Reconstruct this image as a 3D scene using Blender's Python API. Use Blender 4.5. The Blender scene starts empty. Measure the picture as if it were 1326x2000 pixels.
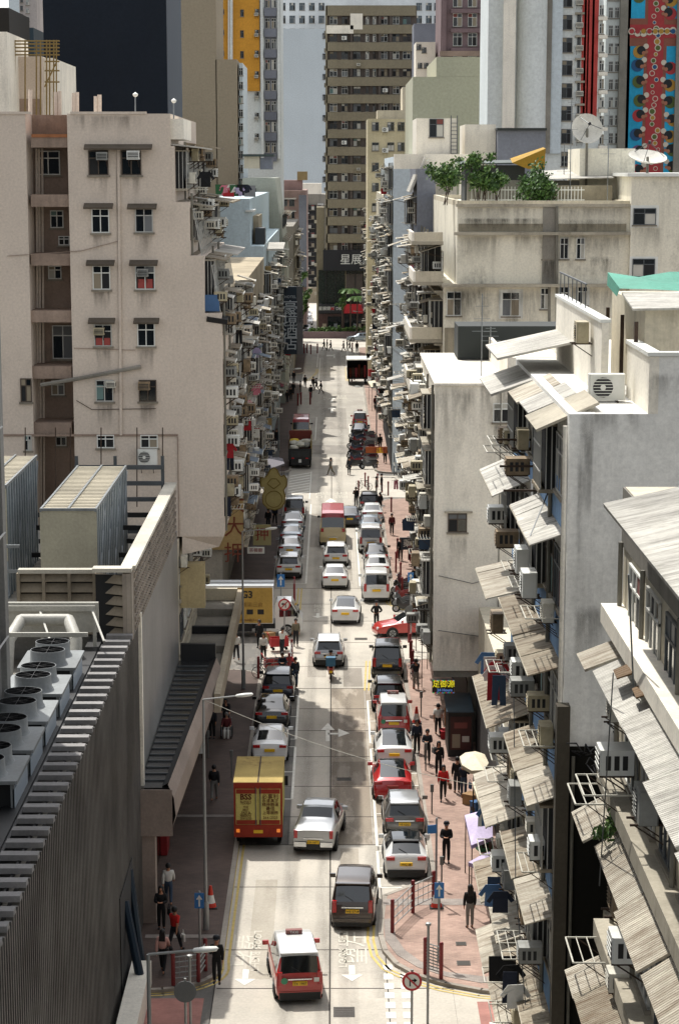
import bpy, bmesh, math, random
from mathutils import Vector, Matrix
random.seed(7)
rnd = random.random
def ru(a, b): return a + (b - a) * rnd()
scn = bpy.context.scene
COL = scn.collection
# ------------------------------------------------------------------ camera
FPX, PCY, CAMH = 4500.0, 1250.0, 29.0
PIT = math.atan(920 / FPX); YAW = math.atan(13 / FPX)
cp_, sp_, cr_, sr_ = math.cos(PIT), math.sin(PIT), math.cos(YAW), math.sin(YAW)
FW = Vector((sr_ * cp_, cr_ * cp_, -sp_)); RT = Vector((cr_, -sr_, 0)); UP = Vector((sr_ * sp_, cr_ * sp_, cp_))
def ray(px, py): return FW + RT * ((px - 663) / FPX) + UP * ((PCY - py) / FPX)
def G(px, py, z=0.0):
    d = ray(px, py); t = (z - CAMH) / d.z
    return Vector((d.x * t, d.y * t, z))
def W(px, py, Y):
    d = ray(px, py); t = Y / d.y
    return Vector((d.x * t, Y, CAMH + d.z * t))
def XP(px, py, X):
    d = ray(px, py); t = X / d.x
    return Vector((X, d.y * t, CAMH + d.z * t))
cam = bpy.data.cameras.new("camera"); camo = bpy.data.objects.new("camera", cam); COL.objects.link(camo)
camo.location = (0, 0, CAMH); camo.rotation_euler = (math.pi / 2 - PIT, 0, -YAW)
cam.sensor_fit = 'VERTICAL'; cam.sensor_height = 36; cam.lens = 36 * FPX / 2000
cam.shift_y = (PCY - 1000) / 2000; cam.clip_start = 1; cam.clip_end = 5000
scn.camera = camo
# ------------------------------------------------------------------ light
SUN = Vector((-0.25, 0.52, 1.0)).normalized()
w = bpy.data.worlds.new("World"); scn.world = w; w.use_nodes = True
nt = w.node_tree; bg = nt.nodes["Background"]
sky = nt.nodes.new("ShaderNodeTexSky"); sky.sky_type = 'NISHITA'; sky.sun_disc = False
sky.sun_elevation = math.asin(SUN.z); sky.sun_rotation = math.atan2(SUN.x, SUN.y) % (2 * math.pi)
sky.air_density = 1.0; sky.dust_density = 2.5; sky.ozone_density = 1.0
hs = nt.nodes.new('ShaderNodeHueSaturation'); hs.inputs['Saturation'].default_value = .2; hs.inputs['Value'].default_value = 1.65; nt.links.new(sky.outputs[0], hs.inputs['Color']); nt.links.new(hs.outputs[0], bg.inputs[0]); bg.inputs[1].default_value = 0.15
sl = bpy.data.lights.new("sun", 'SUN'); sl.energy = 4.8; sl.angle = math.radians(0.55); sl.color = (1.0, 0.96, 0.89)
so = bpy.data.objects.new("sun", sl); COL.objects.link(so)
so.rotation_euler = SUN.to_track_quat('Z', 'Y').to_euler(); so.location = (-30, 60, 120)
scn.view_settings.view_transform = 'Standard'; scn.view_settings.look = 'None'; scn.view_settings.exposure = 0
# ------------------------------------------------------------------ materials
def lin(h):
    if isinstance(h, (tuple, list)): return tuple(h[:3])
    h = h.lstrip('#'); r = []
    for i in (0, 2, 4):
        c = int(h[i:i + 2], 16) / 255; r.append(c / 12.92 if c <= .04045 else ((c + .055) / 1.055) ** 2.4)
    return tuple(r)
MATS = {}
def mat(name, col, rough=.6, metal=0., coat=0., emit=0., dirt=0., spec=.5, alpha=1., objrand=0.):
    """plain procedural material: base colour broken up by two noises (dirt)"""
    if name in MATS: return MATS[name]
    m = bpy.data.materials.new(name); m.use_nodes = True; MATS[name] = m
    n = m.node_tree.nodes; L = m.node_tree.links; b = n["Principled BSDF"]
    c = lin(col); b.inputs['Base Color'].default_value = (*c, 1)
    b.inputs['Roughness'].default_value = rough; b.inputs['Metallic'].default_value = metal
    b.inputs['Specular IOR Level'].default_value = spec
    if coat: b.inputs['Coat Weight'].default_value = coat; b.inputs['Coat Roughness'].default_value = .05
    if emit: b.inputs['Emission Color'].default_value = (*c, 1); b.inputs['Emission Strength'].default_value = emit
    if dirt:
        tc = n.new('ShaderNodeTexCoord'); no = n.new('ShaderNodeTexNoise'); no.inputs['Scale'].default_value = 2.3
        no.inputs['Detail'].default_value = 6; no.inputs['Roughness'].default_value = .65
        L.new(tc.outputs['Object'], no.inputs['Vector'])
        rp = n.new('ShaderNodeValToRGB'); rp.color_ramp.elements[0].position = .3; rp.color_ramp.elements[1].position = .7
        k = 1 - dirt; rp.color_ramp.elements[0].color = (c[0] * k, c[1] * k, c[2] * k * .95, 1); rp.color_ramp.elements[1].color = (*c, 1)
        L.new(no.outputs['Fac'], rp.inputs['Fac']); L.new(rp.outputs['Color'], b.inputs['Base Color'])
    return m
def wall(name, col, dirt=.45, streak=.5, stain='#3b352b', scale=1., bump=.25, rough=.88, blotch=.25, damp=0.):
    """weathered render / concrete: world-space blotches, vertical rain streaks, black mould patches, fine grain"""
    if name in MATS: return MATS[name]
    m = bpy.data.materials.new(name); m.use_nodes = True; MATS[name] = m
    n = m.node_tree.nodes; L = m.node_tree.links; b = n["Principled BSDF"]
    b.inputs['Roughness'].default_value = rough; b.inputs['Specular IOR Level'].default_value = .25
    geo = n.new('ShaderNodeNewGeometry'); c = lin(col); s = lin(stain)
    def noise(sc, vec, det=5, ro=.6):
        mp = n.new('ShaderNodeMapping'); mp.inputs['Scale'].default_value = vec; L.new(geo.outputs['Position'], mp.inputs['Vector'])
        q = n.new('ShaderNodeTexNoise'); q.inputs['Scale'].default_value = sc * scale; q.inputs['Detail'].default_value = det; q.inputs['Roughness'].default_value = ro
        L.new(mp.outputs[0], q.inputs['Vector']); return q.outputs['Fac']
    def ramp(f, a, bb, v0=0., v1=1.):
        r = n.new('ShaderNodeMapRange'); r.inputs[1].default_value = a; r.inputs[2].default_value = bb; r.inputs[3].default_value = v0; r.inputs[4].default_value = v1
        L.new(f, r.inputs[0]); return r.outputs[0]
    def mix(f, A, B, kind='MIX'):
        x = n.new('ShaderNodeMix'); x.data_type = 'RGBA'; x.blend_type = kind; L.new(f, x.inputs[0]) if not isinstance(f, float) else setattr(x.inputs[0], 'default_value', f)
        for i, v in ((6, A), (7, B)):
            if isinstance(v, tuple): x.inputs[i].default_value = (*v, 1)
            else: L.new(v, x.inputs[i])
        return x.outputs[2]
    light = tuple(min(.9, v * (1 + blotch * .5)) for v in c); dark = tuple(v * (1 - blotch) for v in c)
    col1 = mix(ramp(noise(.22, (1, 1, 1)), .35, .65), dark, light)
    st = ramp(noise(1.1, (1.4, 1.4, .09), 6, .7), .52, .8, 0, streak)
    col2 = mix(st, col1, tuple(.6 * a * .5 + .5 * q for a, q in zip(c, s)))
    mo = n.new('ShaderNodeMath'); mo.operation = 'MULTIPLY'
    L.new(ramp(noise(.35, (1, 1, .8), 8, .72), .5, .72, 0, dirt), mo.inputs[0]); L.new(ramp(noise(2.2, (1, 1, .35), 8, .75), .4, .62), mo.inputs[1])
    col3 = mix(mo.outputs[0], col2, s)
    gr = ramp(noise(9, (1, 1, 1), 3, .7), .3, .7, .88, 1.1)
    cm = n.new('ShaderNodeVectorMath'); cm.operation = 'SCALE'; L.new(col3, cm.inputs[0]); L.new(gr, cm.inputs['Scale'])
    L.new(cm.outputs[0], b.inputs['Base Color'])
    if bump:
        bu = n.new('ShaderNodeBump'); bu.inputs['Strength'].default_value = bump; bu.inputs['Distance'].default_value = .03
        L.new(noise(5, (1, 1, 1), 6, .7), bu.inputs['Height']); L.new(bu.outputs[0], b.inputs['Normal'])
    return m
def corr(name, col, axis='Y', pitch=14., rust='#6a5238', rustk=.5):
    """corrugated sheet, ribs along world X (axis Y varies)"""
    if name in MATS: return MATS[name]
    m = wall(name, col, dirt=rustk, streak=.15, stain=rust, bump=0, rough=.75, blotch=.3)
    n = m.node_tree.nodes; L = m.node_tree.links; b = n["Principled BSDF"]
    src = b.inputs['Base Color'].links[0].from_socket; g2 = n.new('ShaderNodeNewGeometry'); mp = n.new('ShaderNodeMapping'); mp.inputs['Scale'].default_value = (.45, 2.6, .45); L.new(g2.outputs['Position'], mp.inputs['Vector'])
    no = n.new('ShaderNodeTexNoise'); no.inputs['Scale'].default_value = 1.5; no.inputs['Detail'].default_value = 9; no.inputs['Roughness'].default_value = .72; L.new(mp.outputs[0], no.inputs['Vector'])
    mr = n.new('ShaderNodeMapRange'); mr.inputs[1].default_value = .44; mr.inputs[2].default_value = .66; mr.inputs[4].default_value = min(.95, rustk * 1.1); L.new(no.outputs['Fac'], mr.inputs[0])
    mx = n.new('ShaderNodeMix'); mx.data_type = 'RGBA'; L.new(mr.outputs[0], mx.inputs[0]); L.new(src, mx.inputs[6]); mx.inputs[7].default_value = (*[v * .7 for v in lin(rust)], 1); L.new(mx.outputs[2], b.inputs['Base Color'])
    geo = n.new('ShaderNodeNewGeometry'); sx = n.new('ShaderNodeSeparateXYZ'); L.new(geo.outputs['Position'], sx.inputs[0])
    k = n.new('ShaderNodeMath'); k.operation = 'MULTIPLY'; k.inputs[1].default_value = pitch * 2.2; L.new(sx.outputs[axis], k.inputs[0])
    s = n.new('ShaderNodeMath'); s.operation = 'SINE'; L.new(k.outputs[0], s.inputs[0])
    bu = n.new('ShaderNodeBump'); bu.inputs['Strength'].default_value = .8; bu.inputs['Distance'].default_value = .02
    L.new(s.outputs[0], bu.inputs['Height']); L.new(bu.outputs[0], b.inputs['Normal'])
    return m
# ------------------------------------------------------------------ mesh building
class MB:
    def __init__(s): s.v = []; s.f = []; s.m = []; s.mats = []
    def mi(s, m):
        if m not in s.mats: s.mats.append(m)
        return s.mats.index(m)
    def add(s, vs, fs, m, T=None):
        o = len(s.v); k = s.mi(m)
        s.v += [tuple(T @ Vector(p)) for p in vs] if T is not None else [tuple(p) for p in vs]
        s.f += [tuple(i + o for i in f) for f in fs]; s.m += [k] * len(fs); return s
    def box(s, x0, x1, y0, y1, z0, z1, m, T=None, bev=0.):
        if x0 > x1: x0, x1 = x1, x0
        if y0 > y1: y0, y1 = y1, y0
        if z0 > z1: z0, z1 = z1, z0
        if bev:
            e = min(bev, (x1 - x0) * .45, (y1 - y0) * .45)
            P = [(x0 + e, y0), (x1 - e, y0), (x1, y0 + e), (x1, y1 - e), (x1 - e, y1), (x0 + e, y1), (x0, y1 - e), (x0, y0 + e)]
            return s.prism(P, z0, z1, m, T)
        vs = [(x0, y0, z0), (x1, y0, z0), (x1, y1, z0), (x0, y1, z0), (x0, y0, z1), (x1, y0, z1), (x1, y1, z1), (x0, y1, z1)]
        return s.add(vs, [(3, 2, 1, 0), (4, 5, 6, 7), (0, 1, 5, 4), (1, 2, 6, 5), (2, 3, 7, 6), (3, 0, 4, 7)], m, T)
    def prism(s, P, z0, z1, m, T=None):
        n = len(P); vs = [(p[0], p[1], z0) for p in P] + [(p[0], p[1], z1) for p in P]
        a = sum(P[i][0] * P[(i + 1) % n][1] - P[(i + 1) % n][0] * P[i][1] for i in range(n))
        fs = [tuple(range(n))[::-1], tuple(range(n, 2 * n))] + [(i, (i + 1) % n, (i + 1) % n + n, i + n) for i in range(n)]
        if a < 0: fs = [f[::-1] for f in fs]
        return s.add(vs, fs, m, T)
    def quad(s, a, b, c, d, m, T=None): return s.add([a, b, c, d], [(0, 1, 2, 3)], m, T)
    def slab(s, a, b, c, d, t, m, T=None):
        """thick quad; extruded by t along -normal"""
        a, b, c, d = map(Vector, (a, b, c, d)); n = (b - a).cross(d - a).normalized() * -t
        vs = [a, b, c, d, a + n, b + n, c + n, d + n]
        return s.add(vs, [(0, 1, 2, 3), (7, 6, 5, 4), (1, 0, 4, 5), (2, 1, 5, 6), (3, 2, 6, 7), (0, 3, 7, 4)], m, T)
    def cyl(s, a, b, r, m, n=8, r2=None, cap=True, T=None):
        a = Vector(a); b = Vector(b); d = (b - a).normalized(); r2 = r if r2 is None else r2
        u = d.orthogonal().normalized(); w_ = d.cross(u); vs = []
        for P, R_ in ((a, r), (b, r2)):
            for i in range(n):
                t = 2 * math.pi * i / n; vs.append(P + (u * math.cos(t) + w_ * math.sin(t)) * R_)
        fs = [(i, (i + 1) % n, (i + 1) % n + n, i + n) for i in range(n)]
        if cap: fs += [tuple(range(n))[::-1], tuple(range(n, 2 * n))]
        return s.add(vs, fs, m, T)
    def tube(s, P, r, m, n=5, T=None, closed=False):
        P = [Vector(p) for p in P]; L = len(P)
        for i in range(L if closed else L - 1): s.cyl(P[i], P[(i + 1) % L], r, m, n, T=T)
        return s
    def lathe(s, prof, m, n=16, T=None, c=(0, 0)):
        vs = []; k = len(prof)
        for i in range(n):
            t = 2 * math.pi * i / n
            for r, z in prof: vs.append((c[0] + r * math.cos(t), c[1] + r * math.sin(t), z))
        fs = [(i * k + j, ((i + 1) % n) * k + j, ((i + 1) % n) * k + j + 1, i * k + j + 1) for i in range(n) for j in range(k - 1)]
        return s.add(vs, fs, m, T)
    def torus(s, c, R_, r, m, axis='X', n=18, k=7, T=None):
        vs = []
        for i in range(n):
            a = 2 * math.pi * i / n
            for j in range(k):
                b = 2 * math.pi * j / k; q = R_ + r * math.cos(b); h = r * math.sin(b)
                p = {'X': (h, q * math.cos(a), q * math.sin(a)), 'Z': (q * math.cos(a), q * math.sin(a), h), 'Y': (q * math.cos(a), h, q * math.sin(a))}[axis]
                vs.append((c[0] + p[0], c[1] + p[1], c[2] + p[2]))
        fs = [(i * k + j, ((i + 1) % n) * k + j, ((i + 1) % n) * k + (j + 1) % k, i * k + (j + 1) % k) for i in range(n) for j in range(k)]
        return s.add(vs, fs, m, T)
    def mesh(s, name, off=None, smooth=0.):
        me = bpy.data.meshes.new(name); v = s.v if off is None else [(p[0] - off[0], p[1] - off[1], p[2] - off[2]) for p in s.v]
        me.from_pydata(v, [], s.f); me.polygons.foreach_set('material_index', s.m)
        for q in s.mats: me.materials.append(q)
        if smooth:
            me.polygons.foreach_set('use_smooth', [True] * len(s.f)); me.set_sharp_from_angle(angle=math.radians(smooth))
        me.update(); return me
    def build(s, name, parent=None, smooth=0., world=True):
        off = None
        if parent is not None and world: off = parent['_o'] if '_o' in parent else (0, 0, 0)
        o = bpy.data.objects.new(name, s.mesh(name, off, smooth)); COL.objects.link(o)
        if parent is not None:
            o.parent = parent
            if world and '_o' in parent: o['_o'] = parent['_o']
        return o
def tag(o, label, cat, group=None):
    o['label'] = label; o['category'] = cat
    if group: o['group'] = group
    return o
def thing(name, label, cat, loc=(0, 0, 0), rz=0., group=None, world=False):
    """an Empty at the thing's base that parents its parts; world=True: parts are given in world coordinates"""
    o = bpy.data.objects.new(name, None); COL.objects.link(o); o.empty_display_size = .2
    o.location = loc; o.rotation_euler = (0, 0, rz)
    if world: o['_o'] = tuple(loc)
    return tag(o, label, cat, group)
def struct(o): o['kind'] = 'structure'; return o
def place(me, name, parent, loc, rz=0., rx=0., ry=0.):
    """a part sharing mesh me; loc in the parent's space"""
    o = bpy.data.objects.new(name, me); COL.objects.link(o); o.parent = parent; o.location = loc; o.rotation_euler = (rx, ry, rz); return o
def dup(root, loc, rz, label, group=None):
    r = root.copy(); COL.objects.link(r); r.location = loc; r.rotation_euler = (0, 0, rz); r['label'] = label
    if group: r['group'] = group
    for ch in list(root.children):
        c = ch.copy(); COL.objects.link(c); c.parent = r
        for g in list(ch.children):
            d = g.copy(); COL.objects.link(d); d.parent = c
    return r
TMPS = bpy.data.scenes.new('tmp_eval')
def evalmesh(o):
    """evaluate one object (text, skin) in a scratch scene so the big scene is not re-evaluated"""
    TMPS.collection.objects.link(o); vl = TMPS.view_layers[0]
    with bpy.context.temp_override(scene=TMPS, view_layer=vl):
        dg = bpy.context.evaluated_depsgraph_get(); dg.update(); me = bpy.data.meshes.new_from_object(o.evaluated_get(dg))
    bpy.data.objects.remove(o); return me
_txt = {}
def text_mesh(body, size, m, ext=0.004, align='CENTER', bold=0., sp=1., lsp=1.):
    cu = bpy.data.curves.new('lettering', 'FONT'); cu.body = body; cu.size = size; cu.extrude = ext; cu.align_x = align; cu.align_y = 'CENTER'
    cu.offset = bold if all(ord(c) < 256 for c in body) else 0; cu.space_character = sp; cu.space_line = lsp; cu.resolution_u = 2
    me = evalmesh(bpy.data.objects.new('tmp', cu))
    bpy.data.curves.remove(cu)
    me.materials.clear(); me.materials.append(m); me.name = 'lettering'
    return me
def text(body, size, m, parent, loc, rot=(math.pi / 2, 0, 0), name='lettering', **k):
    """loc in parent's space (world if the parent was made with world=True)"""
    o = bpy.data.objects.new(name, text_mesh(body, size, m, **k)); COL.objects.link(o); o.parent = parent
    if parent is not None and '_o' in parent: loc = Vector(loc) - Vector(parent['_o'])
    o.location = loc; o.rotation_euler = rot
    return o
# ------------------------------------------------------------------ common palette
WHITE = mat('white_paint', '#dfe0dc', .5, dirt=.12); OFFW = mat('ac_casing', '#d9d5c8', .55, dirt=.3)
DARK = mat('dark_void', '#1b1c1e', .8, dirt=.3); BLACK = mat('black_plastic', '#17181a', .5); TYRE = mat('tyre_rubber', '#121212', .85, dirt=.2)
GLASS = mat('window_glass', '#141a1e', .08, spec=.6); CARGL = mat('car_glass', '#12181c', .04, spec=1.); GLBL = mat('window_glass_blue', '#31434f', .1)
STEEL = mat('galvanised_steel', '#8b9094', .45, metal=.6, dirt=.3); GREYM = mat('grey_metal', '#5a5f63', .5, metal=.3, dirt=.3)
CHROME = mat('chrome', '#c8cacc', .2, metal=1.); RED = mat('red_paint', '#8e1f24', .5, dirt=.25); YPLATE = mat('yellow_plate', '#e2b417', .5)
PLATEW = mat('plate_white', '#d9d9d2', .5); TAIL = mat('tail_light_red', '#a80f12', .25, coat=.6); PIPEM = mat('pipe_grey', '#7d7a70', .7, dirt=.4)
ALU = mat('alu_frame', '#b9b9b4', .45, metal=.4); RACK = mat('rack_white_rod', '#c9c6ba', .5, dirt=.3); RUSTY = mat('rusty_iron', '#4a3a2e', .85, dirt=.5)
CURT = [mat('curtain_beige', '#8d8371', .9), mat('curtain_red', '#7a4640', .9), mat('curtain_teal', '#66807d', .9), mat('curtain_grey', '#6f7274', .9), mat('curtain_white', '#b9b7ae', .9)]
# ------------------------------------------------------------------ ground, roads, pavements
def road_mat(name, col, stain='#5c5145', k=.5, light='#c9bfae', lk=.3, rough=.85):
    if name in MATS: return MATS[name]
    m = wall(name, col, dirt=k, streak=0., stain=stain, scale=.9, bump=.15, rough=rough, blotch=.12)
    n = m.node_tree.nodes; L = m.node_tree.links; b = n["Principled BSDF"]
    src = b.inputs['Base Color'].links[0].from_socket
    geo = n.new('ShaderNodeNewGeometry'); mp = n.new('ShaderNodeMapping'); mp.inputs['Scale'].default_value = (1, .22, 1); L.new(geo.outputs['Position'], mp.inputs['Vector'])
    no = n.new('ShaderNodeTexNoise'); no.inputs['Scale'].default_value = .9; no.inputs['Detail'].default_value = 7; no.inputs['Roughness'].default_value = .62; L.new(mp.outputs[0], no.inputs['Vector'])
    r = n.new('ShaderNodeMapRange'); r.inputs[1].default_value = .52; r.inputs[2].default_value = .6; r.inputs[4].default_value = lk; L.new(no.outputs['Fac'], r.inputs[0])
    x = n.new('ShaderNodeMix'); x.data_type = 'RGBA'; L.new(r.outputs[0], x.inputs[0]); L.new(src, x.inputs[6]); x.inputs[7].default_value = (*lin(light), 1); L.new(x.outputs[2], b.inputs['Base Color'])
    return m
def paving(name, c1, c2, mortar, sc=1.):
    if name in MATS: return MATS[name]
    m = bpy.data.materials.new(name); m.use_nodes = True; MATS[name] = m
    n = m.node_tree.nodes; L = m.node_tree.links; b = n["Principled BSDF"]; b.inputs['Roughness'].default_value = .85
    geo = n.new('ShaderNodeNewGeometry'); br = n.new('ShaderNodeTexBrick'); br.inputs['Scale'].default_value = 2.2 * sc
    br.inputs['Color1'].default_value = (*lin(c1), 1); br.inputs['Color2'].default_value = (*lin(c2), 1); br.inputs['Mortar'].default_value = (*lin(mortar), 1); br.inputs['Mortar Size'].default_value = .012
    L.new(geo.outputs['Position'], br.inputs['Vector'])
    no = n.new('ShaderNodeTexNoise'); no.inputs['Scale'].default_value = .55; no.inputs['Detail'].default_value = 8; no.inputs['Roughness'].default_value = .7; L.new(geo.outputs['Position'], no.inputs['Vector'])
    r = n.new('ShaderNodeMapRange'); r.inputs[1].default_value = .3; r.inputs[2].default_value = .7; r.inputs[3].default_value = .62; r.inputs[4].default_value = 1.25; L.new(no.outputs['Fac'], r.inputs[0])
    v = n.new('ShaderNodeVectorMath'); v.operation = 'SCALE'; L.new(br.outputs['Color'], v.inputs[0]); L.new(r.outputs[0], v.inputs['Scale']); L.new(v.outputs[0], b.inputs['Base Color'])
    return m
ASPH = road_mat('asphalt', '#6a6864', k=.5, light='#9c958b', lk=.35)
CONC = road_mat('road_concrete', '#b6b0a5', k=.25, light='#c2baac', lk=.3)
WORN = road_mat('road_concrete_worn', '#8d8273', k=.55, stain='#6b5d4c', light='#b9ae9f', lk=.7, rough=.7)
DARKA = road_mat('asphalt_dark', '#57555a', k=.4, light='#7f7b78', lk=.25)
PINK = paving('pink_paving', '#a58a7c', '#957a6d', '#8a7a70'); PINK_SHADE = paving('pink_paving_shaded', '#57473f', '#4d3f39', '#453a35'); KERB = wall('kerb_stone', '#9c958b', dirt=.4, streak=.1)  # left-hand paving is the pink tile with street shade put into its colour
TACT = paving('grey_paving', '#968d85', '#877e78', '#6f6963', 1.4)
LINE = mat('road_paint_white', '#e4e2da', .7, dirt=.25); YEL = mat('road_paint_yellow', '#cdb56a', .75, dirt=.35); JOINT = mat('joint_tar', '#3b3631', .9)
mb = MB(); mb.quad((-1600, -50, -.01), (1600, -50, -.01), (1600, 3000, -.01), (-1600, 3000, -.01), ASPH); struct(mb.build('ground'))
def sheet(name, x0, x1, y0, y1, z, m):
    q = MB(); q.quad((x0, y0, z), (x1, y0, z), (x1, y1, z), (x0, y1, z), m); return struct(q.build(name))
sheet('road', -4.3, 4.3, 20, 470, 0, road_mat('asphalt_far', '#a8a39a', k=.35, light='#b9b3a8', lk=.4))
sheet('road_slab', -4.3, 4.3, 40, 97, .004, CONC); sheet('road_slab', 4.31, 30, 40, 90, .004, CONC); sheet('road_slab', -30, -4.31, 40, 80, .004, ASPH)
sheet('road_slab', -1.9, -.13, 97.1, 128, .004, CONC); sheet('road_slab', -.1, 1.75, 97.1, 128, .004, WORN)
sheet('road_slab', -4.2, -1.95, 97.1, 128, .004, ASPH); sheet('road_slab', 1.8, 4.2, 97.1, 128, .004, WORN)
sheet('road_slab', -4.3, 4.3, 128.1, 160, .004, CONC); sheet('road_slab', -1.9, 1.75, 160.1, 205, .004, CONC); sheet('road_slab', -4.3, 4.3, 205.1, 236, .004, CONC)
sheet('side_road', -60, -4.31, 133, 151, .003, ASPH); sheet('side_road', 4.31, 60, 136, 151, .003, CONC)
sheet('side_road', -60, -4.31, 206, 221, .003, CONC); sheet('side_road', 4.31, 60, 206, 221, .003, CONC)
sheet('cross_road', -140, 140, 384, 412, .008, CONC); sheet('far_road', -5.2, -1.4, 412.1, 800, .008, CONC)
for x0, x1, y0, y1, c in ((.3, 1.1, 84, 96.5, '#a39b8e'), (-3.2, -2.3, 80, 92, '#aaa396'), (-1.5, -.4, 131, 139, '#a09a90'), (.6, 1.7, 128.5, 133.5, '#918a80'), (-.05, 1.6, 107, 111.5, '#7c7266'), (.2, 1.4, 163, 176, '#9b958b'), (-1.8, -.5, 178, 196, '#a19a8f'), (-3.5, 3.6, 238, 246, '#918c85'), (-1, 1.6, 262, 285, '#97928a')): sheet('road_patch', x0, x1, y0, y1, .0082, road_mat('patch_' + c[1:], c, k=.5, light='#b3aca0', lk=.3))
OIL = bpy.data.materials.new('tyre_film'); OIL.use_nodes = True; _n = OIL.node_tree.nodes; _l = OIL.node_tree.links; _n['Principled BSDF'].inputs['Base Color'].default_value = (.05, .045, .04, 1); _n['Principled BSDF'].inputs['Roughness'].default_value = .7
_g = _n.new('ShaderNodeTexCoord'); _s = _n.new('ShaderNodeSeparateXYZ'); _l.new(_g.outputs['Generated'], _s.inputs[0]); _q = _n.new('ShaderNodeNewGeometry'); _p = _n.new('ShaderNodeMapping'); _p.inputs['Scale'].default_value = (1.5, .12, 1); _l.new(_q.outputs['Position'], _p.inputs[0]); _t = _n.new('ShaderNodeTexNoise'); _t.inputs['Scale'].default_value = 1.6; _t.inputs['Detail'].default_value = 8; _t.inputs['Roughness'].default_value = .7; _l.new(_p.outputs[0], _t.inputs['Vector'])
def _m(op, a, b):
    x = _n.new('ShaderNodeMath'); x.operation = op; x.use_clamp = True
    for i, v in enumerate((a, b)): (_l.new(v, x.inputs[i]) if not isinstance(v, float) else setattr(x.inputs[i], 'default_value', v))
    return x.outputs[0]
_l.new(_m('MULTIPLY', _m('MULTIPLY', _m('MULTIPLY', _s.outputs['X'], _m('SUBTRACT', 1.0, _s.outputs['X'])), 4.0), _m('MULTIPLY', _m('SUBTRACT', _t.outputs['Fac'], .3), .7)), _n['Principled BSDF'].inputs['Alpha'])
for x, y0, y1 in ((-1.75, 72, 99), (-.35, 72, 99), (.55, 72, 99), (1.75, 78, 99), (-1.3, 99, 160), (.1, 99, 160), (.75, 99, 160), (-1.1, 160, 236), (.6, 160, 236), (-1.2, 236, 380), (.9, 236, 380), (2.9, 97, 130), (-3.1, 99, 128)): sheet('tyre_film', x - .4, x + .4, y0, y1, .0135, OIL)
mb = MB()   # slab joints
for y in (74.5, 79, 83.2, 91, 97.05, 101.5, 106.8, 112.5, 118, 123, 128.05, 134, 141, 148, 154, 160.05): mb.box(-4.2, 4.2, y - .03, y + .03, .0, .012, JOINT)
mb.box(-.15, -.09, 40, 235, 0, .0125, JOINT); mb.box(1.95, 1.99, 40, 97, 0, .012, JOINT); mb.box(-4.3, -4.26, 60, 235, 0, .01, JOINT)
struct(mb.build('road_joints'))
cov = mat('manhole_iron', '#4e4b47', .7, metal=.4, dirt=.3)
for px, py, sx, sy in ((672, 1977, .75, 1.0), (672, 1522, .7, .6), (660, 1021, 1.5, 1.6), (480, 1480, .6, .6), (705, 1248, .8, .7), (905, 1888, .5, .5), (900, 1850, .4, .4)):
    p = G(px, py); mb = MB(); z = .15 if px > 850 else .012; mb.box(p.x - sx / 2, p.x + sx / 2, p.y - sy / 2, p.y + sy / 2, .0, z, cov)
    for i in range(5): mb.box(p.x - sx * .42, p.x + sx * .42, p.y - sy * .4 + i * sy * .18, p.y - sy * .36 + i * sy * .18, z, z + .004, JOINT)
    struct(mb.build('manhole_cover'))
def pave(P, m=PINK, kerb=None):
    q = MB(); q.prism(P, -.2, .13, m); struct(q.build('pavement'))
    if kerb:
        k = MB()
        for a, b in zip(kerb, kerb[1:]):
            a = Vector((*a, 0)); b = Vector((*b, 0)); d = (b - a).normalized(); n = Vector((-d.y, d.x, 0)) * .1; e = d * .03
            k.prism([(a - n - e)[:2], (b - n + e)[:2], (b + n + e)[:2], (a + n - e)[:2]], -.2, .142, KERB)
        struct(k.build('kerb'))
def arc(cx, cy, r, a0, a1, n=8):
    return [(cx + r * math.cos(math.radians(a0 + (a1 - a0) * i / n)), cy + r * math.sin(math.radians(a0 + (a1 - a0) * i / n))) for i in range(n + 1)]
kl = arc(-6.6, 81, 2.4, -90, 0)                                  # left corner at the junction below
pave([(-30, 78.6)] + kl + [(-4.2, 130.6)] + arc(-6.2, 130.6, 2, 0, 90) + [(-30, 132.6)], PINK_SHADE, kerb=[(-20, 78.6)] + kl + [(-4.2, 130.6)] + arc(-6.2, 130.6, 2, 0, 90) + [(-30, 132.6)])
kr = [G(745, 1800)[:2], G(744, 1832)[:2], G(752, 1862)[:2], G(775, 1888)[:2], G(815, 1910)[:2], G(870, 1926)[:2], G(940, 1939)[:2], G(990, 1944)[:2]]
k2 = [(30, kr[-1][1])] + kr[::-1] + [(2.1, 89.5), (4.2, 92.0), (4.2, 133.6)] + arc(6.2, 133.6, 2, 180, 90) + [(30, 135.6)]
pave(k2, kerb=k2)
for side in (-1, 1):
    for a, b in ((152.5, 204.5), (222.5, 318), (333, 383)):
        xs = 4.2 * side; P = [(30 * side, a)] + [(xs + side * 2 - side * 2 * math.cos(t), a + 2 - 2 * math.sin(t)) for t in (math.pi / 2, 1.1, .6, 0)] + [(xs, b - 2), (xs + side * .6, b - .6), (xs + side * 2, b), (30 * side, b)]
        pave(P, PINK if side > 0 else PINK_SHADE, kerb=P[:-1] + [(30 * side, b)])
P = [(-60, 412.3), (-5.4, 412.3), (-5.4, 640), (-60, 640)]; pave(P, TACT, P[:3])
P = [(-1.3, 640), (-1.3, 412.3), (60, 412.3), (60, 640)]; pave(P, TACT, P[:3])
sheet('paving_band', 2.0, 8, 88.2, 89.0, .145, TACT)
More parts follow.
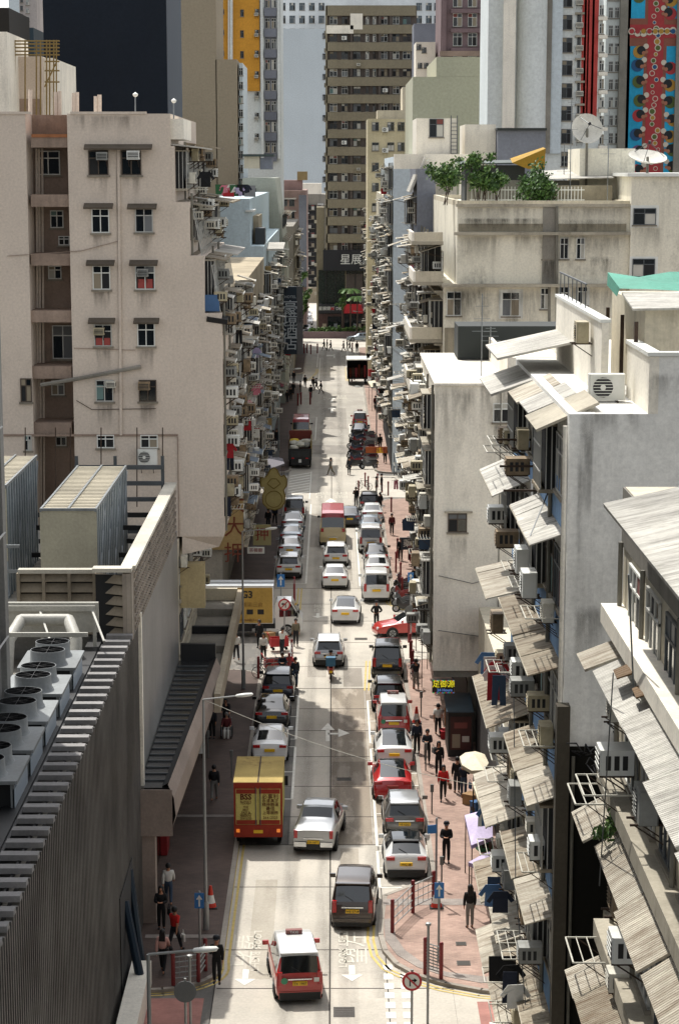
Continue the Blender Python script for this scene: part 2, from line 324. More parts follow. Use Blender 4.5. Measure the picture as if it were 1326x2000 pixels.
mb = MB(); mb.prism([G(752, 1842)[:2], G(775, 1872)[:2], G(815, 1896)[:2], G(870, 1914)[:2], G(940, 1927)[:2], (6.4, G(940, 1927).y + .35), G(870, 1905)[:2], G(822, 1885)[:2], G(790, 1862)[:2], G(772, 1835)[:2], G(768, 1800)[:2], G(750, 1802)[:2]], .12, .146, TACT); struct(mb.build('tactile_paving'))
sheet('paving_band', -7.2, -4.4, 84.2, 84.6, .145, TACT); sheet('paving_band', -7.2, -4.4, 101, 101.4, .145, TACT)
# ------------------------------------------------------------------ painted markings
ZM = .016
mk = MB()
def bar(x0, x1, y0, y1, m=LINE): mk.quad((x0, y0, ZM), (x1, y0, ZM), (x1, y1, ZM), (x0, y1, ZM), m)
def DY(py): return G(650, py).y
def bays(side, ticks):
    x = 1.92 * side; ys = [DY(t) for t in ticks]
    bar(x - .06, x + .06, ys[0], ys[-1])
    for y in ys: bar(min(x, 4.1 * side), max(x, 4.1 * side), y - .06, y + .06)
bays(1, (1734, 1696, 1663)); bays(1, (1653, 1590, 1535)); bays(1, (1511, 1463)); bays(1, (1452, 1409, 1369)); bays(1, (1145, 1094, 1063, 1030, 1000)); bays(1, (905, 885, 866, 848, 828))
bays(-1, (1561, 1508, 1459)); bays(-1, (1444, 1400, 1359)); bays(-1, (1140, 1085, 1036, 1010, 985)); bays(-1, (860, 838, 815))
bar(-2.0, -1.9, DY(740), DY(700)); bar(2.0, 2.1, DY(735), DY(700))
def ypair(P, gap=.22):
    for o in (0, gap):
        for a, b in zip(P, P[1:]):
            a = Vector((*a, 0)); b = Vector((*b, 0)); d = (b - a).normalized(); n = Vector((-d.y, d.x, 0)); a1 = a + n * o; b1 = b + n * o; n *= .05; e = d * .02
            mk.quad((*(a1 - n - e)[:2], ZM), (*(b1 - n + e)[:2], ZM), (*(b1 + n + e)[:2], ZM), (*(a1 + n - e)[:2], ZM), YEL)
ypair([(-3.9, 97), (-3.9, 82)] + arc(-6.6, 81, 2.75, 0, -90)[0:] + [(-20, 78.25)], -.22)
ypair([(kr[0][0] - .3, 91)] + [(p[0] - .3 * (1 if i < 4 else .4), p[1] - .3) for i, p in enumerate(kr)], -.22)
ypair([(3.9, 127), (3.9, 132.6), (4.4, 134.6), (6, 135.9)], .22); ypair([(4.9, 151.9), (3.9, 154), (3.9, 166)], .22); ypair([(2.0, 135.5), (1.8, 127.5)], .22)
ypair([(-2.5, 127.5), (-2.3, 134), (-3.2, 135.4)], .22); ypair([(-2.7, 150), (-2.2, 152), (-2.2, 160)], .22); ypair([(-3.8, 322), (-3, 326), (-2.2, 336), (-2.2, 342)]); ypair([(2.1, 322), (2.1, 345)], .22)
for i in range(9):
    y = DY(1885) - i * .98
    if y > 74:
        for x in (2.02, 2.62): bar(x - .17, x + .17, y - .62, y)
def arrow(x, y, L=4., right=False, back=False, s=1.):
    k = -1 if back else 1
    bar(x - .1 * s, x + .1 * s, min(y, y + k * L * .62), max(y, y + k * L * .62))
    mk.add([(x - .36 * s, y + k * L * .6, ZM), (x + .36 * s, y + k * L * .6, ZM), (x, y + k * L, ZM)], [(0, 1, 2) if k > 0 else (1, 0, 2)], LINE)
    if right:
        bar(x, x + .6, y + L * .36, y + L * .36 + .35); mk.add([(x + .55, y + L * .22, ZM), (x + 1.15, y + L * .4 + .1, ZM), (x + .55, y + L * .68, ZM)], [(0, 1, 2)], LINE)
p = G(640, 1448); arrow(p.x, p.y, 4, True)
for px, py, L in ((646, 992, 6), (648, 806, 7), (648, 786, 7)): p = G(px, py); arrow(p.x, p.y, L, s=1.5)
for px, py in ((481, 1894), (687, 1886), (621, 1198)): p = G(px, py); arrow(p.x, p.y, 1.7, back=True, s=1.1)
bar(-1, 0.3, DY(696), DY(693)); bar(.1, .35, DY(699), DY(692)); bar(-4, 4, 379, 379.6); bar(-2.4, -2.3, 345, 378); bar(2.3, 2.4, 345, 378)
for i in range(8): a = 207 + i * 1.9; mk.quad((-4.1, a, ZM), (-4.1, a + .55, ZM), (-2.2, a + 3.1, ZM), (-2.2, a + 2.5, ZM), LINE)
bar(-2.15, -2.05, 205, 224); p = G(1000, 1987); mk.quad((5.4, p.y - 1, ZM), (9, p.y - 1, ZM), (9, p.y - .5, ZM), (5.4, p.y - .5, ZM), LINE)
struct(mk.build('road_markings'))
red = paving('red_surfacing', '#a5746a', '#9f6e64', '#a5746a'); q = MB(); q.quad((5.1, 70, .008), (12, 70, .008), (12, G(960, 1947).y - .5, .008), (5.1, G(960, 1947).y - .5, .008), red); struct(q.build('red_road_surface'))
q = MB(); q.quad((-12, 70, .008), (-4.6, 70, .008), (-4.6, 78, .008), (-12, 78, .008), red); struct(q.build('red_road_surface'))
WORNP = mat('road_paint_worn', '#cbc6ba', .8, dirt=.2)
def rtext(body, px, py, size, rz, sx=1., m=WORNP, z=ZM):
    p = G(px, py); o = bpy.data.objects.new('road_lettering', text_mesh(body, size, m, ext=0, bold=.004)); COL.objects.link(o); o.location = (p.x, p.y, z); o.rotation_euler = (0, 0, rz); o.scale = (1.45 * sx, .8, 1); struct(o)
rtext('LOOK RIGHT', 500, 1858, .55, -math.pi / 2); rtext('望右', 474, 1857, 1.35, -math.pi / 2)
rtext('LOOK LEFT', 670, 1855, .55, math.pi / 2); rtext('望左', 696, 1851, 1.35, math.pi / 2)
rtext('望右', 627, 967, 1.6, -math.pi / 2); rtext('望左', 668, 967, 1.6, math.pi / 2); rtext('望右', 640, 778, 1.8, -math.pi / 2); rtext('望左', 668, 776, 1.8, math.pi / 2); rtext('望左', 665, 917, 1.5, math.pi / 2); rtext('望右', 622, 1188, 1.0, -math.pi / 2)
# ------------------------------------------------------------------ reusable building pieces (all face local -Y, origin on the wall)
def stain_mat(name, col, k):
    m = bpy.data.materials.new(name); m.use_nodes = True; n = m.node_tree.nodes; L = m.node_tree.links; b = n["Principled BSDF"]; b.inputs['Base Color'].default_value = (*lin(col), 1); b.inputs['Roughness'].default_value = .95; b.inputs['Specular IOR Level'].default_value = .1
    def M(op, a, b2=None):
        x = n.new('ShaderNodeMath'); x.operation = op; x.use_clamp = True
        for i, v in enumerate((a, b2)):
            if v is None: continue
            if isinstance(v, (int, float)): x.inputs[i].default_value = v
            else: L.new(v, x.inputs[i])
        return x.outputs[0]
    tc = n.new('ShaderNodeTexCoord'); sp = n.new('ShaderNodeSeparateXYZ'); L.new(tc.outputs['Generated'], sp.inputs[0])
    geo = n.new('ShaderNodeNewGeometry'); mp = n.new('ShaderNodeMapping'); mp.inputs['Scale'].default_value = (1, 1, .12); L.new(geo.outputs['Position'], mp.inputs['Vector']); no = n.new('ShaderNodeTexNoise'); no.inputs['Scale'].default_value = 3.2; no.inputs['Detail'].default_value = 6; no.inputs['Roughness'].default_value = .7; L.new(mp.outputs[0], no.inputs['Vector'])
    edge = M('MULTIPLY', M('MULTIPLY', sp.outputs['X'], M('SUBTRACT', 1.0, sp.outputs['X'])), 8.0); top = M('MULTIPLY', M('POWER', sp.outputs['Z'], 1.3), M('MULTIPLY', M('SUBTRACT', 1.0, sp.outputs['Z']), 7.0)); st = M('MULTIPLY', M('SUBTRACT', no.outputs['Fac'], .38), 4.5)
    L.new(M('MULTIPLY', M('MULTIPLY', M('MULTIPLY', edge, top), st), k), b.inputs['Alpha']); return m
STAIN = stain_mat('rain_stain', '#45403a', .5); STAINB = stain_mat('rain_stain_black', '#26231d', .8)
_sm = {}
def stain(b, D, px0, px1, py0, py1, m=None, off=.02):
    """a rain streak mark running down a camera-facing wall from a sill, ledge or coping"""
    a = W(px0, py0, D - off); c = W(px1, py1, D - off); q = MB(); q.quad((a.x, a.y, c.z), (c.x, a.y, c.z), (c.x, a.y, a.z), (a.x, a.y, a.z), m or STAIN); return b.part('rain_stain', q)
_wm = {}
def win_mesh(w_, h, kind, seed=0):
    key = (round(w_, 2), round(h, 2), kind, seed)
    if key in _wm: return _wm[key]
    R = random.Random(str(key)); m = MB(); fr = .05
    FR = {'white': WHITE, 'alu': ALU, 'dark': GREYM, 'brown': mat('frame_brown', '#4d4237', .6), 'blue': ALU}[kind]
    gl = GLBL if kind == 'blue' else GLASS
    hw = w_ / 2; hh = h / 2
    m.box(-hw, hw, -.015, .03, -hh, hh, DARK)
    zt = hh - h * .3; xs = [-hw, 0, hw] if w_ < 1.7 else [-hw, -hw / 3, hw / 3, hw]
    for i in range(len(xs) - 1):
        a, b = xs[i] + .02, xs[i + 1] - .02
        for (z0, z1, top) in ((-hh + .02, zt - .02, 0), (zt + .02, hh - .02, 1)):
            r = R.random(); mm = gl if r < .5 else (R.choice(CURT) if R.random() < .35 else CURT[R.choice((0, 3, 4))]) if r < .8 else DARK
            m.box(a, b, -.03 - .004 * i, -.017, z0, z1, mm)
            pass
    for x in xs: m.box(x - fr / 2, x + fr / 2, -.06, -.01, -hh, hh, FR)
    for z in (-hh, zt, hh): m.box(-hw - fr / 2, hw + fr / 2, -.063, -.008, z - fr / 2, z + fr / 2, FR)
    m.box(-hw - .1, hw + .1, -.12, 0, -hh - .12, -hh - .03, SILL)
    _wm[key] = m.mesh('window'); return _wm[key]
SILL = wall('sill_concrete', '#8c8578', dirt=.5)
DIRS = {'S': (0., Vector((1, 0, 0)), Vector((0, -1, 0))), 'W': (-math.pi / 2, Vector((0, -1, 0)), Vector((-1, 0, 0))), 'E': (math.pi / 2, Vector((0, 1, 0)), Vector((1, 0, 0)))}
class Bld:
    """a building: root Empty + parts in world coordinates; caps every repeated part at 100, the rest merge to one stuff part"""
    def __init__(s, name, label, loc, cat='building', group=None):
        s.r = thing(name, label, cat, loc, 0, group, world=True); s.n = {}; s.over = {}
    def part(s, name, mb, smooth=0.): return mb.build(name, s.r, smooth)
    def inst(s, name, me, loc, face='S', rx=0., flip=1):
        k = s.n.get(name, 0); s.n[name] = k + 1; rz = DIRS[face][0]
        if k < 99: return place(me, name, s.r, Vector(loc) - Vector(s.r['_o']), rz, rx)
        T = Matrix.Translation(loc) @ Matrix.Rotation(rz, 4, 'Z') @ Matrix.Rotation(rx, 4, 'X')
        mb = s.over.setdefault(name, MB())
        for p in me.polygons: mb.add([me.vertices[i].co for i in p.vertices], [tuple(range(len(p.vertices)))], me.materials[p.material_index], T)
    def done(s):
        for k, mb in s.over.items(): o = mb.build(k, s.r); o['kind'] = 'stuff'
        s.over = {}
def slab_awning(w_, d, drop, m, t=.03, lip=True):
    q = MB(); q.slab((-w_ / 2, -d, -drop), (w_ / 2, -d, -drop), (w_ / 2, 0, 0), (-w_ / 2, 0, 0), t, m)
    if lip: q.box(-w_ / 2, w_ / 2, -d - .02, -d + .01, -drop - .07, -drop + .01, WHITE)
    for x in (-w_ / 2 + .1, w_ / 2 - .1): q.cyl((x, -.02, -drop - .35), (x, -d + .08, -drop - .03), .018, RUSTY, 4)
    return q
_aw = {}
def awning_mesh(w_, d, drop, m):
    k = (round(w_, 1), round(d, 1), round(drop, 1), m.name)
    if k not in _aw: _aw[k] = slab_awning(*k[:3], m).mesh('awning')
    return _aw[k]
_rk = {}
def rack_mesh(w_, d):
    k = (round(w_, 1), round(d, 1))
    if k not in _rk:
        q = MB(); q.tube([(-w_ / 2, 0, 0), (-w_ / 2, -d, 0), (w_ / 2, -d, 0), (w_ / 2, 0, 0)], .022, RACK, 4)
        for i in range(1, 5): q.cyl((-w_ / 2, -d * i / 5, 0), (w_ / 2, -d * i / 5, 0), .014, RACK, 4)
        q.cyl((-w_ / 2, -d * .8, 0), (-w_ / 2, 0, -d * .6), .015, RUSTY, 4); q.cyl((w_ / 2, -d * .8, 0), (w_ / 2, 0, -d * .6), .015, RUSTY, 4)
        _rk[k] = q.mesh('drying_rack')
    return _rk[k]
_cg = {}
def cage_mesh(w_, h, d, m):
    """projecting caged window / enclosed balcony"""
    k = (round(w_, 1), round(h, 1), round(d, 2), m.name)
    if k not in _cg:
        q = MB(); hw = w_ / 2; hh = h / 2; q.box(-hw, hw, -d * .7, 0, -hh, hh, DARK)
        q.box(-hw - .05, hw + .05, -d - .05, 0, hh, hh + .06, m); q.box(-hw - .03, hw + .03, -d - .03, 0, -hh - .1, -hh, m)
        n = max(3, int(w_ / .28))
        for i in range(n + 1): x = -hw + w_ * i / n; q.box(x - .018, x + .018, -d, -d + .03, -hh, hh, ALU)
        for z in (-hh * .45, hh * .35): q.box(-hw, hw, -d - .005, -d + .02, z - .02, z + .02, ALU)
        for sx in (-hw, hw):
            for j in range(3): q.box(sx - .015, sx + .015, -d + d * j / 3, -d + d * j / 3 + .03, -hh, hh, ALU)
        q.box(-hw, hw, -d + .02, -d + .05, -hh, -hh * .45, m)
        _cg[k] = q.mesh('caged_balcony')
    return _cg[k]
# ---- air conditioners: top-level things with casing > grille, bracket
ACN = [0]
def ac_meshes(kind, detail):
    key = (kind, detail)
    if key in _ac: return _ac[key]
    b = MB(); g = MB(); k = MB(); c = (OFFW if kind[0] == 'w' else WHITE) if len(kind) == 1 else AC_COL[int(kind[1])]
    if kind[0] == 'w':   # window unit pushed out of the wall
        W_, D_, H_ = .66, .62, .46; b.box(-W_ / 2, W_ / 2, -D_, .05, 0, H_, c, bev=.03)
        g.box(-W_ / 2 + .05, W_ / 2 - .05, -D_ - .012, -D_, .06, H_ - .06, BLACK)
        for i in range(4): g.box(-W_ / 2 + .04, W_ / 2 - .04, -D_ - .025, -D_ - .01, .09 + i * .09, .12 + i * .09, c)
        for sx in (-1, 1):
            for i in range(3): g.box(sx * W_ / 2 - .008, sx * W_ / 2 + .012 * sx, -D_ + .1 + i * .15, -D_ + .19 + i * .15, .1, H_ - .1, BLACK)
    else:                # split condenser on a bracket
        W_, D_, H_ = .86, .36, .62; b.box(-W_ / 2, W_ / 2, -D_ - .12, -.12, 0, H_, c, bev=.03)
        g.cyl((-.1, -D_ - .135, H_ / 2), (-.1, -D_ - .115, H_ / 2), .24, BLACK, 14)
        for i in range(7): z = H_ / 2 - .21 + i * .07; g.box(-.33, .13, -D_ - .15, -D_ - .135, z - .008, z + .008, c)
        g.cyl((-.1, -D_ - .155, H_ / 2), (-.1, -D_ - .135, H_ / 2), .07, c, 8)
    for sx in (-.25, .25):
        k.box(sx - .02, sx + .02, -.62, 0, -.05, -.01, RUSTY); k.cyl((sx, -.55, -.03), (sx, 0, -.4), .018, RUSTY, 4)
    k.box(-.25, .25, -.08, -.03, -.045, -.012, RUSTY)
    if detail: r = [('casing', b.mesh('casing')), ('grille', g.mesh('grille')), ('bracket', k.mesh('bracket'))]
    else:
        for s in (g, k):
            for f, mi in zip(s.f, s.m): b.add([s.v[i] for i in f], [tuple(range(len(f)))], s.mats[mi])
        r = b.mesh('air_conditioner')
    _ac[key] = r; return r
AC_COL = [OFFW, mat('ac_yellowed', '#bdb294', .6, dirt=.45), mat('ac_greyed', '#9a9b97', .6, dirt=.4), mat('ac_rusty', '#a08a6c', .7, dirt=.7), WHITE]
_ac = {}; AC_OVER = MB(); ORD = ['first', 'second', 'third', 'fourth', 'fifth', 'sixth', 'seventh', 'eighth', 'ninth', 'tenth', 'eleventh', 'twelfth', 'thirteenth', 'fourteenth', 'fifteenth', 'sixteenth']
def ordn(i): return ORD[i] if i < len(ORD) else '%dth' % (i + 1)
_acseen = {}
AC_REQ = []
def ac(*a, **k): AC_REQ.append((a, k))
def ac_finish():
    AC_REQ.sort(key=lambda r: r[0][0][1])
    for a, k in AC_REQ: ac_make(*a, **k)
def ac_make(loc, face, kind, where, floor, detail=False, sc=1.):
    """where: short phrase naming the building; label = kind + building + floor + place along the row"""
    if loc[1] > 130: detail = False; sc *= .88
    loc = Vector(loc)
    if ACN[0] >= 292 :
        me = ac_meshes(kind, False); T = Matrix.Translation(loc) @ Matrix.Rotation(DIRS[face][0], 4, 'Z')
        for p in me.polygons: AC_OVER.add([me.vertices[i].co for i in p.vertices], [tuple(range(len(p.vertices)))], me.materials[p.material_index], T)
        return
    ACN[0] += 1; k = (where, floor); kind = kind + str((ACN[0] * 7) % 5); sc *= (.85, 1, 1.12, .95, 1.05)[ACN[0] % 5]; i = _acseen.get(k, 0); _acseen[k] = i + 1
    kn = 'window air conditioner' if kind[0] == 'w' else 'fan air conditioner'
    lab = '%s on %s, %s, %s' % (kn, where, floor, 'nearest' if i == 0 else ordn(i) + ' from near end')
    if detail:
        r = thing('air_conditioner', lab, 'air conditioner', loc, DIRS[face][0], 'air conditioners on the facades')
        for n, me in ac_meshes(kind, True): place(me, n, r, (0, 0, 0))
        r.scale = (sc,) * 3
    else:
        o = bpy.data.objects.new('air_conditioner', ac_meshes(kind, False)); COL.objects.link(o); o.location = loc; o.rotation_euler = (0, 0, DIRS[face][0]); o.scale = (sc,) * 3
        tag(o, lab, 'air conditioner', 'air conditioners on the facades')
# ---- laundry: single garments hanging from a rail
CLO = [mat('cloth_' + n, c, .9, dirt=.2) for n, c in (('white', '#d8d8d4'), ('navy', '#1b2233'), ('black', '#101114'), ('red', '#a3222b'), ('pink', '#c97a8c'), ('blue', '#4a6a93'), ('grey', '#80848a'), ('denim', '#34455c'), ('lilac', '#a99fc4'), ('green', '#2f5f3e'))]
CLN = ['white', 'navy', 'black', 'red', 'pink', 'blue', 'grey', 'denim', 'lilac', 'green']
def garment(loc, face, ci, kind, lab, sc=1.):
    m = CLO[ci]; q = MB(); k = 7
    if kind == 'shirt': P = [(-.22, 0), (.22, 0), (.44, -.32), (.33, -.4), (.23, -.24), (.24, -.72), (-.24, -.72), (-.23, -.24), (-.33, -.4), (-.44, -.32)]
    elif kind == 'trousers': P = [(-.2, 0), (.2, 0), (.22, -.95), (.04, -.95), (0, -.3), (-.04, -.95), (-.22, -.95)]
    else: P = [(-.4, 0), (.4, 0), (.42, -.8), (-.38, -.78)]
    R = random.Random(int(loc[1] * 31 + loc[2] * 17)); off = [R.uniform(-.07, .07) for _ in P]
    n = len(P); vs = [(x, o - .012, z) for (x, z), o in zip(P, off)] + [(x, o + .012, z) for (x, z), o in zip(P, off)]
    q.add(vs, [tuple(range(n)), tuple(range(2 * n - 1, n - 1, -1))] + [(i, i + n, (i + 1) % n + n, (i + 1) % n) for i in range(n)], m)
    o = bpy.data.objects.new(kind if kind != 'towel' else 'towel', q.mesh('garment')); COL.objects.link(o); o.location = loc; o.rotation_euler = (0, 0, DIRS[face][0]); o.scale = (sc,) * 3
    tag(o, lab, 'laundry', 'laundry on the drying racks'); return o
# ---- leaves
LEAF = [mat('leaf_%d' % i, c, .6, dirt=.3) for i, c in enumerate(('#44652c', '#567c38', '#334f26', '#769450'))]
def leaf_cloud(mb, c, r, n, sz, mats=None, seed=1, squash=1.):
    R = random.Random(seed); mats = mats or LEAF; cl = [Vector((R.gauss(0, .45), R.gauss(0, .45), R.gauss(0, .45) * squash)) for _ in range(max(4, n // 60))]
    for i in range(n):
        k = R.choice(cl); p = Vector(c) + (k + Vector((R.gauss(0, .2), R.gauss(0, .2), R.gauss(0, .2)))) * r
        a = Vector((R.uniform(-1, 1), R.uniform(-1, 1), R.uniform(-1, 1))).normalized(); b = a.orthogonal().normalized(); s = sz * R.uniform(.6, 1.4); b2 = a.cross(b) * .5
        mb.add([p - b * s, p + b2 * s, p + b * s, p - b2 * s], [(0, 1, 2, 3)], R.choice(mats))
    return mb
# ------------------------------------------------------------------ wall materials
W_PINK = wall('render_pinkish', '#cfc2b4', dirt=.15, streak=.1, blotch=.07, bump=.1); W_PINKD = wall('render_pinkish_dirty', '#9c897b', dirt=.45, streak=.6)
W_CREAM = wall('render_cream', '#c9c1ad', dirt=.5, streak=.6, blotch=.15); W_WHT = wall('render_white', '#ece6d8', dirt=.35, streak=.35, blotch=.12)
W_GRWH = wall('render_greywhite', '#e6e5e0', dirt=.25, streak=.35, blotch=.14); W_BLUE = wall('render_blue', '#6f8fb3', dirt=.5, streak=.5, blotch=.2)
W_GREY = wall('concrete_grey', '#8a867d', dirt=.5, streak=.55); W_BEIGE = wall('render_beige', '#a89c85', dirt=.5, streak=.55)
W_KHAKI = wall('render_khaki', '#988c78', dirt=.06, streak=.08, blotch=.06, scale=.4); W_KHAKI2 = wall('render_khaki_pale', '#acaa94', dirt=.06, streak=.12, blotch=.06, scale=.4)
W_NAVY = wall('cladding_black', '#1b222c', dirt=.08, streak=.1, blotch=.12, scale=.5, rough=.9); W_LBLUE = wall('render_pale_blue', '#c3cdd2', dirt=.05, streak=.08, blotch=.04, scale=.4)
W_BROWN = wall('tower_khaki', '#857d6a', dirt=.15, streak=.25, blotch=.08, scale=.4); W_BROWND = wall('tower_brown', '#5d5550', dirt=.2, streak=.2, scale=.4)
W_TOWER = wall('tower_white', '#d3d8d6', dirt=.2, streak=.3, blotch=.08, scale=.4); W_YEL = wall('tower_ochre', '#c9923a', dirt=.1, streak=.2, scale=.4, stain='#6b4a1b')
W_YGABLE = wall('gable_yellow', '#8a7650', dirt=.3, streak=.3, stain='#5c4828'); W_DGREY = wall('render_slate', '#7a7e88', dirt=.12, streak=.15, scale=.5)
W_TILE = paving('wall_tile', '#9d9488', '#877d72', '#5e574e', 1.3); W_PURP = wall('tower_mauve', '#7a686a', dirt=.25, streak=.3, scale=.5)
W_SHADE = wall('painted_shade_black', '#15140f', dirt=.4, streak=.5, stain='#0a0a08'); W_PINKROOF = wall('render_rose', '#9c857c', dirt=.4, streak=.4); W_GREENG = wall('render_grey_green', '#b4b8ac', dirt=.2, streak=.3, scale=.5)  # the near-black one paints the alley's shade into wall colour
TIN = corr('tin_sheet', '#c2bbab', 'Y', 30, rustk=.65); TINW = corr('tin_sheet_white', '#cfccc3', 'Y', 30, rust='#59534a', rustk=.55); TIND = corr('tin_sheet_dirty', '#a39a88', 'Y', 30, rustk=.9); TINB = corr('tin_sheet_blue', '#7e8fa0', 'Y', 30, rustk=.4)
SLABM = wall('ledge_concrete', '#aaa393', dirt=.85, streak=.2); AWM = [TIN, TINW, TIND, SLABM]
def pxblock(name, label, D, dep, x0, y0, x1, m, cat='building', ztop=None, group=None):
    a = W(x0, y0, D); c = W(x1, y0, D); z = a.z if ztop is None else ztop
    b = Bld(name, label, ((a.x + c.x) / 2, D + dep / 2, 0), cat, group); q = MB(); q.box(a.x, c.x, D, D + dep, 0, z, m); b.part('wall', q); b.z = z; b.x0 = a.x; b.x1 = c.x; b.D = D; b.dep = dep
    return b
def gwin(b, D, px, py, wpx, hpx, kind='white', seed=0, name='window'):
    c = W(px, py, D - .01); s = (W(px + 50, py, D) - W(px - 50, py, D)).x / 100
    return b.inst(name, win_mesh(max(.3, round(wpx * s, 1)), max(.4, round(hpx * s, 1)), kind, seed), c, 'S')
def pxbox(b, name, D, x0, y0, x1, y1, d0, d1, m):
    a = W(x0, y0, D); c = W(x1, y1, D); q = MB(); q.box(a.x, c.x, D + d0, D + d1, c.z, a.z, m); return b.part(name, q)
def clutter(b, where, face, X, D0, D1, zs, fh, seed, bay=2.9, proj=1., pac=.55, paw=.5, pcage=.4, detail=False, prack=.25, plaun=.1, ledge=True, mats=None, wk=('alu', 'white', 'dark', 'brown')):
    """windows, cages, awnings, drying racks and air conditioners over a street facade; face W = right side of the street, E = left"""
    R = random.Random(seed); sg = -1 if face == 'W' else 1; mats = mats or AWM; n = max(1, int((D1 - D0) / bay)); bw = (D1 - D0) / n; G1 = 'laundry'
    for fi, z in enumerate(zs):
        fl = 'floor %d' % (fi + 1); fl = ['lowest floor', 'second floor up', 'third floor up', 'fourth floor up', 'fifth floor up', 'sixth floor up', 'seventh floor up', 'eighth floor up', 'ninth floor up', 'tenth floor up'][min(fi, 9)]
        if ledge:
            q = MB(); q.box(X, X + sg * R.uniform(.2, .35) * proj, D0 + .1, D1 - .1, z - .09, z + .05, SLABM); b.part('ledge', q)
        for i in range(n):
            y = D0 + bw * (i + .5); ww = bw * R.uniform(.55, .8); wz = z + fh * .52
            if R.random() < pcage:
                d = R.uniform(.35, .8) * proj; b.inst('caged_balcony', cage_mesh(bw * .86, fh * .6, d, R.choice(mats)), (X, y, wz), face); front = X + sg * d
            else:
                b.inst('window', win_mesh(round(ww, 1), round(fh * .48, 1), R.choice(wk), R.randint(0, 2)), (X, y, wz), face); front = X
            if R.random() < paw:
                d = R.uniform(.45, .95) * proj + abs(front - X); b.inst('awning', awning_mesh(bw * R.uniform(.5, .95), d, d * R.uniform(.08, .34), R.choice(mats)), (X, y + R.uniform(-.2, .2), z + fh * R.uniform(.84, .95)), face)
            for _ in range(2):
                if R.random() < pac: ac((front if front == X else X + sg * abs(front - X), y + R.uniform(-.45, .45) * bw, z + fh * R.uniform(.08, .75)), face, R.choice('wws'), where, fl, detail)
            if R.random() < prack:
                b.inst('drying_rack', rack_mesh(bw * .6, R.choice((.7, 1.)) * proj), (front, y, z + fh * .2), face)
                if R.random() < plaun * 3:
                    for g in range(R.randint(1, 2)): gi = R.choice((0, 1, 2, 2, 6, 7, 7, 4, 3)); gk = R.choice(('shirt', 'trousers', 'towel')); kk = (where, fl, 'g'); gn = _acseen.get(kk, 0); _acseen[kk] = gn + 1; garment((front + sg * R.uniform(.35, .7) * proj, y + (g - .5) * .55, z + fh * .2), 'S', gi, gk, '%s %s drying outside %s, %s, %s from near end' % (CLN[gi], gk, where, fl, ordn(gn)), .8)
        for i in range(n // 2 + 1):
            if R.random() < .5 and fi == 0:
                q = MB(); y = D0 + bw * 2 * i + .15; q.cyl((X + sg * .1, y, zs[0]), (X + sg * .1, y, zs[-1] + fh), R.uniform(.045, .075), PIPEM, 6); b.part('drainpipe', q, 40)
def box_bld(name, label, x0, x1, y0, y1, z1, m, z0=0., cat='building'):
    b = Bld(name, label, ((x0 + x1) / 2, (y0 + y1) / 2, 0), cat); q = MB(); q.box(x0, x1, y0, y1, z0, z1, m); b.part('wall', q); return b
def bpart(b, name, x0, x1, y0, y1, z0, z1, m, bev=0): q = MB(); q.box(x0, x1, y0, y1, z0, z1, m, bev=bev); return b.part(name, q)
def parapet(b, x0, x1, y0, y1, z, h, t, m, cap=None, sides='NSEW'):
    q = MB()
    if 'S' in sides: q.box(x0, x1, y0, y0 + t, z, z + h, m)
    if 'N' in sides: q.box(x0, x1, y1 - t, y1, z, z + h, m)
    if 'W' in sides: q.box(x0, x0 + t, y0 + t, y1 - t, z, z + h, m)
    if 'E' in sides: q.box(x1 - t, x1, y0 + t, y1 - t, z, z + h, m)
    return b.part('parapet', q)
def vents(b, X, face, y0, y1, z, n): pass
# ================================================================== RIGHT SIDE OF THE STREET
# ---- nearest cream building at the right edge
b = R1 = box_bld('cream_building', 'stained cream building with white tin awnings at the right edge, nearest the camera', 6.0, 15, 22, 47, 22.6, W_CREAM)
ROOFT = corr('roof_sheet_white', '#b5b2a9', 'X', 5, rust='#4f4a42', rustk=.6)
q = MB(); q.slab((5.15, 22, 22.75), (9.0, 22, 23.6), (9.0, 43.6, 23.6), (5.15, 43.6, 22.75), .08, ROOFT); q.slab((9.0, 22, 23.6), (16, 22, 23), (16, 43.6, 23), (9.0, 43.6, 23.6), .08, ROOFT); b.part('roof', q)
bpart(b, 'eave_wall', 5.95, 5.98, 22, 47, 21.4, 22.6, W_GREY)
for z, xo, zo, y1, mm in ((19.75, 4.95, 19.35, 46.2, TINW), (16.3, 5.0, 15.75, 46.6, TIN), (12.9, 4.95, 12.4, 46.6, TIND), (9.5, 5.1, 9.1, 46.8, TIND), (6.2, 5.1, 5.8, 47, TIN)):
    y = 22
    while y < y1 - .5:
        e = min(y1, y + ru(2.6, 5)); zz = ru(-.1, .1); xo0 = xo; xo = xo0 + ru(-.06, .22)
        q = MB(); q.slab((xo, y, zo + zz), (6.0, y, z + zz), (6.0, e - .04, z + zz), (xo, e - .04, zo + zz), .05, mm if rnd() < .7 else TIN)
        b.part('awning', q); y = e; xo = xo0
    bpart(b, 'ledge', 5.55, 6.0, 22, 47, z + .03, z + .42, W_WHT if z > 19 else SLABM)
for z in (20.55, 17.5, 14.1, 10.7, 7.3):
    for i, y in enumerate((44.8, 42.2, 39.6, 37, 34.4, 31.8)):
        b.inst('window', win_mesh(1.7, 1.35, ('alu', 'dark', 'white')[(i + int(z)) % 3], i % 3), (6, y, z), 'W')
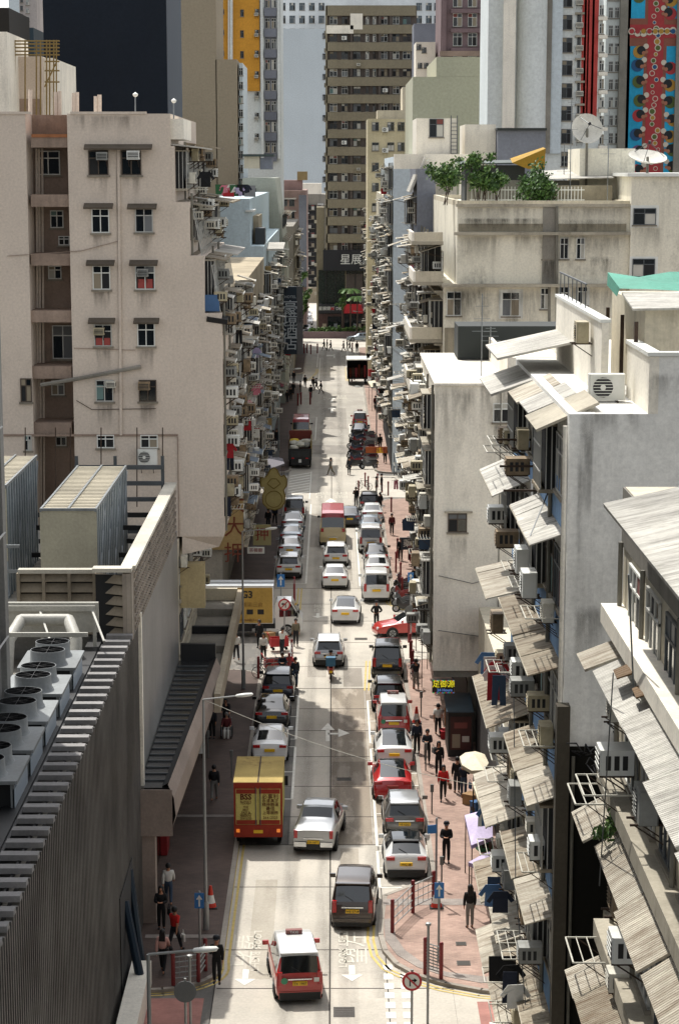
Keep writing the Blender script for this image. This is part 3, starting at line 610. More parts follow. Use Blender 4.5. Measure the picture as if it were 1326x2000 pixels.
for y, z, k in ((45.4, 18.1, 's'), (44.6, 17.2, 'w'), (43.6, 14.6, 's'), (42.0, 14.2, 'w'), (40.4, 17.4, 's'), (45.2, 11.0, 's'), (44.2, 10.3, 'w'), (42.4, 10.6, 's'), (45.9, 7.8, 's'), (44.8, 7.2, 's'), (43.6, 13.0, 'w')):
    ac((5.98, y, z), 'W', k, 'the nearest cream building', {18: 'upper floor', 17: 'upper floor', 14: 'middle floor', 13: 'middle floor', 11: 'lower floor', 10: 'lower floor'}.get(int(z), 'lowest floor in view'), True)
for y, z in ((45.8, 16.4), (45.6, 13.1), (44.3, 17.0), (46, 9.7)): b.inst('drying_rack', rack_mesh(1.6, 1.1), (6.0, y, z), 'W')
for y in (46.7, 43.3, 38.5):
    q = MB(); q.cyl((5.9, y, 1), (5.9, y, 21.5), .05, PIPEM, 6); b.part('drainpipe', q, 40)
for i, (x, y, z) in enumerate(((5.6, 44.6, 16.25), (5.4, 43.8, 16.1))):
    q = MB(); leaf_cloud(q, (x, y, z + .1), .3, 160, .07, seed=i); o = q.build('weeds'); tag(o, 'patch of bright green weeds growing on the %s tin awning at right' % ('far part of the' if i == 0 else 'near part of the'), 'weeds', 'weeds on the awning'); o['kind'] = 'stuff'
q = MB(); q.tube([(5.2, 40, 22), (5.9, 43, 17), (6, 46, 9)], .02, GREYM, 4); q.tube([(5.1, 41, 20), (5.3, 44, 15)], .015, GREYM, 4); b.part('cable', q)
for x, y in ((5.6, 42.2), (5.75, 40.6)):
    q = MB(); q.slab((x - .35, y - .5, 19.75), (x + .3, y - .4, 19.95), (x + .35, y + .5, 19.98), (x - .3, y + .45, 19.7), .03, corr('rust_sheet', '#6f5940', rustk=.8)); b.part('patch_sheet', q)
# ---- dark slot between the two
b = box_bld('alley_building', 'recessed building coloured black as painted shade in the alley between cream and blue buildings', 7.4, 15, 47.05, 58.4, 14.6, W_SHADE)  # wall coloured near-black to imitate the shade of a narrow alley
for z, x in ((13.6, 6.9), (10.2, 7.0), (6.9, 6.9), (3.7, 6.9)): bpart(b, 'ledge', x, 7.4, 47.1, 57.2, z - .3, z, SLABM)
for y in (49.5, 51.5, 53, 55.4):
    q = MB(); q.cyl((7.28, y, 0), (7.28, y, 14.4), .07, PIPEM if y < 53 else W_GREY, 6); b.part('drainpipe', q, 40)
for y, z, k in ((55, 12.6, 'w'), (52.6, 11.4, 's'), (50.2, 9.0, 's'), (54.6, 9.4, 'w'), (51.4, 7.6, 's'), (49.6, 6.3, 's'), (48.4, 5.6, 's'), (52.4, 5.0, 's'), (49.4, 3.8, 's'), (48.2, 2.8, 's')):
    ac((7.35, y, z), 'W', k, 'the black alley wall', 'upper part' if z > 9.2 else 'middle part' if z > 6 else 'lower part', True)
q = MB()
R = random.Random(4)
for i in range(26):
    p = Vector((7.2 + R.uniform(-.9, .9), 57.3 + R.uniform(-1, 1), 14.2)); P = [p]
    for j in range(5): p = p + Vector((R.uniform(-.35, .35), R.uniform(-.5, .5), R.uniform(-.25, .3))); P.append(p)
    q.tube(P, .02, BLACK, 4)
b.part('cable_tangle', q)
# ---- blue-fronted building with the big grey-white gable
YE = 76.0
b = R2 = box_bld('blue_fronted_building', 'pale building with blue painted front, white tin awnings and large blank grey gable', 6.0, 17, 58.5, YE, 22.9, W_GRWH)
q = MB(); q.cyl((5.9, 58.45, 15.4), (5.9, 58.45, 22.6), .06, W_WHT, 8); b.part('corner_pipe', q, 40); bpart(b, 'dark_pilaster', 5.78, 6.12, 57.9, 58.38, 0, 15.4, wall('pilaster_grime', '#4b463d', dirt=.6, streak=.6)); bpart(b, 'painted_shade', 6.13, 9, 58.44, 58.49, 0, 14.2, W_SHADE); q = MB(); q.cyl((6.25, 58.2, 0), (6.25, 58.2, 14), .05, PIPEM, 6); b.part('drainpipe', q, 40)  # black panel is alley shade painted over the lower gable
zA = [19.75, 16.25, 12.75, 9.4, 6.1]
for z in zA: bpart(b, 'spandrel', 5.965, 6.0, 59, YE - .1, z + .05, z + 1.25, W_BLUE)
zW = [21.4, 18.4, 14.95, 11.5, 8.2, 4.9]
R = random.Random(5)
for k, z in enumerate(zW):
    for i in range(7):
        y = 60.2 + i * 2.4
        if (k * 7 + i) % 4 == 1: b.inst('caged_balcony', cage_mesh(2.1, 1.7, .45, TIND), (6, y, z), 'W')
        else: b.inst('window', win_mesh(2.0, 1.5, R.choice(('dark', 'alu', 'alu', 'brown')), R.randint(0, 2)), (6, y, z), 'W')
segs = {0: [(59, 63.2, .9, .3), (63.3, 66.6, .85, .35), (69.6, 75.9, 1.15, .5)], 1: [(59, 64, .9, .25), (64.1, 70, .9, .2), (70.2, 75.8, 1.25, .3)], 2: [(59, 62.5, .85, .3), (62.6, 67, .9, .3), (68.5, 75.9, 1.3, .5)],
        3: [(59, 63, .85, .25), (63.1, 68, .9, .25), (69, 75.5, 1.25, .45)], 4: [(59, 62, .8, .2), (62.1, 66.5, .9, .3), (67.2, 71, 1.0, .3), (71.5, 75.9, 1.2, .4)]}
for k, L_ in segs.items():
    for y0, y1, d, dr in L_:
        z = zA[k]; mm = TINW if k == 0 else R.choice((TIN, TIND, TIN)); q = MB(); y = y0; first = True
        while y < y1 - .3:
            e = min(y1, y + 1.2); o = R.uniform(-.015, .015); q.slab((6 - d, y, z - dr + o), (6, y, z + o), (6, e, z + o), (6 - d, e, z - dr + o), .035, mm); y = e - .05
        q.box(6 - d - .02, 6 - d + .02, y0, y1, z - dr - .05, z - dr - .01, SLABM); b.part('awning', q)
for y0, y1, x, z in ((66, 71.5, 5.0, 3.5), (71.6, 76, 4.9, 3.6), (60, 65.9, 5.1, 3.4)):
    q = MB(); q.slab((x, y0, z - .35), (6, y0, z + .1), (6, y1, z + .1), (x, y1, z - .35), .05, R.choice((TIN, TINW, TIN))); b.part('awning', q)
for x0, x1, y0, y1, m_ in ((1126, 1262, 792, 860, STAIN), (1262, 1330, 728, 800, STAIN), (1120, 1180, 1180, 1330, STAIN), (1128, 1150, 800, 1300, STAIN)): stain(b, 58.5, x0, x1, y0, y1, m_)
# roof terrace, setback storey, penthouse with green tarpaulin
bpart(b, 'setback_wall', 8.0, 8.25, 58.5, 63, 22.9, 24.35, W_WHT); bpart(b, 'setback_wall', 8.25, 17, 58.5, 58.75, 22.9, 24.35, W_GRWH); bpart(b, 'parapet_cap', 7.95, 17, 58.45, 58.85, 24.36, 24.46, WHITE); bpart(b, 'parapet_cap', 7.95, 8.3, 58.86, 63, 24.36, 24.46, WHITE)
bpart(b, 'setback_wall', 7.3, 7.5, 63, YE, 22.9, 24.9, W_WHT); bpart(b, 'parapet_cap', 7.25, 7.55, 63, YE, 24.91, 25.0, WHITE)
bpart(b, 'penthouse', 8.4, 17, 62.5, 70, 22.95, 25.4, W_CREAM)
q = MB(); q.slab((8.0, 62, 25.35), (17, 62, 25.5), (17, 64.5, 25.8), (8.0, 64.5, 25.65), .06, TINW); b.part('penthouse_roof', q)
tarp = wall('tarpaulin_green', '#559a86', dirt=.55, streak=0, blotch=.3, bump=.5, rough=.7); q = MB(); R = random.Random(9); P = [[(7.95 + i * .9, 64.5 + j * 1.0, 25.75 + .08 * j + R.uniform(-.1, .12)) for i in range(11)] for j in range(6)]
for j in range(3):
    for i in range(10): q.quad(P[j][i], P[j][i + 1], P[j + 1][i + 1], P[j + 1][i], tarp)
q.quad(P[0][0], P[3][0], (7.93, 67.4, 25.7), (7.93, 65, 25.5), tarp); b.part('tarpaulin', q, 50)
for y in (62, 65, 68.5): q = MB(); q.box(8.05, 8.15, y - .05, y + .05, 22.95, 25.0, RUSTY); b.part('post', q)
for x0, x1, y0, y1, za, zb, mm in ((5.0, 7.3, 70.5, 76, 23.35, 23.85, TINW), (4.75, 6.2, 69.5, 75, 22.35, 22.85, TINW), (5.25, 6.5, 66, 69.3, 22.45, 23.0, TIN), (5.3, 6.6, 62.6, 65.8, 22.5, 23.05, TINW), (5.2, 6.8, 59, 62.4, 22.45, 23.15, SLABM)):
    q = MB(); q.slab((x0, y0, za), (x1, y0, zb), (x1, y1, zb), (x0, y1, za), .07, mm); b.part('awning', q)
q = MB(); q.tube([(7.4, 68, 25.7), (7.4, YE, 25.7)], .03, GREYM, 4)
for i in range(7): q.cyl((7.4, 68.2 + i * 1.25, 24.9), (7.4, 68.2 + i * 1.25, 25.72), .02, GREYM, 4)
b.part('railing', q)
ac((7.3, 62, 22.95), 'S', 's', 'the blue fronted building', 'roof terrace at its near corner', True, 1.0); ac((7.3, 65.5, 24.2), 'W', 's', 'the blue fronted building', 'roof terrace wall', True)
R = random.Random(12)
for k, z in enumerate(zW):
    for j in range((4, 6, 7, 8, 8, 8)[k]):
        y = (67 + (j + R.random() * .8) * 2.1) if k == 0 else 59.6 + (j + R.random() * .8) * (2.6, 2.6, 2.3, 2.0, 2.0, 2.0)[k]; ac((5.98 if R.random() < .6 else 5.75, y, z - R.uniform(.9, 1.4) + R.choice((0, .4))), 'W', R.choice('wws'), 'the blue fronted building', ['top floor', 'fifth floor', 'fourth floor', 'third floor', 'second floor', 'first floor'][k], True)
    for j in range(3): b.inst('drying_rack', rack_mesh(R.choice((1.4, 1.8)), R.choice((.9, 1.2))), (5.97, 60 + R.random() * 15, z - 1.0), 'W')
for i, (y, z, c, k) in enumerate(((70.5, 13.9, 3, 'shirt'), (69.9, 13.9, 0, 'shirt'), (69.2, 13.9, 3, 'trousers'), (71.2, 13.9, 0, 'towel'), (68.5, 13.9, 7, 'trousers'), (71.9, 13.9, 5, 'shirt'), (63.5, 6.4, 2, 'shirt'), (62.7, 6.5, 1, 'trousers'), (64.3, 6.4, 2, 'towel'), (61.9, 6.4, 0, 'shirt'), (69.4, 7.2, 7, 'trousers'), (68.7, 7.2, 5, 'shirt'), (68.0, 7.2, 1, 'shirt'), (61, 4.2, 4, 'towel'), (60.2, 4.2, 8, 'towel'), (73.5, 8.4, 5, 'shirt'), (74.2, 8.4, 0, 'trousers'))):
    garment((5.15 - .1 * (i % 3), y, z), 'S', c, k, '%s %s drying on the blue fronted building, %s' % (CLN[c], k, ('in the red and white row', 'in the black row low down', 'in the dark blue row', 'at the lowest rail', 'on the far rail')[0 if i < 6 else 1 if i < 10 else 2 if i < 13 else 3 if i < 15 else 4]))
for y in (62.2, 66.9, 71.4):
    q = MB(); q.cyl((5.9, y, 3), (5.9, y, 22.7), .06, PIPEM, 6); b.part('drainpipe', q, 40)
q = MB(); q.tube([(5.1, 60, 19.3), (5.9, 62, 20.6), (5.6, 72, 19.6)], .02, GREYM, 4); b.part('cable', q); q = MB(); q.tube([(5.6, 60, 3), (5.2, 63, 9), (5.3, 66, 14)], .018, GREYM, 4); b.part('cable', q)
for i, z in enumerate((21.0, 20.4, 19.9)): q = MB(); q.box(4.9, 6.0, 69 - i * 1.6, 69.07 - i * 1.6, z, z + .06, RUSTY); b.part('bracket_arm', q)
bpart(b, 'shop_front', 6.3 - .33, 5.99, 60, 75.8, .2, 3.1, DARK)
b = box_bld('set_back_building', 'lower set back building hidden between the blue fronted and slim white buildings', 7.3, 17, YE + .1, 113.4, 7.5, W_CREAM); bpart(b, 'shop_front', 7.2, 7.29, YE + .5, 113, .15, 3.3, DARK)
for k in range(1):
    for i in range(10): b.inst('window', win_mesh(2.0, 1.4, 'alu', i % 3), (7.3, 79 + i * 3.4, 5 + k * 3), 'W')
# ---- slim white building with two gable windows
b = R3 = Bld('white_building', 'slim white building with plain weathered gable, two small windows and overhanging upper floors', (8.5, 123, 0)); bpart(b, 'wall', 5.05, 8.6, 114, 133, 4.1, 18.5, W_WHT); bpart(b, 'wall', 8.61, 16, 114.02, 133, 0, 19.4, W_WHT); bpart(b, 'ground_floor', 6.9, 8.6, 115, 133, 0, 4.05, W_GREY)
bpart(b, 'roof_cap', 5.0, 8.65, 113.9, 133.1, 18.52, 18.64, W_WHT); parapet(b, 8.6, 12, 114, 133, 19.4, .5, .2, W_WHT); bpart(b, 'soffit_beam', 5.1, 8.6, 114.1, 114.6, 3.75, 4.09, W_GREY); bpart(b, 'stair_head', 6.9, 13, 128, 132, 18.7, 20.5, mat('shed_dark', '#2a2f2e', .8))
gwin(b, 114, 893, 1021, 34, 36, 'brown', 1); gwin(b, 114.02, 979, 806, 32, 36, 'white', 2); pxbox(b, 'sill', 114, 868, 998, 922, 1001, -.25, 0, SLABM)
q = MB(); q.tube([(5.3, 113.93, 9), (7, 113.93, 8.6), (8.8, 113.93, 9.1)], .02, GREYM, 4); q.tube([(5.3, 113.93, 6.2), (7.3, 113.93, 5.9), (8.8, 113.93, 6.2)], .02, GREYM, 4); b.part('cable', q)
q = MB(); q.cyl((8.3, 113.95, 4), (8.3, 113.95, 18.4), .025, PIPEM, 5); b.part('drainpipe', q)
clutter(b, 'the slim white building', 'W', 5.05, 114.5, 133, [4.5, 7.3, 10.1, 12.9, 15.7], 2.8, 21, pcage=.5, paw=.3, pac=.7, proj=.75, detail=False)
q = MB(); q.box(6.85, 6.9, 115.5, 132, .2, 3.2, DARK); b.part('shop_front', q)
stain(b, 114, 846, 928, 752, 900); stain(b, 114, 935, 1000, 730, 900); stain(b, 114, 875, 912, 1046, 1130); stain(b, 114, 962, 996, 826, 880); stain(b, 114, 850, 940, 1235, 1305)
# antennas on its roof
def antenna(loc, h, lab):
    q = MB(); x, y, z = loc; q.cyl(loc, (x, y, z + h), .03, STEEL, 5)
    for i, k in enumerate((.55, .7, .85, .95)): q.cyl((x - .5 + .08 * i, y, z + h * k), (x + .5 - .08 * i, y, z + h * k), .014, STEEL, 4); q.cyl((x, y - .3, z + h * k + .05), (x, y + .3, z + h * k + .05), .014, STEEL, 4)
    o = q.build('antenna'); tag(o, lab, 'antenna', 'roof antennas')
p = W(940, 700, 118); antenna((p.x, p.y, 18.6), 4.2, 'tall thin aerial mast on the slim white building, left one'); p = W(957, 690, 120); antenna((p.x, p.y, 19.4), 1.6, 'short branched aerial on the slim white building')
# ---- long cream building with roof garden
W_CR4 = wall('render_cream_pale', '#e2ddcc', dirt=.8, streak=.45, blotch=.1, scale=.8)
a = W(866, 403, 150); b = R4 = Bld('cream_garden_building', 'long cream building with stained ledges, narrow windows and a roof garden', (12, 165, 0))
xr = W(1230, 403, 150).x; bpart(b, 'wall', 7.15, xr, 150, 186, 0, W(900, 556, 150).z, W_CR4); xl = W(893, 403, 150).x; bpart(b, 'wall', xl, xr, 150.01, 186, W(900, 556, 150).z + .02, W(900, 403, 150).z, W_CR4)
xw = W(1290, 345, 150).x; bpart(b, 'stair_tower', xr + .01, xw + 4, 149.6, 170, 0, W(1250, 345, 150).z, W_CR4); bpart(b, 'tower_cap', xr - .3, xw + 4.2, 149.3, 170, W(1250, 345, 150).z + .01, W(1250, 338, 150).z, WHITE)
for y, x0, x1, d in ((456, 886, 1228, .45), (401, 890, 1232, .2), (557, 862, 1232, .7)): pxbox(b, 'ledge', 150, x0, y - 3, x1, y + 3, -d, 0, SLABM)
for x0, x1, y0, y1, m_ in ((895, 1060, 404, 440, STAIN), (1085, 1228, 404, 440, STAIN), (895, 1060, 425, 455, STAINB), (1088, 1225, 428, 458, STAINB), (895, 980, 458, 520, STAIN), (1000, 1060, 458, 500, STAIN), (1090, 1225, 458, 520, STAIN), (870, 960, 560, 660, STAINB), (960, 1060, 560, 690, STAIN), (1060, 1082, 505, 560, STAINB), (1090, 1230, 560, 640, STAIN), (985, 1012, 616, 690, STAINB), (1232, 1290, 440, 500, STAIN), (1150, 1200, 500, 556, STAINB)): stain(b, 149.59 if x0 > 1231 else 149.9, x0, x1, y0, y1, m_, .06)
grime = wall('black_mould', '#4a463a', dirt=.9, streak=.8, stain='#1c1b16')
pxbox(b, 'mould_band', 150, 895, 437, 1222, 452, -.03, .0, wall('render_mouldy', '#9b9380', dirt=1.0, streak=.8, stain='#2a271f', scale=1.6)); pxbox(b, 'mould_band', 150, 868, 640, 1010, 700, -.03, 0, wall('render_mouldy', '#9b9380'))
pxbox(b, 'shaft', 150, 1060, 405, 1085, 556, -.12, -.04, W_GREY); q = MB(); p0 = W(1087, 403, 149.7); p1 = W(1087, 700, 149.7); q.cyl(p0, p1, .09, PIPEM, 6); p0 = W(1072, 560, 149.7); p1 = W(1072, 700, 149.7); q.cyl(p0, p1, .09, PIPEM, 6); b.part('drainpipe', q, 40)
for px, py, w_, h_, k in ((1067, 485, 15, 40, 'dark'), (1101, 485, 15, 38, 'alu'), (1133, 485, 15, 38, 'white'), (1258, 423, 42, 32, 'dark'), (1256, 523, 42, 34, 'dark'), (886, 593, 28, 46, 'white'), (997, 594, 32, 44, 'white'), (1063, 583, 15, 38, 'white'), (1100, 580, 18, 38, 'white'), (1137, 577, 18, 36, 'white')): gwin(b, 149.59 if px > 1230 else 150, px, py, w_, h_, k, px % 3)
for px, py, w_, h_ in ((997, 594, 46, 58), (1258, 423, 54, 44), (1256, 523, 54, 44), (1100, 580, 26, 46), (1137, 577, 26, 44)):
    D = 149.6 if px > 1230 else 150; pxbox(b, 'window_surround', D, px - w_ / 2, py - h_ / 2, px + w_ / 2, py + h_ / 2, -.012, -.001, WHITE)
for x0, y0, y1, z, h in ((5.2, 151, 160, 21.6, .9), (5.0, 151, 163, 17.9, 1.0), (5.1, 151, 158, 24.2, .8), (5.1, 151, 166, 14.3, 1.0)):
    bpart(b, 'verandah_slab', x0, 7.14, y0, y1, z, z + .22, SLABM); bpart(b, 'verandah_wall', x0, x0 + .15, y0, y1, z + .23, z + h, W_WHT); bpart(b, 'verandah_wall', x0 + .16, 7.1, y0, y0 + .15, z + .23, z + h, W_CREAM)
clutter(b, 'the long cream building', 'W', 7.15, 151, 186, [4.2, 7.6, 11, 14.4, 17.8, 21.2], 3.4, 31, proj=1.9, pcage=.45, paw=.6, pac=.6)
# roof garden: planter wall, fence, plants, tarpaulin shed, dish
zr = W(1000, 403, 150).z; parapet(b, xl, xr, 150.3, 186, zr, .35, .3, W_CREAM)
bpart(b, 'planter_wall', xl + 1, xl + 8.5, 157, 157.3, zr, zr + 1.6, W_GREY); bpart(b, 'garden_wall', W(1085, 380, 156).x, W(1195, 380, 156).x, 156, 156.3, zr, W(1090, 362, 156).z, wall('render_mouldy', '#9b9380'))
q = MB()
for i in range(34): x = xl + 1.2 + i * .22; q.box(x, x + .05, 155.5, 155.55, zr + .2, zr + 1.2, WHITE)
q.box(xl + 1.1, xl + 8.7, 155.56, 155.6, zr + .95, zr + 1.02, WHITE); q.box(xl + 1.1, xl + 8.7, 155.56, 155.6, zr + .3, zr + .37, WHITE); b.part('picket_fence', q)
q = MB(); x0 = W(905, 330, 165).x; x1 = W(1020, 330, 165).x; q.box(x0, x1, 163, 168, zr, zr + 2.6, mat('shed_dark', '#2a2f2e', .8)); q.slab((x0 - .4, 162.6, zr + 2.7), (x1 + .2, 162.6, zr + 2.8), (x1 + .2, 168.4, zr + 3), (x0 - .4, 168.4, zr + 2.9), .08, mat('shed_roof', '#3f4c4a', .6, dirt=.4)); b.part('roof_shed', q)
ytarp = wall('tarpaulin_yellow', '#b58f35', dirt=.2, streak=0, blotch=.35, bump=.6, rough=.8); q = MB(); P0 = W(1000, 318, 160); P1 = W(1065, 290, 160); P2 = W(1063, 330, 160); P3 = W(1030, 330, 160)
q.add([P0, P0 + Vector((0, 2, .3)), P1 + Vector((0, 2, .1)), P1, P2, P3], [(0, 3, 2, 1), (0, 5, 4, 3), (3, 4, P2 and 2)], ytarp); o = q.build('tarpaulin'); tag(o, 'crumpled yellow tarpaulin stretched over the roof garden shed', 'tarpaulin')
q = MB(); a_ = W(1060, 365, 158); q.slab((a_.x, 156, zr + 1.7), (a_.x + 4.5, 156, zr + 1.8), (a_.x + 4.5, 166, zr + 2.4), (a_.x, 166, zr + 2.2), .06, TINW); b.part('tin_roof', q)
R = random.Random(3)
for i, (px, py, r, n, lab) in enumerate(((872, 340, 1.0, 800, 'leafy green shrub at the left end of the roof garden'), (945, 350, .9, 700, 'low yellow green plants in the middle of the roof garden'), (932, 310, .8, 350, 'tall thin papaya like plant rising over the roof garden'), (970, 352, .7, 500, 'small bush beside the middle plants of the roof garden'), (1045, 368, 1.2, 1300, 'dense dark green bush at the right of the roof garden'), (1070, 375, .6, 300, 'sparse weedy plant beside the dense dark bush'))):
    p = W(px, py, 155); r_ = thing('roof_plant', lab, 'plant', (p.x, p.y, zr), 0, None, True); q = MB(); leaf_cloud(q, p, r, int(n * 2), .135, LEAF[:3] if i == 4 else LEAF, i, .8); q.build('foliage', r_); q = MB()
    for j in range(4): q.cyl((p.x + R.uniform(-.2, .2), p.y, zr), (p.x + R.uniform(-.5, .5), p.y + R.uniform(-.4, .4), p.z), .035, RUSTY, 4)
    q.build('stem', r_)
def dish(px, py, D, rad, tilt, yaw, lab, foot):
    p = W(px, py, D); r_ = thing('satellite_dish', lab, 'satellite dish', (p.x, p.y, foot), 0, 'satellite dishes on the roofs'); h = p.z - foot; T = Matrix.Translation((0, 0, h)) @ Matrix.Rotation(yaw, 4, 'Z') @ Matrix.Rotation(tilt, 4, 'X')
    q = MB(); q.lathe([(0.02, -.22 * rad), (.35 * rad, -.19 * rad), (.7 * rad, -.1 * rad), (rad, .05), (rad, .0), (.7 * rad, -.14 * rad), (.3 * rad, -.24 * rad), (.02, -.27 * rad)], wall('dish_white', '#cfccc2', dirt=.3), 22, T); q.build('reflector', r_, 40, world=False)
    q = MB(); q.cyl((0, 0, 0), (0, 0, h), .09, PIPEM, 6)
    q.build('mast', r_, world=False); q = MB()
    for i in range(3): a = i * 2.09; q.cyl((rad * .9 * math.cos(a), rad * .9 * math.sin(a), 0), (0, 0, rad * .75), .025, GREYM, 4, T=T)
    q.cyl((0, 0, rad * .7), (0, 0, rad * .85), .1, BLACK, 6, T=T); q.build('feed_arm', r_, world=False)
dish(1146, 251, 158, 1.05, 1.2, .1, 'round white satellite dish facing the street on a mast above the cream roof', zr)
dish(1264, 306, 152, 1.25, .35, .2, 'wide satellite dish tilted to the sky on the stair tower roof', W(1250, 338, 150).z)
for i, (px, py, D, h) in enumerate(((1112, 395, 156, 7), (1186, 360, 152, 6), (1185, 330, 160, 4), (1100, 380, 160, 4))): p = W(px, py, D); antenna((p.x, D, zr), h, ['tall rusty aerial mast left of the round dish', 'thin aerial mast beside the stair tower', 'small branched aerial behind the stair tower', 'short aerial among the roof clutter left of the round dish'][i])
b2 = pxblock('roof_annex', 'cream roof annex wall behind the stair tower under the round dish', 158, 8, 1132, 290, 1240, W_CR4)
# ---- buildings further along the right side
pb = pxblock('pale_blue_house', 'white roof house with one barred window and a ladder', 190, 9, 813, 231, 893, W_WHT); gwin(pb, 190, 852, 250, 26, 34, 'dark', 0)
q = MB(); p = W(880, 300, 189.9); q.cyl(p, p + Vector((0, 0, 3)), .05, GREYM, 4); q.cyl(p + Vector((.5, 0, 0)), p + Vector((.5, 0, 3)), .05, GREYM, 4)
for i in range(9): q.cyl(p + Vector((0, 0, .3 * i)), p + Vector((.5, 0, .3 * i)), .03, GREYM, 4)
pb.part('ladder', q); pxbox(pb, 'base_wall', 188, 770, 301, 920, 330, 0, 1.5, W_WHT)
pxblock('white_roof_house', 'small white crenellated roof house right of the barred window house', 194, 8, 908, 243, 968, W_WHT); o = pxblock('slate_roof_house', 'slate blue box on the roofs with a dark flat top', 192, 9, 972, 253, 1065, W_DGREY); pxbox(o, 'roof_cap', 192, 970, 250, 1067, 255, -.3, 9, mat('shed_dark', '#2a2f2e'))
k = pxblock('khaki_block', 'blank pale khaki block standing above the roof garden', 250, 25, 806, 150, 948, W_KHAKI2); pxbox(k, 'upper_wall', 250, 852, 111, 948, 149.8, 0, 25, W_KHAKI2)
b = pxblock('mauve_tower', 'dark mauve apartment tower with white framed windows behind the khaki block', 330, 18, 862, -60, 960, W_PURP)
for i in range(4):
    for x in (893, 922): gwin(b, 330, x, 2 + i * 38 - 1, 17, 24, 'white', i % 3)
    pxbox(b, 'pilaster', 330, 864, -60, 870, 110, -.8, 0, W_PURP) if i == 0 else pxbox(b, 'balcony_band', 330, 880, 18 + (i - 1) * 38, 958, 26 + (i - 1) * 38, -.7, 0, W_PURP)
pxbox(b, 'balustrade', 330, 858, 100, 950, 110, -1, -.5, W_PINKD)
o = pxblock('white_roof_house', 'small white house with tiny windows left of the mauve tower', 340, 8, 812, 82, 850, W_WHT)
for x, y in ((818, 92), (828, 98), (820, 128), (832, 128)): gwin(o, 340, x, y, 8, 9, 'dark', 0)
pxblock('grey_block', 'plain grey block behind the small white house', 370, 8, 808, 46, 865, W_DGREY)
# white tower with rounded column and red stripes
b = pxblock('white_tower', 'tall white tower with windows in a row and red painted stripes', 225, 16, 1008, -90, 1180, W_TOWER)
q = MB(); c = W(1038, 100, 226); q.cyl((c.x, 225.3, 0), (c.x, 225.3, 52), W(1068, 100, 226).x - c.x + .1, W_TOWER, 24); b.part('round_shaft', q, 40)
pxbox(b, 'wall', 224, 955, -90, 985, 300, 0, 12, W_TOWER); pxbox(b, 'wall', 223, 985.2, -90, 1003, 300, 0, 12, W_WHT); pxbox(b, 'wall', 225, 1003.2, -90, 1008, 300, 1.5, 12, W_GREY)
pxbox(b, 'duct', 225, 1066, -90, 1072, 300, -.6, 0, W_GREY); pxbox(b, 'duct', 225, 1073, -90, 1093, 300, -.4, 0, W_LBLUE)
for i in range(8):
    y = 0 + i * 44.5; gwin(b, 224.99, 1106, y - 1, 20, 27, 'dark', 0); pxbox(b, 'window_surround', 225, 1094, y - 17, 1119, y + 17, -.012, 0, WHITE)
    p = W(1130, y + 10, 225); ac((p.x, 224.9, p.z), 'S', 'w', 'the white striped tower', 'beside red stripes', False, 1.2); gwin(b, 225, 1131, y - 10, 9, 16, 'dark', 1); pxbox(b, 'window_hood', 225, 1122, y - 20, 1140, y - 16, -.5, 0, SLABM)
for x0, x1, mm in ((1138.5, 1140.5, RED), (1143, 1146, RED), (1149.5, 1156, RED), (1158.5, 1164, RED)): pxbox(b, 'red_stripe', 225, x0, -90, x1, 228, -.12, -.091, wall('stripe_red', '#c0504a', dirt=.1, streak=.15))
pxbox(b, 'stripe_panel', 225, 1137, -90, 1166, 228, -.09, 0, WHITE)
for i in range(9): gwin(b, 225, 1174, 20 + i * 36, 9, 18, 'alu', i % 3); pxbox(b, 'balcony', 225, 1167, 33 + i * 36, 1184, 40 + i * 36, -.8, 0, W_WHT)
# mural tower: generic painted table scene on a turquoise end wall
b = pxblock('mural_tower', 'grey tower with a turquoise mural of a long red dining table', 240, 20, 1186, -90, 1400, W_TOWER)
for i in range(11):
    for x in (1192, 1204): gwin(b, 240, x, -10 + i * 35, 8, 20, 'alu', i % 3)
pxbox(b, 'pilaster', 240, 1212, -90, 1222, 345, -.8, 0, W_GREY)
for i in range(9): gwin(b, 239.99, 1222.5 + 3, 20 + i * 38, 4, 25, 'dark', 0)
mu = MB(); D = 239.2; TURQ = wall('mural_turquoise', '#35a8d2', dirt=.1, streak=.12, scale=.4); TBL = mat('mural_red', '#a8383c', .8, dirt=.15); TBR = mat('mural_brown', '#8a5444', .8, dirt=.15)
a = W(1229, -95, D); c = W(1330, 345, D); mu.box(a.x, c.x, D, D + .7, c.z, a.z, TURQ)
def mrect(x0, y0, x1, y1, m, o): a = W(x0, y0, D - o); c = W(x1, y1, D - o); mu.box(a.x, c.x, D - o, D - o + .018, c.z, a.z, m)
mrect(1262, -90, 1294, 345, TBR, .02); mrect(1230, 36, 1328, 90, TBR, .025); mrect(1268, -90, 1288, 345, TBL, .045); mrect(1230, 48, 1328, 74, TBL, .05)
R = random.Random(6); mcol = [mat('mural_' + n, cc, .8) for n, cc in (('cream', '#c9bfae'), ('hair', '#1f2326'), ('olive', '#53602f'), ('blue', '#24507a'), ('red', '#a3343a'), ('ochre', '#a98236'), ('skin', '#a06a52'), ('mauve', '#6b4f78'))]
def mdisc(x, y, r, m, o): p = W(x, y, D - o); s = r * .0545; mu.cyl((p.x, D - o, p.z), (p.x, D - o + .02, p.z), s, m, 14)
for i in range(34):
    y = -80 + i * 12.4; x = 1278 + R.uniform(-7, 7); r = R.uniform(3, 6.5); mdisc(x, y, r, mcol[0], .08); mdisc(x, y, r * .72, R.choice(mcol[2:6]), .1)
for i in range(9): x = 1233 + i * 11.5; mdisc(x, 61 + R.uniform(-4, 4), 6.5, mcol[0], .11); mdisc(x, 61, 4.5, R.choice(mcol[2:6]), .13)
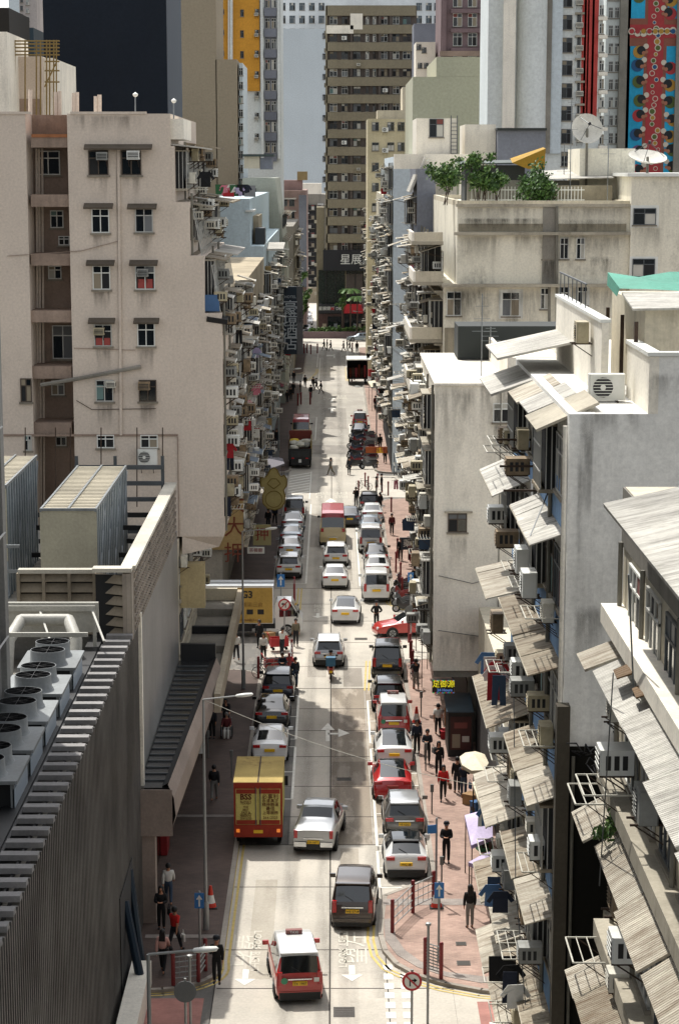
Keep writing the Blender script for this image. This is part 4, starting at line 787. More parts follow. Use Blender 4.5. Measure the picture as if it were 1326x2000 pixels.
for i in range(13):
    for sx in (1245, 1311):
        y = -70 + i * 33 + R.uniform(-6, 6)
        if 30 < y < 95: continue
        x = sx + R.uniform(-4, 4); mdisc(x, y + 3, 11.5, R.choice(mcol[2:6] + [mcol[7]]), .05); mdisc(x + (4 if sx < 1280 else -4), y, 8, mcol[1], .075); k = 9 if sx < 1280 else -9; mdisc(x + k, y + 5, 3.5, mcol[6], .09); mdisc(x + k * 1.6, y + 3, 3, mcol[6], .1); mdisc(x + k * 1.5, y - 8, 5, mcol[0], .06)
b.part('mural', mu); pxbox(b, 'pilaster', 240, 1322, -90, 1345, 345, -1.2, -.85, W_GREY)
# cream tower beside the brown one
b = pxblock('cream_tower', 'cream apartment block with square windows right of the brown tower', 330, 14, 718, 232, 806, wall('render_cream_far', '#cdc2a2', dirt=.25, streak=.3, scale=.5))
for i in range(6):
    for x in (733, 763, 783):
        if not (i > 3 and x > 740): gwin(b, 330, x, 247 + i * 39.5, 12, 15, 'dark', (i + x) % 3)
for i in range(3): p = W(752, 258 + i * 40, 330); ac((p.x, 329.9, p.z), 'S', 's', 'the cream tower', 'beside its windows', False, 1.3)
pxbox(b, 'stair_house', 330, 737, 215, 792, 231.8, 1, 8, W_CREAM); pxbox(b, 'side_wing', 332, 786, 170, 812, 480, 0, 10, W_CREAM)
# ---- row of facades, right side, dense clutter
for i, (D0, D1, X, z, m, lab, fh, se, pj) in enumerate(((186.3, 204, 6.7, W(830, 330, 186.3).z, W_DGREY, 'slate grey building with a sloping white roof canopy, beyond the long cream one', 3.3, 41, 1.1), (222.5, 262, 5.75, W(790, 306, 222.5).z, W_LBLUE, 'pale blue gabled building beyond the second right hand side street', 3.2, 42, .85), (262.5, 318, 5.9, 26, W_CREAM, 'crowded cream tenement halfway to the end of the street, right side', 3.2, 43, .9), (333, 383, 5.8, 25, W_BEIGE, 'crowded beige tenement at the far end of the street, right side', 3.2, 44, .9))):
    b = box_bld('tenement_building', lab, X, 20 if i > 1 else W((850, 820)[i], 400, D0).x, D0, D1, z, m); zs = [4.0 + k * fh for k in range(int((z - 4) / fh))]
    clutter(b, ('the slate grey tenement', 'the pale blue tenement', 'the crowded cream tenement', 'the far beige tenement')[i], 'W', X, D0 + .3, D1 - .3, zs, fh, se, bay=3.3, proj=pj, pcage=.35, paw=.7, pac=.5, prack=.3, plaun=.1, mats=[TIN, TINW, TIND, TIND, SLABM, W_BEIGE])
    bpart(b, 'shop_front', X - .06, X - .01, D0 + .5, D1 - .5, .2, 3.3, DARK); b.done()
    if i == 0:
        q = MB(); a0 = W(800, 375, 187); q.slab((a0.x, 187, a0.z), (7.3, 187, a0.z + 2.8), (7.3, 196, a0.z + 2.8), (a0.x, 196, a0.z), .15, TINW); b.part('sloping_canopy', q)
for b in (R1, R2, R3, R4): b.done()
# ================================================================== LEFT SIDE
# ---- finned tower at the left edge
b = box_bld('finned_tower', 'tall dark office tower with vertical concrete fins at the left edge', -22, -10.6, 28, 71, 62, mat('tower_glass', '#20242a', .3, dirt=.2)); FIN = wall('fin_concrete', '#8a8985', dirt=.2, streak=.3); FIN2 = wall('fin_pale', '#b9b9b5', dirt=.2, streak=.2)
bpart(b, 'corner_pier', -10.8, -10.2, 70.6, 71.3, 0, 62, FIN)
for k in range(13):
    q = MB()
    for i in range(9): y = 69.2 - i * 1.2; z = 24.5 - 17 + k * 3.3; q.add([(-10.6, y - .25, z), (-10.6, y + .25, z), (-10.2, y + .1, z), (-10.2, y - .1, z), (-10.6, y - .25, z + 3.28), (-10.6, y + .25, z + 3.28), (-10.2, y + .1, z + 3.28), (-10.2, y - .1, z + 3.28)], [(0, 1, 5, 4), (1, 2, 6, 5), (2, 3, 7, 6), (3, 0, 4, 7), (4, 5, 6, 7)], FIN)
    q.slab((-10.6, 50, z), (-10.6, 71, z), (-10.21, 71, z + .55), (-10.21, 50, z + .55), -.06, FIN2); b.part('fin_panel', q)
# ---- louvred car-park like building with roof plant
b = L2 = box_bld('louvred_building', 'low building with a tall brown louvre screen and roof plant at lower left', -20, -7.75, 40, 86.3, 10.6, W_GREY); b.r['label'] = 'low building wrapped in a tall brown louvre screen with roof plant behind, lower left'
LOUV = wall('louvre_bronze', '#64625f', dirt=.4, streak=.6, rough=.4, bump=0, blotch=.45, scale=1.6); LCAP = wall('louvre_cap', '#8d8b8a', dirt=.3, streak=0)  # louvre blotches and streaks paint uneven reflections into the colour
q = MB(); y = 40
q.box(-7.72, -7.6, 40, 86, 0, 11.9, mat('louvre_back', '#1b1714', .8))
i = 0
while y < 86.2: q.box(-7.58, -7.4, y, y + .11, .0 if y < 77 else 0, 12.0, LOUV); y += .37; i += 1
b.part('louvre_screen', q); q = MB(); y = 40
while y < 86.2: q.box(-8.35, -7.39, y - .05, y + .32, 12.01, 12.16, LCAP); y += 1.11
q.box(-7.9, -7.85, 40, 86, 11.9, 12.02, BLACK)
b.part('screen_cap', q); bpart(b, 'corner_trim', -7.62, -7.3, 86.25, 86.55, 0, 12.4, W_WHT)
q = MB(); q.box(-8.5, -8.42, 40, 86, 10.7, 11.9, BLACK); q.box(-9.0, -8.9, 40, 86, 11.5, 11.6, GREYM); q.box(-9.0, -8.5, 40, 86, 11.9, 11.98, BLACK)
for i in range(24): q.box(-8.98, -8.92, 41 + i * 1.9, 41.08 + i * 1.9, 10.6, 11.9, BLACK)
b.part('cable_tray', q)
# metal-panelled wing with tiled parapet
PANEL = wall('metal_panel', '#8f8f8e', dirt=.12, streak=.25, rough=.42, bump=0, blotch=.2); MATS['metal_panel'].node_tree.nodes['Principled BSDF'].inputs['Metallic'].default_value = .45
bpart(b, 'panel_wall', -20, -7.5, 86.6, 110, 0, 11.9, PANEL); q = MB(); q.box(-7.72, -7.4, 84.3, 107.3, 11.95, 14.45, W_TILE)
for i in range(44):
    for j in range(7): q.box(-7.4, -7.33, 84.5 + i * .52, 84.72 + i * .52 + .08 * (j % 2), 12.1 + j * .33, 12.28 + j * .33, W_TILE)
b.part('parapet', q); CAPW = wall('coping_white', '#bdb8ab', dirt=.3, streak=0); bpart(b, 'coping', -7.85, -7.3, 84.2, 107.4, 14.46, 14.6, CAPW)
LB = wall('louvre_beige', '#8b8171', dirt=.3, streak=.3); q = MB(); xa = W(38, 1180, 84.3).x; xb = W(186, 1180, 84.3).x; zt = 14.3
q.box(xa, xb, 84.5, 84.6, 11.9, zt, DARK)
for i in range(6): q.slab((xa, 84.25, 12.0 + i * .4), (xb, 84.25, 12.0 + i * .4), (xb, 84.45, 12.3 + i * .4), (xa, 84.45, 12.3 + i * .4), .04, LB)
for x in (xa, xa + (xb - xa) / 3, xa + (xb - xa) * .67, xb): q.box(x - .06, x + .06, 84.2, 84.5, 11.9, zt, LB)
q.box(xa, xb, 84.2, 84.6, zt + .002, zt + .15, CAPW)
q.box(xb + .07, -7.75, 84.0, 84.1, 11.9, zt, DARK)
for i in range(6): q.slab((xb + .07, 84.2, 12.0 + i * .4), (-7.75, 83.6, 12.0 + i * .4), (-7.75, 83.8, 12.3 + i * .4), (xb + .07, 84.4, 12.3 + i * .4), .04, LB)
q.box(-7.75, -7.4, 83.6, 84.2, 11.9, 14.4, W_TILE); q.box(xb, -7.4, 83.55, 84.2, zt + .155, zt + .3, CAPW); b.part('louvre_wall', q)
bpart(b, 'plant_deck', -20, -7.75, 84.7, 110, 11.95, 12.1, W_GREY)
# street canopy on the panel wing, curved bronze fascia
q = MB(); q.add([(-6.35, 86.0, 5.6), (-5.65, 109.5, 5.6), (-7.45, 109.5, 5.6), (-7.45, 86.0, 5.6)], [(0, 1, 2, 3)], mat('canopy_glass', '#2a2b2d', .25, dirt=.5))
FAS = wall('canopy_fascia', '#8f8279', dirt=.1, streak=.1, rough=.6); pr = [(0, 5.75), (.22, 5.2), (.28, 4.5), (.1, 3.9), (-.25, 3.7)]
vs = []; 
for yv, xv in ((85.9, -6.35), (93.5, -6.12), (101, -5.88), (109.5, -5.65)): vs += [(xv + dx, yv, z) for dx, z in pr]
q.add(vs, [(i * 5 + j, (i + 1) * 5 + j, (i + 1) * 5 + j + 1, i * 5 + j + 1) for i in range(3) for j in range(4)], FAS)
q.box(-7.45, -6.2, 85.85, 85.95, 3.7, 5.55, FAS); q.quad((-6.5, 86, 3.7), (-7.45, 86, 3.7), (-7.45, 109.5, 3.7), (-5.9, 109.5, 3.7), FAS)
q.add([(-6.6, 86.1, 5.62), (-6.35, 86.1, 5.78), (-5.65, 109.4, 5.78), (-5.95, 109.4, 5.62)], [(0, 1, 2, 3)], BLACK)
for i in range(22): y = 87 + i; q.box(-7.45, -6.5 + .03 * i, y, y + .07, 5.61, 5.66, GREYM)
b.part('canopy', q); bpart(b, 'canopy_bracket', -7.4, -5.7, 109.55, 109.9, 5.0, 6.4, BLACK)
bpart(b, 'shop_front', -7.5 + .01, -7.4, 87, 109, .15, 3.6, mat('shopfront_glass', '#1b1713', .2, dirt=.3)); bpart(b, 'pillar', -7.45, -6.9, 86.0, 86.9, .1, 3.7, FAS); bpart(b, 'red_shop_pillar', -7.38, -7.1, 95, 96.4, .15, 3.5, RED); bpart(b, 'poster', -7.05, -7.0, 86.95, 87.6, 1.6, 3.2, mat('poster_blue', '#2b5fa0', .5)); bpart(b, 'poster_head', -7.06, -6.99, 86.94, 87.61, 3.21, 3.6, RED)
# portal with braces at the near end, pale wall stub
bpart(b, 'entrance_recess', -7.39, -7.37, 76.5, 81.5, .1, 4.2, DARK); q = MB(); BR = mat('brace_steel', '#2a3948', .35, metal=.5)
q.cyl((-7.0, 80.6, .2), (-7.45, 80.9, 3.9), .14, BR, 8); b.part('brace', q, 40); q = MB(); q.cyl((-6.7, 77.6, .2), (-7.4, 78.4, 3.5), .16, BR, 8); b.part('brace', q, 40); bpart(b, 'wall_stub', -7.25, -6.55, 70, 79.2, 0, 1.0, W_WHT)
# roof plant: chillers, pipes, cages
CH = wall('chiller_grey', '#878b8c', dirt=.35, streak=.2, rough=.5, bump=0); FANB = mat('fan_black', '#101214', .6)
def chiller(y, lab, x=-10.15):
    r = thing('chiller_unit', lab, 'chiller', (x, y, 10.6), 0, 'chillers in a row on the louvred roof'); q = MB()
    for sx in (-.85, .8):
        for sy in (-1.3, 1.25): q.box(sx, sx + .1, sy, sy + .1, .0, 2.05, CH)
    q.box(-.95, 1.0, -1.4, 1.45, 2.05, 2.15, CH, bev=.05); q.build('frame', r, world=False); q = MB(); q.slab((-.75, -1.25, .9), (.7, -1.25, .9), (.1, -1.25, 2.0), (-.15, -1.25, 2.0), .02, FANB); q.quad((-.85, -1.2, .2), (-.05, -1.2, .2), (-.75, -1.2, 2.0), (-.85, -1.2, 2.0), GREYM); q.box(-.8, .78, -1.15, 1.2, .9, 2.0, FANB); q.box(-.82, .82, -1.34, 1.3, 0, .85, CH); q.build('coil', r, world=False)
    for k, yy in enumerate((-.65, .72)):
        q = MB(); q.lathe([(.66, 2.15), (.6, 2.22), (.58, 2.62), (.56, 2.62)], CH, 22, None, (0, yy)); f = q.build('fan_ring', r, 40, world=False); q = MB(); q.lathe([(.56, 2.62), (.55, 2.3), (.0, 2.28)], FANB, 22, None, (0, yy))
        for j in range(8): a = j * .785; q.box(.0, .56, yy - .006, yy + .006, 2.6, 2.61, FANB, T=Matrix.Translation((0, yy, 0)) @ Matrix.Rotation(a, 4, 'Z') @ Matrix.Translation((0, -yy, 0)))
        o = q.build('grille', r, world=False); o.parent = f
    q = MB(); q.box(.86, .92, -1.3, 1.35, .1, 1.9, mat('chiller_panel', '#a9b4bd', .4)); q.build('side_panel', r, world=False)
for i, y in enumerate((76.3, 72.4, 68.7, 65.2, 61.8)): chiller(y, 'grey roof chiller with twin fans, %s in the row' % ('farthest', 'fourth from the near end', 'third from the near end', 'second from the near end', 'nearest')[i], -9.55)
WP = wall('lagging_white', '#b3b1a8', dirt=.35, streak=.1, rough=.5); r = thing('white_pipework', 'thick white lagged pipes and frame at the far end of the chiller row', 'pipework', (-10.4, 80.5, 10.6), 0, None, True)
def bend(q, P, rad, m):
    q.tube(P, rad, m, 12)
    for p in P[1:-1]: q.lathe([(0, -rad), (rad * .7, -rad * .7), (rad, 0), (rad * .7, rad * .7), (0, rad)], m, 12, Matrix.Translation(p))
q = MB(); bend(q, [(-11.5, 79, 10.6), (-11.5, 80.2, 12.6), (-11.2, 81.4, 13.1), (-9.5, 81.4, 13.1), (-9.1, 80.2, 12.6), (-9.1, 79, 10.8)], .22, WP); bend(q, [(-12.6, 74, 11.0), (-11.8, 76, 11.2), (-11.7, 80, 11.3)], .28, WP); bend(q, [(-13.2, 78, 12.0), (-12.6, 74, 11.6), (-12.4, 66, 11.2)], .2, WP); q.build('pipe', r, 40)
q = MB(); q.box(-12.6, -8.6, 82, 82.12, 13.3, 13.5, WP); q.box(-12.6, -8.6, 79.3, 79.42, 12.9, 13.05, WP)
for x in (-12.6, -10.6, -8.7): q.box(x, x + .12, 82, 82.12, 10.6, 13.3, WP); q.cyl((x, 82, 13.3), (x + .6, 80, 12.6), .05, WP, 4)
q.box(-12.7, -8.5, 82.13, 82.3, 12.5, 13.6, WP); q.build('frame', r)
q = MB(); p = W(30, 1400, 72); q.box(p.x - .8, p.x + .3, 72, 73.5, 10.6, 12.6, WP, bev=.1); q.cyl((p.x - .5, 71.4, 11.4), (p.x + 1.4, 71.4, 11.4), .2, WP, 10); q.build('valve_box', r)
bo = Bld('roof_tank_box', 'grey roof cabinet with a pale sloping lid at the lower left corner', (-9.6, 52, 10.6), 'cabinet'); q = MB(); q.box(-11, -8.7, 50, 54.5, 10.6, 12.2, CH); bo.part('cabinet', q); q = MB(); q.slab((-11.2, 49.4, 13.0), (-8.75, 49.4, 12.4), (-8.75, 54.8, 12.4), (-11.2, 54.8, 13.0), .08, CH); bo.part('lid', q)
# galvanised screened box on the upper plant deck
def screen_box(lab, px0, px1, ptop, D, dep, zt, group):
    a = W(px0, 1000, D); c = W(px1, 1000, D); r = thing('duct_enclosure', lab, 'plant enclosure', ((a.x + c.x) / 2, D, 12.1), 0, group, True); GALV = wall('galvanised_sheet', '#8e979b', dirt=.2, streak=.3, rough=.45, bump=0); q = MB()
    q.box(a.x, c.x, D, D + .06, 12.1, 13.6, GALV); q.box(a.x, c.x, D + .001, D + .06, 13.62, zt, wall('galvanised_pale', '#a9a592', dirt=.3, streak=.2, rough=.5, bump=0)); q.build('front_panel', r); q = MB(); n = int(dep / .42)
    for i in range(n): y = D + .1 + i * dep / n; q.box(a.x + .05, c.x - .05, y, y + .2, zt - .02, zt + .04, wall('slat_beige', '#b3ab98', dirt=.2, streak=0))
    q.box(a.x, a.x + .08, D, D + dep, zt - .05, zt + .08, STEEL); q.box(c.x - .08, c.x, D, D + dep, zt - .05, zt + .08, STEEL); q.box(a.x, c.x, D - .05, D + .05, zt, zt + .1, STEEL); q.box((a.x + c.x) / 2 - .04, (a.x + c.x) / 2 + .04, D, D + dep, zt + .05, zt + .1, STEEL); q.build('slatted_top', r); q = MB()
    q.box(c.x - .3, c.x - .1, D + .1, D + dep, 12.1, zt - .1, DARK)
    for i in range(int(dep / .75)): y = D + .2 + i * .75; q.box(c.x - .05, c.x + .02, y, y + .25, 12.1, zt, GALV)
    for i in range(4): q.cyl((c.x, D + i * dep / 4, 12.2), (c.x, D + (i + 1) * dep / 4, zt - .2), .04, STEEL, 4)
    q.build('side_screen', r)
screen_box('galvanised plant enclosure with a slatted top on the tiled parapet roof', 78, 189, 990, 89, 13.5, 15.95, 'galvanised enclosures'); screen_box('second galvanised enclosure, mostly hidden behind the finned tower', -80, 14, 990, 91, 10, 16.6, 'galvanised enclosures')
r = thing('steel_frame', 'dark steel grillage of beams behind the galvanised plant enclosure', 'steel frame', (-9, 106, 12.1), 0, None, True); q = MB()
for i in range(5): q.box(-12, -7.9, 106.6, 106.75, 12.3 + i * .75, 12.5 + i * .75, GREYM); q.box(-16, -7.9, 98 + i * 1.9, 98.15 + i * 1.9, 12.6 + (i % 2) * .9, 12.8 + (i % 2) * .9, BLACK)
q.build('beam', r); q = MB()
for x in (-12, -10.2, -8.0): q.box(x, x + .15, 106.8, 106.95, 12.1, 15.9, GREYM)
for x, z in ((-12.6, 14.4), (-12.6, 13.4)): q.box(x - 2.2, x + .3, 89.5, 89.62, z, z + .12, STEEL)
q.build('post', r)
b.done()
# ---- pink block with the blank gable, its terraces, and the low wing with the concrete street canopy
D = 112.0
def PX(px, py=600, d=D): return W(px, py, d).x
def PZ(py, d=D): return W(400, py, d).z
b = L3 = Bld('pinkish_building', 'large pinkish grey block with a flat gable of small hooded windows and stepped terraces', (-12, 122, 0))
zt = PZ(222); zb = PZ(1048)
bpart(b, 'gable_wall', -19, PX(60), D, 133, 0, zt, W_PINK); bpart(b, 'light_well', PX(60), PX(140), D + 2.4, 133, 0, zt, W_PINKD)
bpart(b, 'gable_wall', PX(140), PX(338), D, 133, 4.6, zt, W_PINK)
for px, y0, y1 in ((372, 395, 500), (400, 500, 612), (433, 612, 1048)):
    bpart(b, 'terrace_block', PX(338) + .002, PX(px), D + .004, 133, PZ(y1) - (0 if px == 433 else .002), PZ(y0), W_PINK)
bpart(b, 'terrace_block', PX(338) + .002, PX(345), D + .02, 133, PZ(395), PZ(285), W_PINK)
q = MB(); x0, x1 = PX(350), PX(433); q.add([(x0, D, zb), (x1, D, zb), (x1, 133, zb), (x0, 133, zb), (x0, D, zb - .9), (x1 - .25, D + .35, zb - .55), (x1 - .25, 133, zb - .55), (x0, 133, zb - .9)], [(4, 5, 6, 7), (0, 4, 5, 1), (1, 5, 6, 2)], W_PINK); b.part('soffit', q)
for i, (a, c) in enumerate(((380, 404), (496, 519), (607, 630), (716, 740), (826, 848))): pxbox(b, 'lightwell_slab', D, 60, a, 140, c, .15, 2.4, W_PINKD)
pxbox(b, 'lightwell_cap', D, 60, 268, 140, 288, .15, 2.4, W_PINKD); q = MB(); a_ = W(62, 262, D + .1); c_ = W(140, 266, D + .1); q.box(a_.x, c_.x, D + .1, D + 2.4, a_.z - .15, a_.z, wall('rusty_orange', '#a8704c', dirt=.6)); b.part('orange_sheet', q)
pxbox(b, 'coping', D, -30, 218, 62, 223, -.06, .3, W_PINK); pxbox(b, 'coping', D, 138, 218, 286, 223, -.06, .3, W_PINK)
for x, y, w_, h_, k, sd in ((193, 318, 37, 46, 'brown', 0), (257, 318, 36, 46, 'brown', 1), (197, 431, 34, 44, 'white', 2), (282, 430, 34, 44, 'alu', 0), (199, 542, 34, 46, 'white', 1), (284, 542, 36, 46, 'white', 3), (202, 655, 32, 42, 'alu', 4), (286, 653, 34, 45, 'white', 2), (205, 763, 34, 42, 'alu', 5), (289, 763, 34, 42, 'brown', 1), (207, 862, 34, 24, 'white', 0), (292, 862, 34, 24, 'white', 4), (52, 762, 20, 44, 'brown', 0), (56, 865, 12, 30, 'alu', 1)): gwin(b, D, x, y, w_, h_, k, sd)
for x, y, w_, h_ in ((95, 318, 46, 46), (112, 428, 26, 34), (108, 532, 22, 22), (126, 470, 18, 16), (124, 668, 40, 62), (114, 757, 22, 28), (120, 858, 20, 24)): gwin(b, D + 2.39, x, y, w_, h_, 'white' if h_ < 60 else 'alu', (x + y) % 3)
for x0, x1, y in ((166, 298, 284), (165, 222, 399), (250, 307, 400), (170, 225, 510), (254, 309, 510), (174, 226, 623), (262, 312, 623)):
    q = MB(); a_ = W(x0, y, D); c_ = W(x1, y, D); q.slab((a_.x, D - .5, a_.z - .14), (c_.x, D - .5, a_.z - .14), (c_.x, D, a_.z + .06), (a_.x, D, a_.z + .06), .08, wall('hood_mouldy', '#5d554b', dirt=.9)); b.part('window_hood', q)
for x, y in ((201, 303), (262, 302), (195, 644), (283, 751), (218, 747), (280, 530)):
    p = W(x, y, D); ac((p.x, D - .01, p.z - .23), 'S', 'w', 'the pinkish gable', 'set in the %s window' % {201: 'top left', 262: 'top right', 195: 'red curtained', 283: 'lower right', 218: 'lower left', 280: 'third right hand'}[x], True, .8)
p = W(289, 905, D); ac((p.x, D - .01, p.z), 'S', 's', 'the pinkish gable', 'below the lowest right window', True, 1.05)
q = MB(); q.cyl(W(232, 290, D - .07), W(237, 850, D - .07), .07, W_PINK, 6)
for x in (72, 77, 83): q.cyl(W(x, 290, D + 2.2), W(x + 4, 990, D + 2.2), .06, W_PINK, 6)
b.part('drainpipe', q, 40)
q = MB(); q.tube([W(80, 752, D - .1), W(150, 740, D - .12), W(276, 716, D - .12)], .1, W_GREY, 6); b.part('bamboo_pole', q, 40)
q = MB(); q.tube([W(150, 782, D - .05), W(180, 800, D - .05), W(305, 798, D - .05)], .02, RUSTY, 4); q.tube([W(15, 500, D - .05), W(160, 490, D - .05), W(235, 470, D - .05)], .02, W_PINKD, 4); q.tube([W(145, 680, D - .05), W(265, 684, D - .05)], .02, W_PINKD, 4); b.part('cable', q)
pxbox(b, 'string_course', D, -30, 848, 348, 852, -.05, 0, W_PINKD); pxbox(b, 'string_course', D, 347, 853, 351, 1046, -.05, 0, W_PINKD)
for x in (50, 109, 138, 198, 268, 318): q = MB(); q.cyl(W(x, 835, D - .6), W(x, 990, D - .6), .03, RUSTY, 5); b.part('bamboo_upright', q)
for x0, y0, x1, y1 in ((270, 545, 284, 563), (286, 545, 299, 563), (188, 660, 201, 674), (204, 660, 216, 674), (189, 752, 203, 780)): pxbox(b, 'curtain', D, x0, y0, x1, y1, -.045, -.034, mat('curtain_rose', '#9c4a45', .9) if y0 < 700 else CURT[2])
# parapet return and white roof box, roof poles
pxbox(b, 'roof_recess', D, 288, 228, 330, 268, 1.2, 4, W_PINK); pxbox(b, 'roof_box', D, 330, 232, 359, 272, .2, 6, W_WHT); pxbox(b, 'parapet_end', D, 284, 222, 297, 285, .01, .8, W_WHT)
for i, (x, y, w_) in enumerate(((145, 182, 3), (151, 180, 3), (188, 188, 3), (195, 185, 3), (60, 175, 3), (110, 180, 3), (117, 178, 3))): q = MB(); q.cyl(W(x, 225, D + 2), W(x, y, D + 2), .1, W_PINK, 8); b.part('vent_pipe', q, 40)
for x, y, lab in ((265, 185, 'thin white lamp standing on the pink parapet in front of the black tower'), (340, 197, 'thin white lamp standing on the white roof box of the pinkish block')):
    q = MB(); a_ = W(x, 232, D + 1); c_ = W(x, y, D + 1); q.cyl(a_, c_, .035, STEEL, 5); q.lathe([(0, -.13), (.11, -.05), (.13, .03), (0, .13)], WHITE, 10, Matrix.Translation(c_)); tag(q.build('roof_lamp'), lab, 'lamp')
for x0, x1, y0, y1 in ((175, 212, 342, 395), (238, 276, 342, 395), (180, 216, 455, 505), (264, 300, 455, 505), (182, 218, 566, 618), (266, 304, 566, 618), (186, 220, 678, 735), (268, 304, 677, 735), (188, 224, 785, 845), (272, 308, 785, 845), (140, 285, 224, 262), (226, 244, 300, 840)): stain(b, D, x0, x1, y0, y1, None, .03)
# terraces over the street
cl = lambda x, zs, fh, se, **k: clutter(b, 'the pinkish block terraces', 'E', x, D + .5, 132.8, zs, fh, se, bay=2.9, detail=True, ledge=False, **k)
cl(PX(433), [zb + .2 + i * 2.95 for i in range(4)], 2.95, 51, paw=.45, pcage=.35, pac=.75, proj=.8, prack=.3); cl(PX(400), [PZ(610)], 2.95, 52, paw=.3, pcage=.5, proj=.7, pac=.6); cl(PX(372), [PZ(500)], 2.95, 53, paw=.3, pcage=.5, proj=.7, pac=.7); cl(PX(345), [PZ(395)], 2.9, 54, paw=.2, pcage=.8, proj=.9, pac=.6)
for z, px0, px1, y0, y1 in ((PZ(282), 300, 398, 112.3, 122), (PZ(282) + .1, 330, 404, 122.5, 132), (PZ(395) - .1, 345, 412, 114, 121), (PZ(395), 345, 440, 122, 132), (PZ(500) - .1, 372, 440, 113, 121), (PZ(505), 372, 450, 121.2, 132), (PZ(610), 400, 450, 113, 121), (PZ(615), 400, 470, 122, 131)):
    q = MB(); q.slab((PX(px0), y0, z + .15), (PX(px1), y0, z - .12), (PX(px1), y1, z - .12), (PX(px0), y1, z + .15), .07, AWM[int(y0) % 3] if z > 30 or rnd() < .5 else TINB); b.part('terrace_awning', q)
for z, x in ((PZ(500), 395), (PZ(610), 430)):
    q = MB()
    for i in range(16): y = 112.5 + i * 1.2; q.cyl((PX(x), y, z), (PX(x - 16), y, z + 2.2), .03, ALU, 4)
    q.box(PX(x - 16) - .03, PX(x - 16) + .03, 112.4, 130.6, z + 2.17, z + 2.22, ALU); b.part('stay_rods', q)
q = MB(); a_ = W(405, 612, 112.2); q.slab((a_.x, 111.9, a_.z - .15), (a_.x + 1.0, 111.9, a_.z - .3), (a_.x + 1.0, 114, a_.z), (a_.x, 114, a_.z + .5), .25, mat('black_sheet', '#141416', .6)); tag(q.build('tarpaulin'), 'black plastic sheet bundled on the terrace corner of the pinkish block', 'tarpaulin')
for i, (px, py, c, k, y) in enumerate(((402, 350, 2, 'shirt', 113), (447, 880, 3, 'shirt', 114.5), (449, 895, 1, 'trousers', 115.3), (443, 985, 1, 'trousers', 112.8), (412, 590, 5, 'towel', 112.4))): p = W(px, py, y); garment((p.x, y, p.z + .35), 'S', c, k, '%s %s hanging from the %s of the pinkish block' % (CLN[c], k, ('top terrace', 'street front', 'street front behind the red shirt', 'bottom corner', 'middle terrace')[i]))
b.done()
# laundry on the roof beyond: row of bright cloths
for i in range(9): p = W(432 + i * 7, 372 + (i % 3), 200); garment((p.x, 200, p.z + .5), 'S', (9, 4, 3, 0, 9, 8, 2, 1, 6)[i], ('towel', 'shirt')[i % 2], '%s cloth in the roof washing line above the pale blue gable, %s from the left' % (CLN[(9, 4, 3, 0, 9, 8, 2, 1, 6)[i]], ordn(i)), 1.2)
b = Bld('low_wing', 'old stained cream street wall with a concrete canopy beneath the pinkish block', (-9, 122, 0)); bpart(b, 'wall', -19, -7.55, 110.2, 132.6, 0, PZ(1048) - .1, W_CREAM)
clutter(b, 'the stained cream street wall', 'E', -7.55, 111, 132, [5.5, 8.2], 2.6, 61, paw=.1, pcage=.1, pac=.3, proj=.5, prack=0); bpart(b, 'cream_panel', -7.5, -6.3, 111.6, 112.4, 7.8, 10.0, wall('cream_panel', '#b5a57e', dirt=.3)); bpart(b, 'canopy_slab', -7.54, -5.35, 108.5, 131, 4.35, 4.6, W_GREY)
bpart(b, 'canopy_upstand', -5.5, -5.2, 104, 131, 4.3, 5.2, wall('canopy_edge', '#a79c88', dirt=.4, streak=.2)); bpart(b, 'canopy_upstand', -7.54, -5.5, 130.7, 131, 4.61, 5.3, W_CREAM)
for y in (111, 116, 121, 126): bpart(b, 'canopy_rib', -7.54, -5.5, y, y + .3, 4.61, 5.0, W_GREY if y != 121 else DARK)
q = MB(); q.slab((-7.5, 105, 4.3), (-5.3, 105, 4.3), (-5.3, 110.5, 4.35), (-7.5, 110.5, 4.35), .2, W_PINK); b.part('canopy_apron', q); bpart(b, 'shop_front', -7.54, -7.5, 111, 132, .15, 3.8, DARK); b.done()
# ---- yellow-gabled tenement across the side street
D4 = 152.5; b = Bld('yellow_gabled_tenement', 'tenement with a mustard yellow gable across the left side street', (-11, 178, 0)); z4 = W(450, 560, D4).z
bpart(b, 'wall', -24, -6.0, D4, 204, 4.0, z4, W_BEIGE); bpart(b, 'gable_paint', -8.6, -5.98, D4 - .02, D4, 4.0, z4, W_YGABLE); bpart(b, 'ground_floor', -24, -7.4, D4 + .3, 204, 0, 3.98, W_GREY)
RB = wall('letter_brown', '#5f2f22', dirt=.3)
for i, (py, chx) in enumerate(((985, '大'), (1032, '大'), (1082, '押'))): p = W(458, py, D4 - .05); text(chx, 1.45, RB, b.r, p, name='painted_character', bold=.04)
clutter(b, 'the yellow gabled tenement', 'E', -6.0, D4 + .3, 203.5, [4.2 + i * 3.0 for i in range(int((z4 - 4.5) / 3))], 3.0, 62, paw=.5, pcage=.25, pac=.35, proj=.9, prack=.35, plaun=.08, bay=3.2, mats=[TINB, TIN, TINW, TIND]); b.done()
for i, (px, py, c, k) in enumerate(((500, 690, 8, 'shirt'), (494, 700, 2, 'trousers'), (503, 760, 4, 'shirt'))): p = W(px, py, 170); garment((p.x, 170, p.z + .4), 'S', c, k, '%s %s drying high on the yellow gabled tenement' % (CLN[c], k))
D5 = 222.5; b = Bld('pale_blue_gable_block', 'tenement with a stepped pale blue blank gable', (-10, 255, 0)); W5 = wall('gable_ice_blue', '#bccbd0', dirt=.06, streak=.1, blotch=.05, scale=.5)
